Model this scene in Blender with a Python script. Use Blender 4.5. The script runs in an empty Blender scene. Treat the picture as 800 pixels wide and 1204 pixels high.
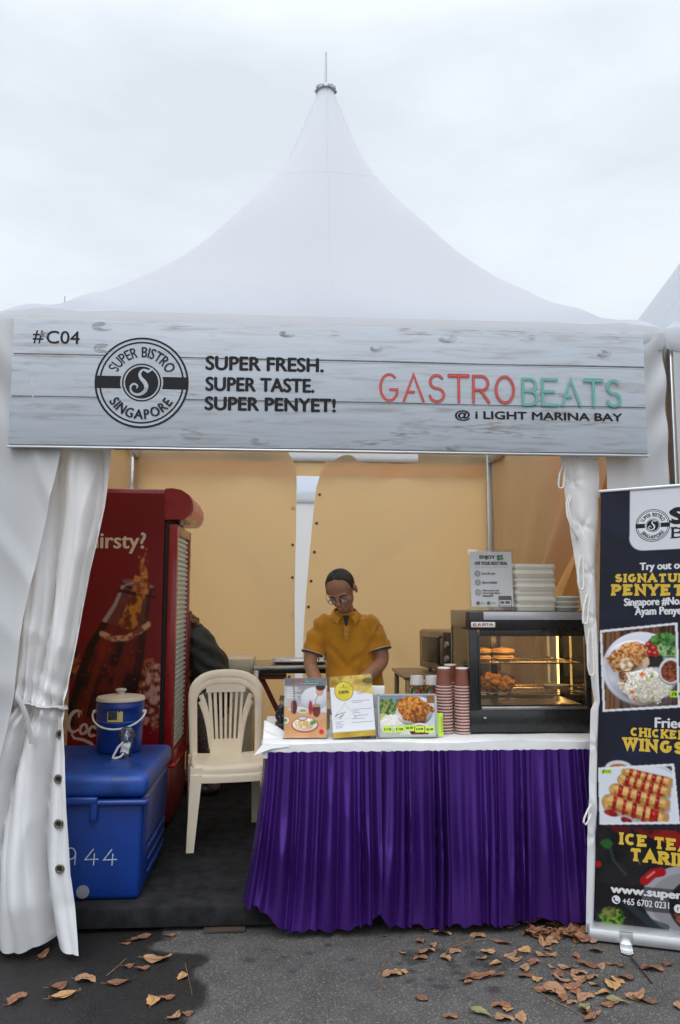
import bpy, bmesh, math, random
import numpy as np
from mathutils import Vector, Matrix, Euler, noise as mnoise

random.seed(7)
RD = math.radians
scene = bpy.context.scene
COL = scene.collection

# ------------------------------------------------------------------ camera
cam_data = bpy.data.cameras.new('camera')
cam = bpy.data.objects.new('camera', cam_data)
COL.objects.link(cam)
scene.camera = cam
cam_data.sensor_fit = 'HORIZONTAL'
cam_data.sensor_width = 36.0
cam_data.lens = 36.0 * 917.0 / 800.0
cam_data.clip_start = 0.05
cam_data.clip_end = 2000
_y, _p, _r = RD(3.7), RD(6.1), RD(0.17)
_f = Vector((math.sin(_y) * math.cos(_p), math.cos(_y) * math.cos(_p), math.sin(_p)))
_rt = Vector((math.cos(_y), -math.sin(_y), 0))
_up = _rt.cross(_f)
_rt, _up = _rt * math.cos(_r) + _up * math.sin(_r), _up * math.cos(_r) - _rt * math.sin(_r)
_m = Matrix((_rt, _up, -_f)).transposed().to_4x4()
_m.translation = Vector((-0.227, -3.63, 1.55))
cam.matrix_world = _m

# ------------------------------------------------------------------ world, sun, exposure
SUN_EL, SUN_AZ = RD(50), RD(-165)      # azimuth measured clockwise from +Y
world = bpy.data.worlds.new('World')
scene.world = world
world.use_nodes = True
nt = world.node_tree
bg = nt.nodes['Background']
bg.inputs['Strength'].default_value = 0.1
sky = nt.nodes.new('ShaderNodeTexSky')
sky.sky_type = 'NISHITA'
sky.sun_disc = False
sky.sun_elevation = SUN_EL
sky.sun_rotation = SUN_AZ
sky.air_density = 1.0
sky.dust_density = 2.0
tc = nt.nodes.new('ShaderNodeTexCoord')
mp = nt.nodes.new('ShaderNodeMapping')
mp.inputs['Scale'].default_value = (1.0, 1.0, 2.6)
nz = nt.nodes.new('ShaderNodeTexNoise')
nz.inputs['Scale'].default_value = 2.6
nz.inputs['Detail'].default_value = 7
nz.inputs['Roughness'].default_value = 0.55
rp = nt.nodes.new('ShaderNodeValToRGB')
rp.color_ramp.elements[0].position = 0.36
rp.color_ramp.elements[0].color = (0.82, 0.82, 0.82, 1)
rp.color_ramp.elements[1].position = 0.66
rp.color_ramp.elements[1].color = (1.0, 1.0, 1.0, 1)
mx = nt.nodes.new('ShaderNodeMix')
mx.data_type = 'RGBA'
nt.links.new(tc.outputs['Generated'], mp.inputs['Vector'])
nt.links.new(mp.outputs['Vector'], nz.inputs['Vector'])
nt.links.new(nz.outputs['Fac'], rp.inputs['Fac'])
nt.links.new(rp.outputs['Color'], mx.inputs['Factor'])
nt.links.new(sky.outputs['Color'], mx.inputs['A'])
mx.inputs['B'].default_value = (8.85, 9.5, 10.2, 1)       # the cloud deck
# an overcast sky is two to three times brighter overhead than near the horizon
sep = nt.nodes.new('ShaderNodeSeparateXYZ')
nt.links.new(tc.outputs['Generated'], sep.inputs['Vector'])
zr = nt.nodes.new('ShaderNodeMapRange')
zr.interpolation_type = 'SMOOTHSTEP'
zr.inputs['From Min'].default_value = 0.58
zr.inputs['From Max'].default_value = 1.0
zr.inputs['To Min'].default_value = 1.0
zr.inputs['To Max'].default_value = 4.2
nt.links.new(sep.outputs['Z'], zr.inputs['Value'])
vs_ = nt.nodes.new('ShaderNodeVectorMath')
vs_.operation = 'SCALE'
nt.links.new(mx.outputs['Result'], vs_.inputs[0])
nt.links.new(zr.outputs['Result'], vs_.inputs['Scale'])
nt.links.new(vs_.outputs['Vector'], bg.inputs['Color'])

sun_data = bpy.data.lights.new('sun', 'SUN')
sun_data.energy = 1.1
sun_data.angle = RD(42)
sun_data.color = (1.0, 0.98, 0.95)
sun = bpy.data.objects.new('sun', sun_data)
COL.objects.link(sun)
_d = Vector((math.sin(SUN_AZ) * math.cos(SUN_EL), math.cos(SUN_AZ) * math.cos(SUN_EL), math.sin(SUN_EL)))
sun.rotation_euler = _d.to_track_quat('Z', 'Y').to_euler()

scene.view_settings.view_transform = 'Standard'
scene.view_settings.look = 'None'
scene.view_settings.exposure = 0.0
scene.view_settings.gamma = 1.0
scene.render.engine = 'CYCLES'
scene.cycles.max_bounces = 10
scene.cycles.diffuse_bounces = 7
scene.cycles.glossy_bounces = 4
scene.cycles.transmission_bounces = 8
scene.cycles.transparent_max_bounces = 12
scene.cycles.caustics_reflective = False
scene.cycles.caustics_refractive = False
scene.cycles.use_denoising = True

# ------------------------------------------------------------------ materials
def s2l(c):
    c = np.asarray(c, float) / 255.0
    return np.where(c <= 0.04045, c / 12.92, ((c + 0.055) / 1.055) ** 2.4)

def S(r, g, b, k=1.0):
    v = s2l((r, g, b)) * k
    return (float(min(v[0], .95)), float(min(v[1], .95)), float(min(v[2], .95)))

def new_mat(name):
    m = bpy.data.materials.new(name)
    m.use_nodes = True
    n = m.node_tree.nodes
    return m, m.node_tree, n['Principled BSDF'], n['Material Output']

def mat(name, col, rough=.5, metal=0.0, var=.12, scale=6.0, bump=0.0, bscale=60.0, spec=.5, stretch=None, rvar=.15, coat=0, sheen=0, detail=5):
    m, t, p, out = new_mat(name)
    p.inputs['Metallic'].default_value = metal
    p.inputs['Specular IOR Level'].default_value = spec
    if coat:
        p.inputs['Coat Weight'].default_value = coat
        p.inputs['Coat Roughness'].default_value = .12
    if sheen:
        p.inputs['Sheen Weight'].default_value = sheen
    c = t.nodes.new('ShaderNodeTexCoord')
    mpn = t.nodes.new('ShaderNodeMapping')
    if stretch:
        mpn.inputs['Scale'].default_value = stretch
    t.links.new(c.outputs['Object'], mpn.inputs['Vector'])
    n = t.nodes.new('ShaderNodeTexNoise')
    n.inputs['Scale'].default_value = scale
    n.inputs['Detail'].default_value = detail
    t.links.new(mpn.outputs['Vector'], n.inputs['Vector'])
    r = t.nodes.new('ShaderNodeMapRange')
    r.inputs['From Min'].default_value = .3
    r.inputs['From Max'].default_value = .7
    t.links.new(n.outputs['Fac'], r.inputs['Value'])
    x = t.nodes.new('ShaderNodeMix')
    x.data_type = 'RGBA'
    lo = tuple(max(0, v * (1 - var)) for v in col) + (1,)
    hi = tuple(min(1, v * (1 + var)) for v in col) + (1,)
    x.inputs['A'].default_value = lo
    x.inputs['B'].default_value = hi
    t.links.new(r.outputs['Result'], x.inputs['Factor'])
    t.links.new(x.outputs['Result'], p.inputs['Base Color'])
    r2 = t.nodes.new('ShaderNodeMapRange')
    r2.inputs['To Min'].default_value = max(.02, rough * (1 - rvar))
    r2.inputs['To Max'].default_value = min(1, rough * (1 + rvar))
    t.links.new(n.outputs['Fac'], r2.inputs['Value'])
    t.links.new(r2.outputs['Result'], p.inputs['Roughness'])
    if bump:
        n2 = t.nodes.new('ShaderNodeTexNoise')
        n2.inputs['Scale'].default_value = bscale
        n2.inputs['Detail'].default_value = 4
        t.links.new(mpn.outputs['Vector'], n2.inputs['Vector'])
        b = t.nodes.new('ShaderNodeBump')
        b.inputs['Strength'].default_value = bump
        b.inputs['Distance'].default_value = .01
        t.links.new(n2.outputs['Fac'], b.inputs['Height'])
        t.links.new(b.outputs['Normal'], p.inputs['Normal'])
    return m

def pvc(name, col=(.80, .80, .80), through=(.86, .66, .36), fac=.45, wrinkle=.25, wscale=3.0, rough=.42):
    """coated white tent fabric: reflects white, lets warm light through"""
    m, t, p, out = new_mat(name)
    c = t.nodes.new('ShaderNodeTexCoord')
    n = t.nodes.new('ShaderNodeTexNoise')
    n.inputs['Scale'].default_value = 2.2
    n.inputs['Detail'].default_value = 6
    t.links.new(c.outputs['Object'], n.inputs['Vector'])
    x = t.nodes.new('ShaderNodeMix')
    x.data_type = 'RGBA'
    x.inputs['A'].default_value = tuple(v * .93 for v in col) + (1,)
    x.inputs['B'].default_value = tuple(min(.9, v * 1.05) for v in col) + (1,)
    t.links.new(n.outputs['Fac'], x.inputs['Factor'])
    t.links.new(x.outputs['Result'], p.inputs['Base Color'])
    p.inputs['Roughness'].default_value = rough
    p.inputs['Specular IOR Level'].default_value = .35
    # creases: a few long soft ridges plus fine puckering
    mpn = t.nodes.new('ShaderNodeMapping')
    mpn.inputs['Rotation'].default_value = (.3, .5, .4)
    mpn.inputs['Scale'].default_value = (1.0, 1.0, .55)
    t.links.new(c.outputs['Object'], mpn.inputs['Vector'])
    n2 = t.nodes.new('ShaderNodeTexNoise')
    n2.noise_type = 'RIDGED_MULTIFRACTAL'
    n2.inputs['Scale'].default_value = wscale
    n2.inputs['Detail'].default_value = 3
    n2.inputs['Distortion'].default_value = .6
    t.links.new(mpn.outputs['Vector'], n2.inputs['Vector'])
    b = t.nodes.new('ShaderNodeBump')
    b.inputs['Strength'].default_value = wrinkle
    b.inputs['Distance'].default_value = .02
    t.links.new(n2.outputs['Fac'], b.inputs['Height'])
    t.links.new(b.outputs['Normal'], p.inputs['Normal'])
    tr = t.nodes.new('ShaderNodeBsdfTranslucent')
    tr.inputs['Color'].default_value = tuple(through) + (1,)
    s = t.nodes.new('ShaderNodeMixShader')
    s.inputs['Fac'].default_value = fac
    t.links.new(p.outputs['BSDF'], s.inputs[1])
    t.links.new(tr.outputs['BSDF'], s.inputs[2])
    t.links.new(s.outputs['Shader'], out.inputs['Surface'])
    return m

def glass(name, tint=(1, 1, 1), refl=.10, rough=.02, ior=1.45):
    """thin clear sheet: see-through with a fresnel sheen"""
    m, t, p, out = new_mat(name)
    t.nodes.remove(p)
    a = t.nodes.new('ShaderNodeBsdfTransparent')
    a.inputs['Color'].default_value = tuple(tint) + (1,)
    g = t.nodes.new('ShaderNodeBsdfGlossy')
    g.inputs['Roughness'].default_value = rough
    n = t.nodes.new('ShaderNodeTexNoise')
    n.inputs['Scale'].default_value = 9
    r = t.nodes.new('ShaderNodeMapRange')
    r.inputs['To Min'].default_value = rough
    r.inputs['To Max'].default_value = rough * 3 + .02
    t.links.new(n.outputs['Fac'], r.inputs['Value'])
    t.links.new(r.outputs['Result'], g.inputs['Roughness'])
    f = t.nodes.new('ShaderNodeFresnel')
    f.inputs['IOR'].default_value = ior
    ad = t.nodes.new('ShaderNodeMath')
    ad.operation = 'ADD'
    ad.use_clamp = True
    ad.inputs[1].default_value = refl - .03
    t.links.new(f.outputs['Fac'], ad.inputs[0])
    s = t.nodes.new('ShaderNodeMixShader')
    t.links.new(ad.outputs['Value'], s.inputs['Fac'])
    t.links.new(a.outputs['BSDF'], s.inputs[1])
    t.links.new(g.outputs['BSDF'], s.inputs[2])
    t.links.new(s.outputs['Shader'], out.inputs['Surface'])
    return m

def emit(name, col, strength):
    m, t, p, out = new_mat(name)
    p.inputs['Base Color'].default_value = tuple(col) + (1,)
    p.inputs['Emission Color'].default_value = tuple(col) + (1,)
    p.inputs['Emission Strength'].default_value = strength
    return m

def printed(name, rough=.35, spec=.4, noise=.05):
    """a printed picture: colours from the mesh's colour attribute, with fine ink grain"""
    m, t, p, out = new_mat(name)
    a = t.nodes.new('ShaderNodeVertexColor')
    a.layer_name = 'Col'
    c = t.nodes.new('ShaderNodeTexCoord')
    n = t.nodes.new('ShaderNodeTexNoise')
    n.inputs['Scale'].default_value = 220
    t.links.new(c.outputs['Object'], n.inputs['Vector'])
    r = t.nodes.new('ShaderNodeMapRange')
    r.inputs['To Min'].default_value = 1 - noise * 2
    r.inputs['To Max'].default_value = 1 + noise * 2
    t.links.new(n.outputs['Fac'], r.inputs['Value'])
    x = t.nodes.new('ShaderNodeVectorMath')
    x.operation = 'SCALE'
    t.links.new(a.outputs['Color'], x.inputs[0])
    t.links.new(r.outputs['Result'], x.inputs['Scale'])
    t.links.new(x.outputs['Vector'], p.inputs['Base Color'])
    p.inputs['Roughness'].default_value = rough
    p.inputs['Specular IOR Level'].default_value = spec
    return m

# ------------------------------------------------------------------ mesh builder
class B:
    def __init__(self):
        self.bm = bmesh.new()

    def _merge(self, tmp, mi=0, M=None):
        for f in tmp.faces:
            f.material_index = mi
        if M is not None:
            bmesh.ops.transform(tmp, matrix=M, verts=tmp.verts)
        me = bpy.data.meshes.new('tmp')
        tmp.to_mesh(me)
        tmp.free()
        self.bm.from_mesh(me)
        bpy.data.meshes.remove(me)

    def box(self, c, s, bev=0.0, seg=2, rot=None, mi=0, taper=None):
        t = bmesh.new()
        bmesh.ops.create_cube(t, size=1.0)
        for v in t.verts:
            k = 1.0
            if taper and v.co.z < 0:
                k = taper
            v.co = Vector((v.co.x * s[0] * k, v.co.y * s[1] * k, v.co.z * s[2]))
        if bev > 0:
            bmesh.ops.bevel(t, geom=list(t.edges), offset=bev, segments=seg, profile=.5, affect='EDGES')
        M = Matrix.Translation(Vector(c))
        if rot is not None:
            M = M @ Euler(rot).to_matrix().to_4x4()
        self._merge(t, mi, M)
        return self

    def lathe(self, prof, c=(0, 0, 0), seg=24, mi=0, M=None, cap=False):
        t = bmesh.new()
        rows = []
        for r, z in prof:
            if r < 1e-6:
                rows.append([t.verts.new((0, 0, z))])
            else:
                rows.append([t.verts.new((r * math.cos(2 * math.pi * i / seg), r * math.sin(2 * math.pi * i / seg), z)) for i in range(seg)])
        for a, b in zip(rows, rows[1:]):
            for i in range(seg):
                j = (i + 1) % seg
                if len(a) == 1 and len(b) == 1:
                    continue
                if len(a) == 1:
                    t.faces.new((a[0], b[j], b[i]))
                elif len(b) == 1:
                    t.faces.new((a[i], a[j], b[0]))
                else:
                    t.faces.new((a[i], a[j], b[j], b[i]))
        if cap:
            for row in (rows[0], rows[-1]):
                if len(row) > 2:
                    t.faces.new(row)
        bmesh.ops.recalc_face_normals(t, faces=t.faces)
        X = Matrix.Translation(Vector(c))
        self._merge(t, mi, X @ M if M is not None else X)
        return self

    def tube(self, pts, r, seg=8, mi=0, closed=False, caps=True, flat=None):
        """sweep a round (or flattened) section along pts; r scalar or list"""
        pts = [Vector(p) for p in pts]
        n = len(pts)
        rs = list(r) if hasattr(r, '__len__') else [r] * n
        t = bmesh.new()
        rings = []
        prev = None
        for i, p in enumerate(pts):
            if closed:
                d = pts[(i + 1) % n] - pts[i - 1]
            else:
                d = pts[min(i + 1, n - 1)] - pts[max(i - 1, 0)]
            d.normalize()
            if prev is None:
                a = Vector((0, 0, 1)) if abs(d.z) < .9 else Vector((0, 1, 0))
                u = d.cross(a).normalized()
            else:
                u = (prev - d * prev.dot(d)).normalized()
            prev = u
            v = d.cross(u)
            fu, fv = flat if flat else (1, 1)
            rings.append([t.verts.new(p + (u * math.cos(2 * math.pi * k / seg) * fu + v * math.sin(2 * math.pi * k / seg) * fv) * rs[i]) for k in range(seg)])
        m = n if closed else n - 1
        for i in range(m):
            a, b = rings[i], rings[(i + 1) % n]
            for k in range(seg):
                l = (k + 1) % seg
                t.faces.new((a[k], a[l], b[l], b[k]))
        if caps and not closed:
            t.faces.new(rings[0][::-1])
            t.faces.new(rings[-1])
        bmesh.ops.recalc_face_normals(t, faces=t.faces)
        self._merge(t, mi)
        return self

    def cyl(self, p0, p1, r0, r1=None, seg=16, mi=0):
        return self.tube([p0, p1], [r0, r0 if r1 is None else r1], seg, mi)

    def grid(self, f, nu, nv, mi=0, thick=0.0, mif=None):
        """surface f(u,v)->Vector, u,v in 0..1"""
        t = bmesh.new()
        vs = [[t.verts.new(f(i / nu, j / nv)) for i in range(nu + 1)] for j in range(nv + 1)]
        for j in range(nv):
            for i in range(nu):
                t.faces.new((vs[j][i], vs[j][i + 1], vs[j + 1][i + 1], vs[j + 1][i]))
        if thick:
            bmesh.ops.recalc_face_normals(t, faces=t.faces)
            bmesh.ops.solidify(t, geom=list(t.faces), thickness=thick)
        self._merge(t, mi)
        return self

    def ell(self, c, r, rot=None, mi=0, sub=3, noise=0.0, nscale=1.0, seed=0):
        t = bmesh.new()
        bmesh.ops.create_icosphere(t, subdivisions=sub, radius=1.0)
        for v in t.verts:
            k = 1.0
            if noise:
                q = v.co * nscale + Vector((seed * 3.1, seed * 1.7, seed))
                k += noise * (mnoise.noise(q) + .5 * mnoise.noise(q * 2.3) + .3 * mnoise.noise(q * 5.1))
            v.co = Vector((v.co.x * r[0] * k, v.co.y * r[1] * k, v.co.z * r[2] * k))
        M = Matrix.Translation(Vector(c))
        if rot is not None:
            M = M @ Euler(rot).to_matrix().to_4x4()
        self._merge(t, mi, M)
        return self

    def loft(self, rings, mi=0, caps=True):
        t = bmesh.new()
        vr = [[t.verts.new(Vector(p)) for p in ring] for ring in rings]
        n = len(vr[0])
        for a, b in zip(vr, vr[1:]):
            for k in range(n):
                l = (k + 1) % n
                t.faces.new((a[k], a[l], b[l], b[k]))
        if caps:
            t.faces.new(vr[0][::-1])
            t.faces.new(vr[-1])
        bmesh.ops.recalc_face_normals(t, faces=t.faces)
        self._merge(t, mi)
        return self

    def poly(self, pts, mi=0, thick=0.0, axis=(0, -1, 0)):
        """flat outline (3d points) with optional thickness along axis"""
        t = bmesh.new()
        f = t.faces.new([t.verts.new(Vector(p)) for p in pts])
        if thick:
            r = bmesh.ops.extrude_face_region(t, geom=[f])
            vs = [e for e in r['geom'] if isinstance(e, bmesh.types.BMVert)]
            bmesh.ops.translate(t, verts=vs, vec=Vector(axis) * thick)
        bmesh.ops.triangulate(t, faces=[g for g in t.faces if len(g.verts) > 4])
        bmesh.ops.recalc_face_normals(t, faces=t.faces)
        self._merge(t, mi)
        return self

    def raw(self, verts, faces, mi=0, M=None):
        t = bmesh.new()
        vs = [t.verts.new(Vector(v)) for v in verts]
        for f in faces:
            try:
                t.faces.new([vs[i] for i in f])
            except ValueError:
                pass
        self._merge(t, mi, M)
        return self

    def warp(self, fn):
        for v in self.bm.verts:
            v.co = fn(v.co)
        return self

    def mesh(self, name, mats, smooth=True, angle=38):
        bm = self.bm
        lim = RD(angle)
        for f in bm.faces:
            f.smooth = smooth
        if smooth:
            for e in bm.edges:
                e.smooth = not (len(e.link_faces) == 2 and e.calc_face_angle(0) > lim)
        me = bpy.data.meshes.new(name)
        bm.to_mesh(me)
        bm.free()
        for m in (mats if isinstance(mats, (list, tuple)) else [mats]):
            me.materials.append(m)
        return me

    def build(self, name, mats, parent=None, smooth=True, angle=38):
        o = bpy.data.objects.new(name, self.mesh(name, mats, smooth, angle))
        COL.objects.link(o)
        if parent is not None:
            o.parent = parent
        return o

def thing(name, label, cat, loc=(0, 0, 0), rz=0.0, group=None):
    o = bpy.data.objects.new(name, None)
    o.empty_display_size = .1
    COL.objects.link(o)
    o.location = loc
    o.rotation_euler = (0, 0, rz)
    tag(o, label, cat, group)
    return o

def tag(o, label=None, cat=None, group=None, kind=None):
    if label:
        o['label'] = label
    if cat:
        o['category'] = cat
    if group:
        o['group'] = group
    if kind:
        o['kind'] = kind
    return o

def dup(root, loc, rz=None, label=None, group=None):
    kids = {}
    for q in bpy.data.objects:
        if q.parent is not None:
            kids.setdefault(q.parent, []).append(q)
    def cp(o, parent):
        c = o.copy()
        COL.objects.link(c)
        c.parent = parent
        for ch in kids.get(o, []):
            cp(ch, c)
        return c
    r = cp(root, None)
    r.location = loc
    if rz is not None:
        r.rotation_euler = (0, 0, rz)
    tag(r, label, None, group)
    return r

# ------------------------------------------------------------------ lettering
_tcache = {}
def glyphs(s, offset=0.0):
    key = (s, offset)
    if key in _tcache:
        return _tcache[key]
    c = bpy.data.curves.new('txt', 'FONT')
    c.body = s
    c.size = 1.0
    c.offset = offset
    c.resolution_u = 4
    o = bpy.data.objects.new('txt', c)
    COL.objects.link(o)
    dg = bpy.context.evaluated_depsgraph_get()
    dg.update()
    me = bpy.data.meshes.new_from_object(o.evaluated_get(dg))
    vs = np.array([v.co[:2] for v in me.vertices]) if len(me.vertices) else np.zeros((0, 2))
    fs = [tuple(p.vertices) for p in me.polygons]
    bpy.data.objects.remove(o)
    bpy.data.curves.remove(c)
    bpy.data.meshes.remove(me)
    _tcache[key] = (vs, fs)
    return vs, fs

class Face:
    """a writing plane: local (x,z) on a vertical sheet facing -y at depth y0; later layers lie proud of earlier ones"""
    def __init__(self, b, y0, step=.00008):
        self.b, self.y, self.step = b, y0, step

    def put(self, verts2, faces, mi=0):
        self.y -= self.step
        self.b.raw([(x, self.y, z) for x, z in verts2], faces, mi)

    def text(self, s, x0, x1, z0, z1, mi=0, bold=0, offset=0.0, base=None):
        """fit the words' ink to the rectangle; base='X' measures height on capitals instead"""
        vs, fs = glyphs(s, offset)
        if not len(vs):
            return
        ref = glyphs(base, offset)[0] if base else vs
        ax, bx = vs[:, 0].min(), vs[:, 0].max()
        az, bz = ref[:, 1].min(), ref[:, 1].max()
        kx, kz = (x1 - x0) / (bx - ax), (z1 - z0) / (bz - az)
        q = np.stack([x0 + (vs[:, 0] - ax) * kx, z0 + (vs[:, 1] - az) * kz], 1)
        if bold:
            for k in (-1, 1):
                self.put(q + np.array([k * bold, 0]), fs, mi)
            self.put(q + np.array([0, bold * .6]), fs, mi)
            self.put(q - np.array([0, bold * .6]), fs, mi)
        else:
            self.put(q, fs, mi)

    def arc(self, s, cx, cz, rad, size, mid_deg, span_deg, inside=False, mi=0, bold=0, xs=1.0):
        """letters round a circle; inside=True reads along the bottom"""
        ws = []
        for ch in s:
            if ch == ' ':
                ws.append(.35)
            else:
                v, _ = glyphs(ch)
                ws.append(v[:, 0].max() - v[:, 0].min() + .12)
        tot = sum(ws)
        a = 0.0
        for ch, w in zip(s, ws):
            t = (a + w / 2) / tot - .5
            a += w
            if ch == ' ':
                continue
            v, f = glyphs(ch)
            ang = RD(mid_deg) + RD(span_deg) * t * (1 if inside else -1)
            c0 = (v[:, 0].max() + v[:, 0].min()) / 2
            lx = (v[:, 0] - c0) * size * xs
            ly = v[:, 1] * size
            if inside:
                r = rad - ly
                th = ang + lx / rad
                lay = [(cx + math.cos(tt) * rr, cz + math.sin(tt) * rr) for tt, rr in zip(th, r)]
            else:
                r = rad + ly
                th = ang - lx / rad
                lay = [(cx + math.cos(tt) * rr, cz + math.sin(tt) * rr) for tt, rr in zip(th, r)]
            q = np.array(lay)
            if bold:
                self.put(q + np.array([bold, 0]), f, mi)
                self.put(q - np.array([bold, 0]), f, mi)
            self.put(q, f, mi)

    def rect(self, x0, x1, z0, z1, mi=0):
        self.put([(x0, z0), (x1, z0), (x1, z1), (x0, z1)], [(0, 1, 2, 3)], mi)

    def ring(self, cx, cz, r0, r1, mi=0, seg=56, sx=1.0, a0=0, a1=360):
        v, f = [], []
        n = seg
        for i in range(n + 1):
            t = RD(a0 + (a1 - a0) * i / n)
            v += [(cx + math.cos(t) * r0 * sx, cz + math.sin(t) * r0), (cx + math.cos(t) * r1 * sx, cz + math.sin(t) * r1)]
        for i in range(n):
            f.append((2 * i, 2 * i + 1, 2 * i + 3, 2 * i + 2))
        self.put(v, f, mi)

    def disc(self, cx, cz, r, mi=0, seg=48, sx=1.0):
        self.put([(cx + math.cos(2 * math.pi * i / seg) * r * sx, cz + math.sin(2 * math.pi * i / seg) * r) for i in range(seg)], [tuple(range(seg))], mi)

    def shape(self, pts, mi=0):
        t = bmesh.new()
        self.y -= self.step
        f = t.faces.new([t.verts.new((x, self.y, z)) for x, z in pts])
        bmesh.ops.triangulate(t, faces=[f])
        self.b._merge(t, mi)

    def stroke(self, pts, w, mi=0, closed=False, round_ends=False):
        """ribbon of width w (scalar or list) with mitred joints"""
        P = [np.array(p, float) for p in pts]
        n = len(P)
        W = list(w) if hasattr(w, '__len__') else [w] * n
        v, f = [], []
        for i in range(n):
            if closed:
                a, c = P[i - 1], P[(i + 1) % n]
            else:
                a, c = P[max(i - 1, 0)], P[min(i + 1, n - 1)]
            d1 = P[i] - a
            d2 = c - P[i]
            l1, l2 = np.linalg.norm(d1), np.linalg.norm(d2)
            d1 = d1 / l1 if l1 > 1e-9 else d2 / max(l2, 1e-9)
            d2 = d2 / l2 if l2 > 1e-9 else d1
            d = d1 + d2
            d = d / max(np.linalg.norm(d), 1e-6)
            nn = np.array([-d[1], d[0]])
            k = 1.0 / max(.45, float(np.dot(nn, np.array([-d1[1], d1[0]]))))
            v += [tuple(P[i] + nn * W[i] / 2 * k), tuple(P[i] - nn * W[i] / 2 * k)]
        m = n if closed else n - 1
        for i in range(m):
            j = (i + 1) % n
            f.append((2 * i, 2 * i + 1, 2 * j + 1, 2 * j))
        self.put(v, f, mi)
        if round_ends and not closed:
            for k in (0, -1):
                self.disc(P[k][0], P[k][1], W[k] / 2, mi, 14)

def arcpts(cx, cz, rx, rz, a0, a1, n=10):
    return [(cx + rx * math.cos(RD(a0 + (a1 - a0) * i / n)), cz + rz * math.sin(RD(a0 + (a1 - a0) * i / n))) for i in range(n + 1)]

# stroke alphabet in a unit cell (used for the neon-tube lettering and, with feet, for the slab capitals)
T_ = .0
STROKES = {
 'A': (.8, [[(.0, 0), (.4, 1), (.8, 0)], [(.14, .34), (.66, .34)]]),
 'B': (.62, [[(0, 0), (0, 1), (.34, 1)] + arcpts(.34, .76, .24, .24, 80, -80) + [(.34, .52), (0, .52)], [(.34, .52)] + arcpts(.36, .26, .26, .26, 80, -80) + [(.34, 0), (0, 0)]]),
 'C': (.7, [arcpts(.38, .5, .36, .5, 48, 312, 18)]),
 'E': (.62, [[(.66, 0), (0, 0), (0, 1), (.66, 1)], [(0, .52), (.50, .52)]]),
 'G': (.72, [arcpts(.38, .5, .36, .5, 50, 330, 18) + [(.7, .42), (.42, .42)]]),
 'H': (.7, [[(0, 0), (0, 1)], [(.7, 0), (.7, 1)], [(0, .5), (.7, .5)]]),
 'I': (.0, [[(0, 0), (0, 1)]]),
 'K': (.68, [[(0, 0), (0, 1)], [(.64, 1), (.04, .46)], [(.2, .58), (.68, 0)]]),
 'N': (.72, [[(0, 0), (0, 1), (.72, 0), (.72, 1)]]),
 'O': (.78, [arcpts(.39, .5, .37, .5, 90, 450, 24)]),
 'P': (.62, [[(0, 0), (0, 1), (.34, 1)] + arcpts(.34, .73, .27, .27, 80, -80) + [(.34, .46), (0, .46)]]),
 'R': (.66, [[(0, 0), (0, 1), (.34, 1)] + arcpts(.34, .73, .27, .27, 80, -80) + [(.34, .46), (0, .46)], [(.3, .46), (.64, 0)]]),
 'S': (.6, [arcpts(.3, .75, .27, .25, 35, 180, 8) + arcpts(.3, .75, .27, .25, 190, 262, 4) + arcpts(.3, .25, .29, .25, 82, -170, 14)]),
 'T': (.7, [[(-.04, 1), (.74, 1)], [(.35, 1), (.35, 0)]]),
 'U': (.7, [[(0, 1), (0, .3)] + arcpts(.35, .3, .35, .3, 190, 350, 12) + [(.7, .3), (.7, 1)]]),
 'W': (1.0, [[(0, 1), (.25, 0), (.5, .9), (.75, 0), (1.0, 1)]]),
 'Y': (.72, [[(0, 1), (.36, .48), (.72, 1)], [(.36, .5), (.36, 0)]]),
}
SERIF = {'A': [(0, 0), (.8, 0)], 'B': [(.0, 0), (.0, 1)], 'C': [], 'E': [(0, 0), (0, 1)], 'G': [], 'H': [(0, 0), (0, 1), (.7, 0), (.7, 1)],
         'I': [(0, 0), (0, 1)], 'K': [(0, 0), (0, 1), (.66, 0), (.64, 1)], 'N': [(0, 0), (0, 1), (.72, 1)], 'O': [], 'P': [(0, 0), (0, 1)],
         'R': [(0, 0), (0, 1), (.64, 0)], 'S': [], 'T': [(.35, 0)], 'U': [(0, 1), (.7, 1)], 'W': [(0, 1), (.5, .95), (1, 1)], 'Y': [(.36, 0), (0, 1), (.72, 1)]}

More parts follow.
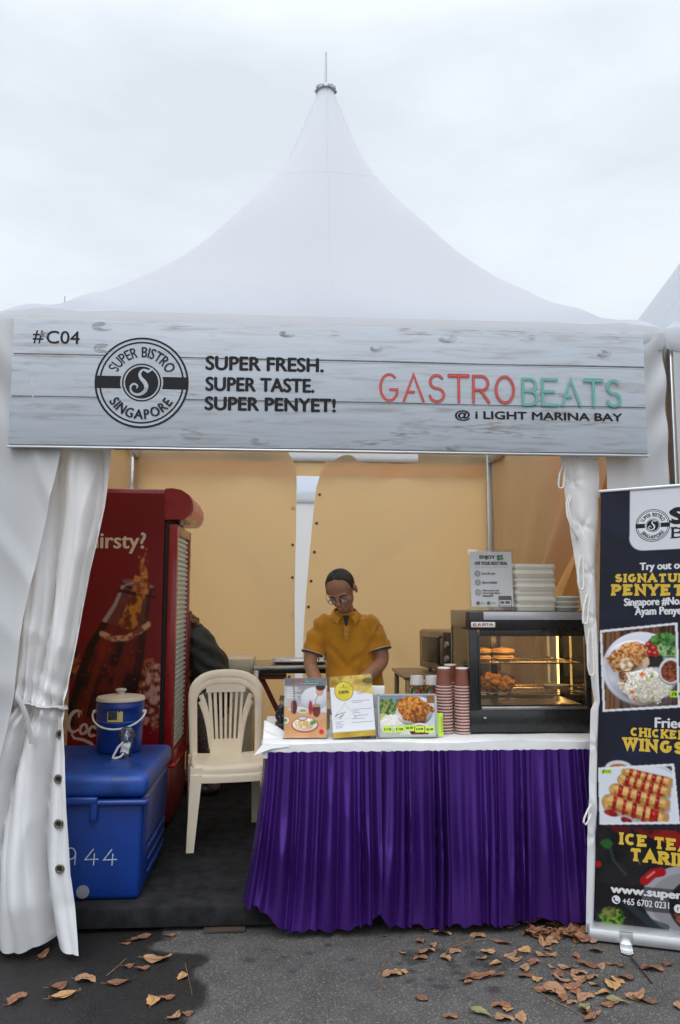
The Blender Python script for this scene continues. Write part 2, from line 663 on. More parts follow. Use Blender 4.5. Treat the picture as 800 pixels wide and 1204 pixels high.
def slab(face, s, x0, x1, z0, z1, mi=0, t=.31, drop=0.0, feet=True, gap=.36):
    """heavy slab-serif capitals filling the rectangle; drop lowers the right end"""
    ws = [.42 if c == ' ' else STROKES[c][0] + t + gap * .5 for c in s]
    tot = sum(ws)
    kx = (x1 - x0) / tot
    kz = (z1 - z0)
    x = x0
    for c, w in zip(s, ws):
        if c != ' ':
            dz = -drop * (x - x0) / (x1 - x0)
            ox = x + (t / 2 + gap * .25) * kx
            lw, strokes = STROKES[c]
            tz = t * .5
            for st in strokes:
                # horizontal strokes are kept inside the cap height
                P = [(ox + px * kx, z0 + dz + (tz + pz * (1 - 2 * tz)) * kz) for px, pz in st]
                if len(P) == 2 or c in 'EPRBTNAKHIYW':
                    face.stroke(P, t * min(kx, kz) , mi)
                else:
                    face.stroke(P, t * min(kx, kz), mi)
            for st in strokes:
                pass
            if feet:
                for px, pz in {'E': [(.64, .84), (.64, .16)], 'T': [(-.02, .80), (.72, .80)]}.get(c, []):
                    cz = z0 + dz + pz * kz
                    face.rect(ox + (px - .07) * kx, ox + (px + .07) * kx, cz - .10 * kz, cz + .10 * kz, mi)
                for px, pz in SERIF.get(c, []):
                    cz = z0 + dz + (tz * .62 if pz < .5 else 1 - tz * .62) * kz if True else 0
                    cz = z0 + dz + (tz * .62 * kz if pz < .5 else kz * (1 - tz * .62))
                    hw = t * .74 * kx
                    face.rect(ox + px * kx - hw, ox + px * kx + hw, cz - tz * .62 * kz, cz + tz * .62 * kz, mi)
        x += w * kx

def emblem(face, cx, cz, R, dark, light):
    """round badge: double ring, cross band, centre disc with a script S, words round it"""
    face.disc(cx, cz, R, dark)
    face.disc(cx, cz, R * .955, light)
    face.disc(cx, cz, R * .905, dark)
    face.disc(cx, cz, R * .865, light)
    face.rect(cx - R * .97, cx + R * .97, cz - R * .14, cz + R * .135, dark)
    face.disc(cx, cz, R * .455, light)
    face.disc(cx, cz, R * .42, dark)
    face.ring(cx, cz, R * .355, R * .385, light)
    sw = [(.13, .27), (.02, .285), (-.045, .2), (-.02, .1), (.06, .01), (.1, -.09), (.06, -.2), (-.07, -.265), (-.2, -.22), (-.235, -.1), (-.165, -.03), (-.09, -.075), (-.11, -.14)]
    P, Wd = [], []
    wl = (.02, .035, .055, .07, .09, .085, .075, .055, .045, .04, .04, .035, .02)
    for i in range(len(sw) - 1):
        p0, p1, p2, p3 = (np.array(sw[max(0, min(len(sw) - 1, j))]) for j in (i - 1, i, i + 1, i + 2))
        for k in range(6):
            t = k / 6
            q = .5 * ((2 * p1) + (p2 - p0) * t + (2 * p0 - 5 * p1 + 4 * p2 - p3) * t * t + (3 * p1 - p0 - 3 * p2 + p3) * t ** 3)
            P.append((cx + R * q[0], cz + R * q[1]))
            Wd.append(R * (wl[i] * (1 - t) + wl[i + 1] * t))
    face.stroke(P, Wd, light)
    face.stroke([(cx + R * a, cz + R * b) for a, b in [(.02, .29), (.12, .24), (.2, .29), (.23, .33)]], [R * k for k in (.03, .05, .04, .01)], light)
    face.arc('SUPER BISTRO', cx, cz, R * .56, R * .33, 90, 136, False, dark, R * .005, .62)
    face.arc('SINGAPORE', cx, cz, R * .80, R * .30, 270, 118, True, dark, R * .008, .95)

# ------------------------------------------------------------------ printed pictures
def paint(name, img, w, h, parent, m, loc=(0, 0, 0), fn=None):
    """a flat print of w x h metres facing -y; img is (rows, cols, 3) linear colour, row 0 at the bottom"""
    ny, nx = img.shape[:2]
    xs = (np.arange(nx + 1)) / nx * w + loc[0]
    zs = (np.arange(ny + 1)) / ny * h + loc[2]
    X, Z = np.meshgrid(xs, zs)
    V = np.stack([X.ravel(), np.full(X.size, loc[1]), Z.ravel()], 1)
    if fn:
        V = np.array([fn(Vector(v)) for v in V])
    i = np.arange(ny * nx)
    r, c = i // nx, i % nx
    a = r * (nx + 1) + c
    Fc = np.stack([a, a + 1, a + nx + 2, a + nx + 1], 1)
    me = bpy.data.meshes.new(name)
    me.from_pydata(V.tolist(), [], Fc.tolist())
    at = me.color_attributes.new('Col', 'FLOAT_COLOR', 'CORNER')
    cc = np.ones((ny * nx, 4, 4), np.float32)
    cc[:, :, :3] = img.reshape(-1, 3)[:, None, :]
    at.data.foreach_set('color', cc.ravel())
    me.materials.append(m)
    o = bpy.data.objects.new(name, me)
    COL.objects.link(o)
    if parent is not None:
        o.parent = parent
    return o

def fnoise(shape, cell, seed, octaves=4):
    """smooth value noise 0..1"""
    rng = np.random.RandomState(seed)
    out = np.zeros(shape)
    amp, tot = 1.0, 0.0
    for k in range(octaves):
        c = max(cell / 2 ** k, 1.01)
        gh, gw = int(shape[0] / c) + 3, int(shape[1] / c) + 3
        g = rng.rand(gh, gw)
        y = np.arange(shape[0]) / c
        x = np.arange(shape[1]) / c
        yi, xi = y.astype(int), x.astype(int)
        fy, fx = (y - yi)[:, None], (x - xi)[None, :]
        fy, fx = fy * fy * (3 - 2 * fy), fx * fx * (3 - 2 * fx)
        v = (g[yi][:, xi] * (1 - fy) * (1 - fx) + g[yi + 1][:, xi] * fy * (1 - fx) + g[yi][:, xi + 1] * (1 - fy) * fx + g[yi + 1][:, xi + 1] * fy * fx)
        out += v * amp
        tot += amp
        amp *= .55
    return out / tot

class Canvas:
    """tiny painter for prints; coordinates u (right) and v (up) in metres"""
    def __init__(self, w, h, px, bgc):
        self.nx, self.ny = int(w / px), int(h / px)
        self.w, self.h = w, h
        self.U, self.V = np.meshgrid((np.arange(self.nx) + .5) / self.nx * w, (np.arange(self.ny) + .5) / self.ny * h)
        self.a = np.zeros((self.ny, self.nx, 3)) + s2l(bgc)
        self.px = px

    def mask(self, m, col, alpha=1.0):
        c = col if isinstance(col, np.ndarray) and col.ndim == 3 else s2l(col)[None, None, :]
        k = (np.clip(m, 0, 1) * alpha)[:, :, None]
        self.a = self.a * (1 - k) + c * k

    def soft(self, d):
        return np.clip(.5 - d / (1.2 * self.px), 0, 1)

    def ellipse(self, cu, cv, ru, rv, rot=0, wob=0.0, seed=0, cell=8):
        t = RD(rot)
        x, y = self.U - cu, self.V - cv
        x, y = x * math.cos(t) + y * math.sin(t), -x * math.sin(t) + y * math.cos(t)
        q = np.sqrt((x / ru) ** 2 + (y / rv) ** 2)
        if wob:
            q = q + wob * (fnoise(self.U.shape, cell, seed) - .5)
        return self.soft((q - 1) * min(ru, rv))

    def poly(self, pts):
        m = np.zeros(self.U.shape, bool)
        n = len(pts)
        for i in range(n):
            x0, y0 = pts[i]
            x1, y1 = pts[(i + 1) % n]
            if y0 == y1:
                continue
            c = ((y0 > self.V) != (y1 > self.V)) & (self.U < (x1 - x0) * (self.V - y0) / (y1 - y0) + x0)
            m ^= c
        return m.astype(float)

    def line(self, pts, w):
        d = np.full(self.U.shape, 9.0)
        for (x0, y0), (x1, y1) in zip(pts, pts[1:]):
            dx, dy = x1 - x0, y1 - y0
            l = dx * dx + dy * dy + 1e-12
            t = np.clip(((self.U - x0) * dx + (self.V - y0) * dy) / l, 0, 1)
            d = np.minimum(d, np.hypot(self.U - x0 - t * dx, self.V - y0 - t * dy))
        return self.soft(d - w / 2)

    def ball(self, m, cu, cv, ru, rv, k=.45, rot=0.0):
        # light falling on a rounded thing inside the printed picture
        t = RD(rot)
        x, y = self.U - cu, self.V - cv
        x, y = (x * math.cos(t) + y * math.sin(t)) / ru, (-x * math.sin(t) + y * math.cos(t)) / rv
        l = np.clip(.55 - .38 * x * 0.6 + .62 * y - .35 * (x * x + y * y), -.4, 1.2)
        f = 1 + k * (l - .35)
        mm = np.clip(m, 0, 1)[:, :, None]
        self.a = np.clip(self.a * (1 - mm) + self.a * f[:, :, None] * mm, 0, .95)

    def blur(self, r=1):
        a = self.a
        for _ in range(r):
            p = np.pad(a, ((1, 1), (1, 1), (0, 0)), 'edge')
            a = (p[1:-1, 1:-1] * 2 + p[:-2, 1:-1] + p[2:, 1:-1] + p[1:-1, :-2] + p[1:-1, 2:]) / 6
        self.a = a

    def tex(self, lo, hi, cell, seed, sharp=1.0):
        n = np.clip((fnoise(self.U.shape, cell, seed) - .5) * sharp * 2 + .5, 0, 1)[:, :, None]
        return s2l(lo) * (1 - n) + s2l(hi) * n

def soft_remesh(b, voxel, smooth=4, jitter=0.0, jscale=20.0, seed=0):
    """fuse everything in builder b into one continuous skin"""
    me = b.mesh('tmp_skin', [], True)
    o = bpy.data.objects.new('tmp_skin', me)
    COL.objects.link(o)
    r = o.modifiers.new('r', 'REMESH')
    r.mode = 'VOXEL'
    r.voxel_size = voxel
    if smooth:
        sm = o.modifiers.new('s', 'SMOOTH')
        sm.factor = .5
        sm.iterations = smooth
    dg = bpy.context.evaluated_depsgraph_get()
    dg.update()
    out = bpy.data.meshes.new_from_object(o.evaluated_get(dg))
    bpy.data.objects.remove(o)
    bpy.data.meshes.remove(me)
    nb = B()
    nb.bm.from_mesh(out)
    bpy.data.meshes.remove(out)
    if jitter:
        nb.bm.normal_update()
        for v in nb.bm.verts:
            q = v.co * jscale + Vector((seed, seed * .7, 0))
            v.co += v.normal * jitter * mnoise.noise(q)
    return nb
# ================================================================== ground
def ground():
    fx = np.arange(-2.3, 2.31, .015)
    fy = np.arange(-1.35, .45, .015)
    xs = np.concatenate([[-400, -120, -40, -15, -6, -3], fx, [3, 6, 15, 40, 120, 400]])
    ys = np.concatenate([[-400, -120, -40, -15, -6, -2.5], fy, [.9, 1.8, 4, 8, 15, 40, 120, 500]])
    X, Y = np.meshgrid(xs, ys)
    n = fnoise(X.shape, 26, 3, 5) - .5
    n2 = fnoise(X.shape, 7, 5, 3) - .5
    def blob(cx, cy, rx, ry, k=.28):
        return 1 - np.sqrt(((X - cx) / rx) ** 2 + ((Y - cy) / ry) ** 2) + n * k * 2 + n2 * .26
    wet = np.maximum.reduce([blob(-1.15, -.12, .62, .42), blob(-.86, -.40, .40, .34), blob(-1.5, -.45, .8, .5), blob(-.95, .16, .2, .16)]) + (fnoise(X.shape, 3.2, 15, 2) - .5) * .16
    w = np.clip(wet * 9, 0, 1)
    dry = blob(-.62, .06, .24, .09)
    w *= 1 - np.clip(dry * 6, 0, 1)
    # spots where drops have fallen
    rng = np.random.RandomState(4)
    drops = [(-.32, -.01), (-.23, -.08), (-.16, -.16), (-.04, .02), (-.27, -.02), (-.12, -.05), (-.38, -.1), (-.2, -.21), (.05, -.12)]
    for k in range(70):
        drops.append((rng.normal(.47, .16), rng.normal(-.17, .13)))
    sp = np.zeros_like(X)
    for cx, cy in drops:
        r = rng.uniform(.012, .042)
        sp = np.maximum(sp, np.clip((1 - np.hypot((X - cx), (Y - cy) * 1.1) / r + n2 * .8) * 2.0, 0, 1))
    w = np.maximum(w, sp * .6)
    me = bpy.data.meshes.new('ground')
    nx, ny = len(xs), len(ys)
    i = np.arange((nx - 1) * (ny - 1))
    r, c = i // (nx - 1), i % (nx - 1)
    a = r * nx + c
    me.from_pydata(np.stack([X.ravel(), Y.ravel(), X.ravel() * 0], 1).tolist(), [], np.stack([a, a + 1, a + nx + 1, a + nx], 1).tolist())
    at = me.attributes.new('damp', 'FLOAT', 'POINT')
    at.data.foreach_set('value', w.ravel().astype(np.float32))
    m, t, p, out = new_mat('asphalt')
    tcn = t.nodes.new('ShaderNodeTexCoord')
    v = t.nodes.new('ShaderNodeTexVoronoi')
    v.inputs['Scale'].default_value = 170
    n1 = t.nodes.new('ShaderNodeTexNoise')
    n1.inputs['Scale'].default_value = 5
    n1.inputs['Detail'].default_value = 9
    n1.inputs['Roughness'].default_value = .7
    n3 = t.nodes.new('ShaderNodeTexNoise')
    n3.inputs['Scale'].default_value = 120
    n3.inputs['Detail'].default_value = 5
    for q in (v, n1, n3):
        t.links.new(tcn.outputs['Object'], q.inputs['Vector'])
    cr = t.nodes.new('ShaderNodeValToRGB')
    cr.color_ramp.elements[0].position = .3
    cr.color_ramp.elements[0].color = (.052, .049, .048, 1)
    cr.color_ramp.elements[1].position = .7
    cr.color_ramp.elements[1].color = (.098, .092, .089, 1)
    t.links.new(n1.outputs['Fac'], cr.inputs['Fac'])
    # pale stones in the aggregate
    st = t.nodes.new('ShaderNodeSeparateColor')
    t.links.new(v.outputs['Color'], st.inputs['Color'])
    gt = t.nodes.new('ShaderNodeMapRange')
    gt.inputs['From Min'].default_value = .80
    gt.inputs['From Max'].default_value = 1.0
    t.links.new(st.outputs['Red'], gt.inputs['Value'])
    mxs = t.nodes.new('ShaderNodeMix')
    mxs.data_type = 'RGBA'
    mxs.inputs['B'].default_value = (.17, .155, .14, 1)
    t.links.new(gt.outputs['Result'], mxs.inputs['Factor'])
    t.links.new(cr.outputs['Color'], mxs.inputs['A'])
    sp2 = t.nodes.new('ShaderNodeMapRange')
    sp2.inputs['From Min'].default_value = .35
    sp2.inputs['From Max'].default_value = .7
    sp2.inputs['To Min'].default_value = .6
    sp2.inputs['To Max'].default_value = 1.35
    t.links.new(n3.outputs['Fac'], sp2.inputs['Value'])
    vm = t.nodes.new('ShaderNodeVectorMath')
    vm.operation = 'SCALE'
    t.links.new(mxs.outputs['Result'], vm.inputs[0])
    t.links.new(sp2.outputs['Result'], vm.inputs['Scale'])
    da = t.nodes.new('ShaderNodeAttribute')
    da.attribute_name = 'damp'
    wet_k = t.nodes.new('ShaderNodeMapRange')
    wet_k.inputs['To Min'].default_value = 1.0
    wet_k.inputs['To Max'].default_value = .22
    t.links.new(da.outputs['Fac'], wet_k.inputs['Value'])
    vm2 = t.nodes.new('ShaderNodeVectorMath')
    vm2.operation = 'SCALE'
    t.links.new(vm.outputs['Vector'], vm2.inputs[0])
    t.links.new(wet_k.outputs['Result'], vm2.inputs['Scale'])
    t.links.new(vm2.outputs['Vector'], p.inputs['Base Color'])
    rr = t.nodes.new('ShaderNodeMapRange')
    rr.inputs['To Min'].default_value = .88
    rr.inputs['To Max'].default_value = .42
    t.links.new(da.outputs['Fac'], rr.inputs['Value'])
    t.links.new(rr.outputs['Result'], p.inputs['Roughness'])
    p.inputs['Specular IOR Level'].default_value = .3
    bp = t.nodes.new('ShaderNodeBump')
    bp.inputs['Strength'].default_value = .55
    bp.inputs['Distance'].default_value = .004
    ad = t.nodes.new('ShaderNodeMath')
    ad.operation = 'ADD'
    t.links.new(v.outputs['Distance'], ad.inputs[0])
    t.links.new(n3.outputs['Fac'], ad.inputs[1])
    t.links.new(ad.outputs['Value'], bp.inputs['Height'])
    t.links.new(bp.outputs['Normal'], p.inputs['Normal'])
    me.materials.append(m)
    o = bpy.data.objects.new('ground', me)
    COL.objects.link(o)
    tag(o, 'dark grey asphalt with a wet stain in front of the booth', 'ground', kind='structure')
ground()

PZ = .11                       # top of the booth platform
M_carpet = mat('black_carpet', (.024, .024, .026), rough=.95, var=.45, scale=14, bump=.8, bscale=260, spec=.1)
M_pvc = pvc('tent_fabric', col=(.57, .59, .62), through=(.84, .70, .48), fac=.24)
M_pvcw = pvc('brightened_tent_fabric', col=(.76, .77, .79), through=(.84, .74, .58), fac=.2, wrinkle=.42, wscale=4.2)  # lighter copy of tent_fabric; the extra brightness of lit sheets is in its colour
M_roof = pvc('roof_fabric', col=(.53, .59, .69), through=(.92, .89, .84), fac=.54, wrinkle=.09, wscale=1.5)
M_wall = pvc('wall_fabric', col=(.89, .70, .47), through=(.97, .60, .24), fac=.54, wrinkle=.16, wscale=2.4)
M_alu = mat('brushed_aluminium', (.62, .63, .65), rough=.38, metal=1.0, var=.06, scale=30, stretch=(1, 1, 12))
M_galv = mat('galvanised_steel', (.42, .43, .44), rough=.5, metal=.9, var=.18, scale=22)
M_dark = mat('dark_hole', (.012, .012, .012), rough=.8)
M_black = mat('black_plastic', (.018, .018, .019), rough=.38, var=.2, scale=30)
M_white = mat('white_plastic', (.72, .72, .70), rough=.4, var=.05, scale=10)
M_rope = mat('white_rope', (.68, .66, .60), rough=.85, var=.12, scale=90)
M_brass = mat('eyelet_metal', (.35, .31, .25), rough=.35, metal=1.0, var=.2, scale=60)

b = B()
b.box((0, (0.2 + 3.18) / 2, PZ / 2 + .01), (3.14, 2.98, PZ - .02), .006)
t_ = thing('stage_platform', 'low black carpeted platform the booth stands on', 'platform')
b.build('carpeted_deck', M_carpet, t_)
for x in (-1.3, -.45, .45, 1.3):
    b = B()
    b.box((x, .9, .008), (.06, 1.2, .016))
    b.build('bearer', M_dark, t_)

b = B()
b.box((-.51, .196, .009), (.19, .05, .012), .002)
tag(b.build('wood_plank', mat('weathered_plank', (.055, .036, .024), rough=.9, var=.4, scale=20, stretch=(1, 8, 8), bump=.4)),
    'short weathered wood plank wedged under the platform front edge', 'plank')

# ================================================================== pagoda tents
H = 1.60
EZ = 2.83
PKZ = 5.14
ROOFC = np.polyfit([0, .1, .2, .32, .45, .6, .75, .88, 1.0], [5.14, 4.715, 4.366, 3.973, 3.631, 3.366, 3.136, 2.985, 2.885], 5)
def roof_pt(u, s):
    th = 2 * math.pi * u
    c, sn = math.cos(th), math.sin(th)
    a = .055 + (H - .055) * s
    sq = a / max(abs(c), abs(sn))
    k = min(1, s * 2.6)
    k = k * k * (3 - 2 * k)
    r = a * (1 - k) + sq * k
    mid = (1 - (abs(abs(c) - abs(sn))) ** .8)          # 1 on the hips, 0 mid-side
    r *= 1 - .035 * (1 - mid) * math.sin(math.pi * s) * k
    z = float(np.polyval(ROOFC, s))
    return Vector((r * c, r * sn, z))

M_seam = M_roof
def make_tent(label):
    t = thing('pagoda_tent', label, 'tent', (0, H, 0), 0, 'white pagoda tents in the row')
    b = B()
    NU, NS = 96, 40
    def f(u, v):
        if v <= .93:
            p = roof_pt(u + .125, v / .93)
        else:
            p = roof_pt(u + .125, 1.0)
            k = (v - .93) / .07
            p = Vector((p.x * (1 + .006 * math.sin(k * 3.1)), p.y * (1 + .006 * math.sin(k * 3.1)), p.z - .14 * k))
        # gathered tucks where the sheet is pulled over the corners
        ang = abs(((u * 4) % 1.0))
        dc = min(ang, 1 - ang)
        if v > .55 and dc < .16:
            w = (v - .55) / .45 * (1 - dc / .16)
            p.z += .022 * w * math.sin(v * 46 + u * 300)
        return p
    b.grid(f, NU, NS)
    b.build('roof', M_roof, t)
    b = B()
    ring = [roof_pt(i / 96 + .125, .21) * 1.0 for i in range(96)]
    b.tube([Vector((p.x * 1.004, p.y * 1.004, p.z + .0003)) for p in ring], .0005, 6, closed=True)
    for k in (1, 3, 5, 7):
        b.tube([roof_pt(k / 8 + .125 + .0005, .03 + .96 * i / 40) + Vector((0, 0, .0006)) for i in range(41)], .0013, 5)
    b.build('roof_seam', M_seam, t)
    b = B()
    b.lathe([(0, PKZ + .0), (.066, PKZ - .01), (.074, PKZ - .005), (.074, PKZ + .018), (.06, PKZ + .03), (.02, PKZ + .034), (0, PKZ + .034)], seg=28)
    for k in range(10):
        a = 2 * math.pi * k / 10
        b.box((.074 * math.cos(a), .074 * math.sin(a), PKZ + .006), (.014, .014, .026), .003, rot=(0, 0, a))
    b.build('peak_ring', M_galv, t)
    b = B()
    b.cyl((0, 0, PKZ + .03), (0, 0, PKZ + .30), .0085, .0065, 10)
    b.build('spire_rod', M_galv, t)
    b = B()
    q = H - .055
    for s in (-1, 1):
        b.box((0, s * q, EZ - .07), (2 * q - .1, .05, .09), .006)
        b.box((s * q, 0, EZ - .07), (.05, 2 * q - .1, .09), .006)
    b.build('eave_frame', M_alu, t)
    for sx in (-1, 1):
        for sy in (-1, 1):
            b = B()
            b.box((sx * q, sy * q, (EZ - .02) / 2), (.065, .065, EZ - .02), .008)
            b.box((sx * q, sy * q, .006), (.16, .16, .012), .003)
            b.build('post', M_alu, t)
    return t
tent = make_tent('white peaked pagoda tent in the centre with a tall spire over the food booth')
tent_r = dup(tent, (3.225, H, 0), None, 'white pagoda tent cut off at the right edge beyond the roll-up banner')
tent_l = dup(tent, (-3.285, H, 0), None, 'white pagoda tent at the far left, mostly out of frame')
tent_b = dup(tent, (-3.2, 6.45, 0), None, 'white pagoda tent far behind on the left with only its spire showing')
tent_c = dup(tent, (.085, 8.0, 0), None, 'white pagoda tent directly behind the booth, seen through the gap')

def cloth(name, f, nu, nv, label, m=M_pvc, parent=None, cat='tent curtain'):
    b = B()
    b.grid(f, nu, nv)
    o = b.build(name, m, parent, angle=70)
    if parent is None:
        tag(o, label, cat)
    return o

def nz3(x, y, z):
    return mnoise.noise(Vector((x, y, z)))

# closed walls of the neighbouring tents
def flat_wall(x0, y0, x1, y1, label, seed, top=EZ - .03):
    L = math.hypot(x1 - x0, y1 - y0)
    nx_, ny_ = -(y1 - y0) / L, (x1 - x0) / L
    def f(u, v):
        w = .018 * nz3(u * L * 1.2, v * 1.4, seed) + .012 * math.sin(u * L * 7 + seed + 1.5 * nz3(u * 3, v * 2, seed + 5)) * (.4 + .6 * v)
        return Vector((x0 + (x1 - x0) * u + nx_ * w, y0 + (y1 - y0) * u + ny_ * w, top + (.02 - top) * v))
    return cloth('tent_wall', f, 60, 50, label, M_pvc, None, 'tent wall')
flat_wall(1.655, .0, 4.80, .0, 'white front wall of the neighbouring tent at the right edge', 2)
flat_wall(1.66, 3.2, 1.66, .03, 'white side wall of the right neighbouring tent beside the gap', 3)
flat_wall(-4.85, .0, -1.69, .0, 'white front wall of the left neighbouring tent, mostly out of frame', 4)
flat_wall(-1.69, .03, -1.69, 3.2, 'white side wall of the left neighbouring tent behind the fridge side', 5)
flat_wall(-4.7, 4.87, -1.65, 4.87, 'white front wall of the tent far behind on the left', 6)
flat_wall(-1.50, 6.42, 1.66, 6.42, 'white tent wall seen through the gap in the back curtains', 7).data.materials[0] = M_pvcw  # paler fabric stands in for the strong daylight in the gap

def eyelets(parent, pts, r=.016, ax=(0, -1, 0)):
    for p in pts:
        b = B()
        c = [Vector(p) + Vector((math.cos(a) * r, 0, math.sin(a) * r)) for a in [2 * math.pi * k / 14 for k in range(14)]]
        if abs(ax[0]) > .5:
            c = [Vector(p) + Vector((0, math.cos(a) * r, math.sin(a) * r)) for a in [2 * math.pi * k / 14 for k in range(14)]]
        b.tube(c, r * .36, 6, closed=True, mi=0)
        n = Vector(ax) * .001
        b.poly([q * 1.0 + n * .5 for q in c], mi=1)
        b.build('eyelet', [M_brass, M_dark], parent)

# ---- back curtains (interior)
def back_left(u, v):
    z = 2.80 + (PZ - .02 - 2.80) * v
    edge = -.175 + .03 * math.exp(-((z - 2.7) / .16) ** 2) * (1 if z > 2.45 else 0) - .004 * math.sin(z * 5)
    if z > 2.45:
        edge -= .10 * ((z - 2.45) / .35) ** 2
    x = -1.57 + (edge + 1.57) * u
    w = .014 * math.sin(x * 9 + 1.4 * nz3(x * 1.5, z, 1)) * (.5 + .5 * v) + .025 * nz3(x * 1.3, z * .9, 3)
    w += .018 * max(0, (u - .85) / .15) * math.sin(z * 4.2) - .014 * (1 - min(1, 5 * abs(nz3(x * 1.1 + z * .5, z * .8 - x * .4, 17))))
    return Vector((x, 3.10 + w, z))
def back_right(u, v):
    z = 2.80 + (PZ - .02 - 2.80) * v
    edge = -.105 + .115 * max(0, min(1, (z - 1.1) / 1.5)) ** 1.3
    if z > 2.42:
        edge += .10 * ((z - 2.42) / .35) ** 2
    x = edge + (1.57 - edge) * u
    w = .014 * math.sin(x * 8 + 2 + 1.4 * nz3(x * 1.5, z, 7)) * (.5 + .5 * v) + .025 * nz3(x * 1.3, z * .9, 9) - .014 * (1 - min(1, 5 * abs(nz3(x * 1.1 - z * .5, z * .8 + x * .4, 27))))
    return Vector((x, 3.12 + w, z))
cl = cloth('tent_curtain', back_left, 70, 50, 'cream back curtain of the booth on the left of the bright gap', M_wall)
eyelets(cl, [(-.20, 3.085, z) for z in (2.3, 1.98, 1.7, 1.4)], .010)
cr_ = cloth('tent_curtain', back_right, 70, 50, 'cream back curtain of the booth behind the man in yellow', M_wall)
eyelets(cr_, [(x, 3.095, z) for x, z in ((.03, 2.42), (.005, 2.17), (-.012, 1.92), (-.04, 1.67), (-.06, 1.45))], .011)
def val(u, v):
    x = -1.5 + 3.0 * u
    z = 2.79 - (.20 + .03 * math.sin(u * 40) * 0) * v
    return Vector((x, 3.15 + .01 * math.sin(x * 14), z))
cloth('tent_valance', val, 60, 4, 'cream valance strip along the top of the back curtains', M_wall, None, 'valance')

# ---- side walls (interior)
def side_left(u, v):
    y = .12 + 3.02 * u
    z = 2.80 + (.03 - 2.80) * v
    return Vector((-1.60 + .02 * nz3(y * 1.3, z, 4) + .012 * math.sin(y * 9 + z), y, z))
cloth('tent_curtain', side_left, 60, 40, 'cream side curtain behind the red fridge', M_wall)
def side_right(u, v):
    z = 2.80 + (.03 - 2.80) * v
    # the front edge is drawn back, leaving an opening low down
    y0 = .55 + 1.25 * max(0, min(1, (2.35 - z) / 1.1)) ** 1.2
    y = 3.08 + (y0 - 3.08) * u
    k = math.sin(u * 21 + 1.6 * (2.8 - z) * u) * (.018 + .05 * u * max(0, min(1, (2.7 - z))))
    return Vector((1.585 - .03 + k + .02 * nz3(y * 1.4, z, 6), y, z))
cloth('tent_curtain', side_right, 90, 50, 'cream side curtain hanging in folds behind the takeout boxes', M_wall)
def side_right2(u, v):
    z = 2.80 + (.03 - 2.80) * v
    y = .08 + 1.5 * u
    return Vector((1.63 + .006 * math.sin(y * 11), y, z))
cloth('tent_curtain', side_right2, 30, 20, 'tan side flap showing in the triangular gap above the display warmer', M_wall)

# ---- front left: flat flap in front, gathered and tied curtain behind it
def lerp(a, b, t):
    return a + (b - a) * t
def interp(z, tab):
    for (z0, x0), (z1, x1) in zip(tab, tab[1:]):
        if z1 <= z <= z0:
            return lerp(x0, x1, (z0 - z) / (z0 - z1))
    return tab[-1][1] if z < tab[-1][0] else tab[0][1]
FLAP = [(2.84, -1.16), (2.21, -1.271), (1.663, -1.364), (1.448, -1.403), (1.24, -1.419), (1.118, -1.425), (.846, -1.477), (.667, -1.523), (.03, -1.70)]
def flap(u, v):
    z = 2.82 + (.03 - 2.82) * v
    e = interp(z, FLAP)
    x = -1.66 + (e + 1.66) * u if z > .45 else -1.82 + (e + 1.82) * u
    y = -.035 + .014 * nz3(x * 2.5, z * 2, 11) + .012 * math.sin(x * 10 + z * 2.2) * (1 - u)
    y -= .014 * u ** 6 + .016 * (1 - min(1, 5 * abs(nz3(x * 2.2 + z * 1.3, z * 1.1 - x, 41))))
    # pulled creases at the corner
    if z > 2.0:
        y += .016 * math.sin((x * 22 + z * 17)) * min(1, (z - 2.0) * 2) * (1 - u * .7)
    return Vector((x, y, z))
fl = cloth('tent_curtain', flap, 50, 110, 'flat white corner flap at the left edge with a slanting hem')

GL = [(2.84, -1.50), (2.2, -1.47), (1.6, -1.455), (1.12, -1.47), (1.04, -1.47), (.95, -1.53), (.75, -1.62), (.4, -1.68), (.0, -1.70)]
GR = [(2.84, -1.0), (2.22, -1.055), (1.95, -1.085), (1.65, -1.145), (1.35, -1.185), (1.12, -1.218), (1.05, -1.225), (.99, -1.222), (.85, -1.205), (.6, -1.185), (.35, -1.16), (.2, -1.13), (.0, -1.095)]
def gathered(u, v):
    z = 2.82 + (.035 - 2.82) * v
    a, c = interp(z, GL), interp(z, GR)
    pin = math.exp(-((z - 1.06) / .10) ** 2)
    up = max(0, min(1, (z - 1.06) / .9))
    dn = max(0, min(1, (1.06 - z) / .8))
    # hanging folds: rounded ridges with sharp valleys, converging on the tie
    ph = 2.35 * u + .30 * math.sin(2.3 * z + 1) * u + .16 * nz3(u * 2, z * 1.1, 3)
    fold = abs(math.sin(ph * math.pi)) ** .8 * 2 - 1
    ph2 = 6.2 * u + .5 * nz3(u * 3, z * 1.5, 13) + .4 * z
    fine = abs(math.sin(ph2 * math.pi)) * 2 - 1
    amp = .034 + .020 * up * (1 - up * .6) + .040 * dn - .010 * pin
    y = .025 - amp * fold - (.006 + .012 * pin + .006 * dn) * fine - .045 * math.sin(math.pi * u) * dn
    # slanting drag lines above and below the tie
    dl = abs(nz3(u * 3.2 + z * 1.4, z * 1.8 - u * 1.5, 8))
    y -= .020 * (1 - min(1, dl * 4.5)) * (.35 + .65 * math.exp(-((z - 1.05) / .35) ** 2))
    y += .014 * pin * math.sin(z * 60 + u * 9)
    x = a + (c - a) * u
    x += .006 * math.sin(u * 17 + z * 9) * (1 - u) 
    zz = z
    if v > .985:
        zz += .012 * math.sin(u * 9 + 1)
    if z < .22:
        y -= .05 * math.sin(u * 7 + .5) * (.22 - z) / .22
    return Vector((x, y, zz))
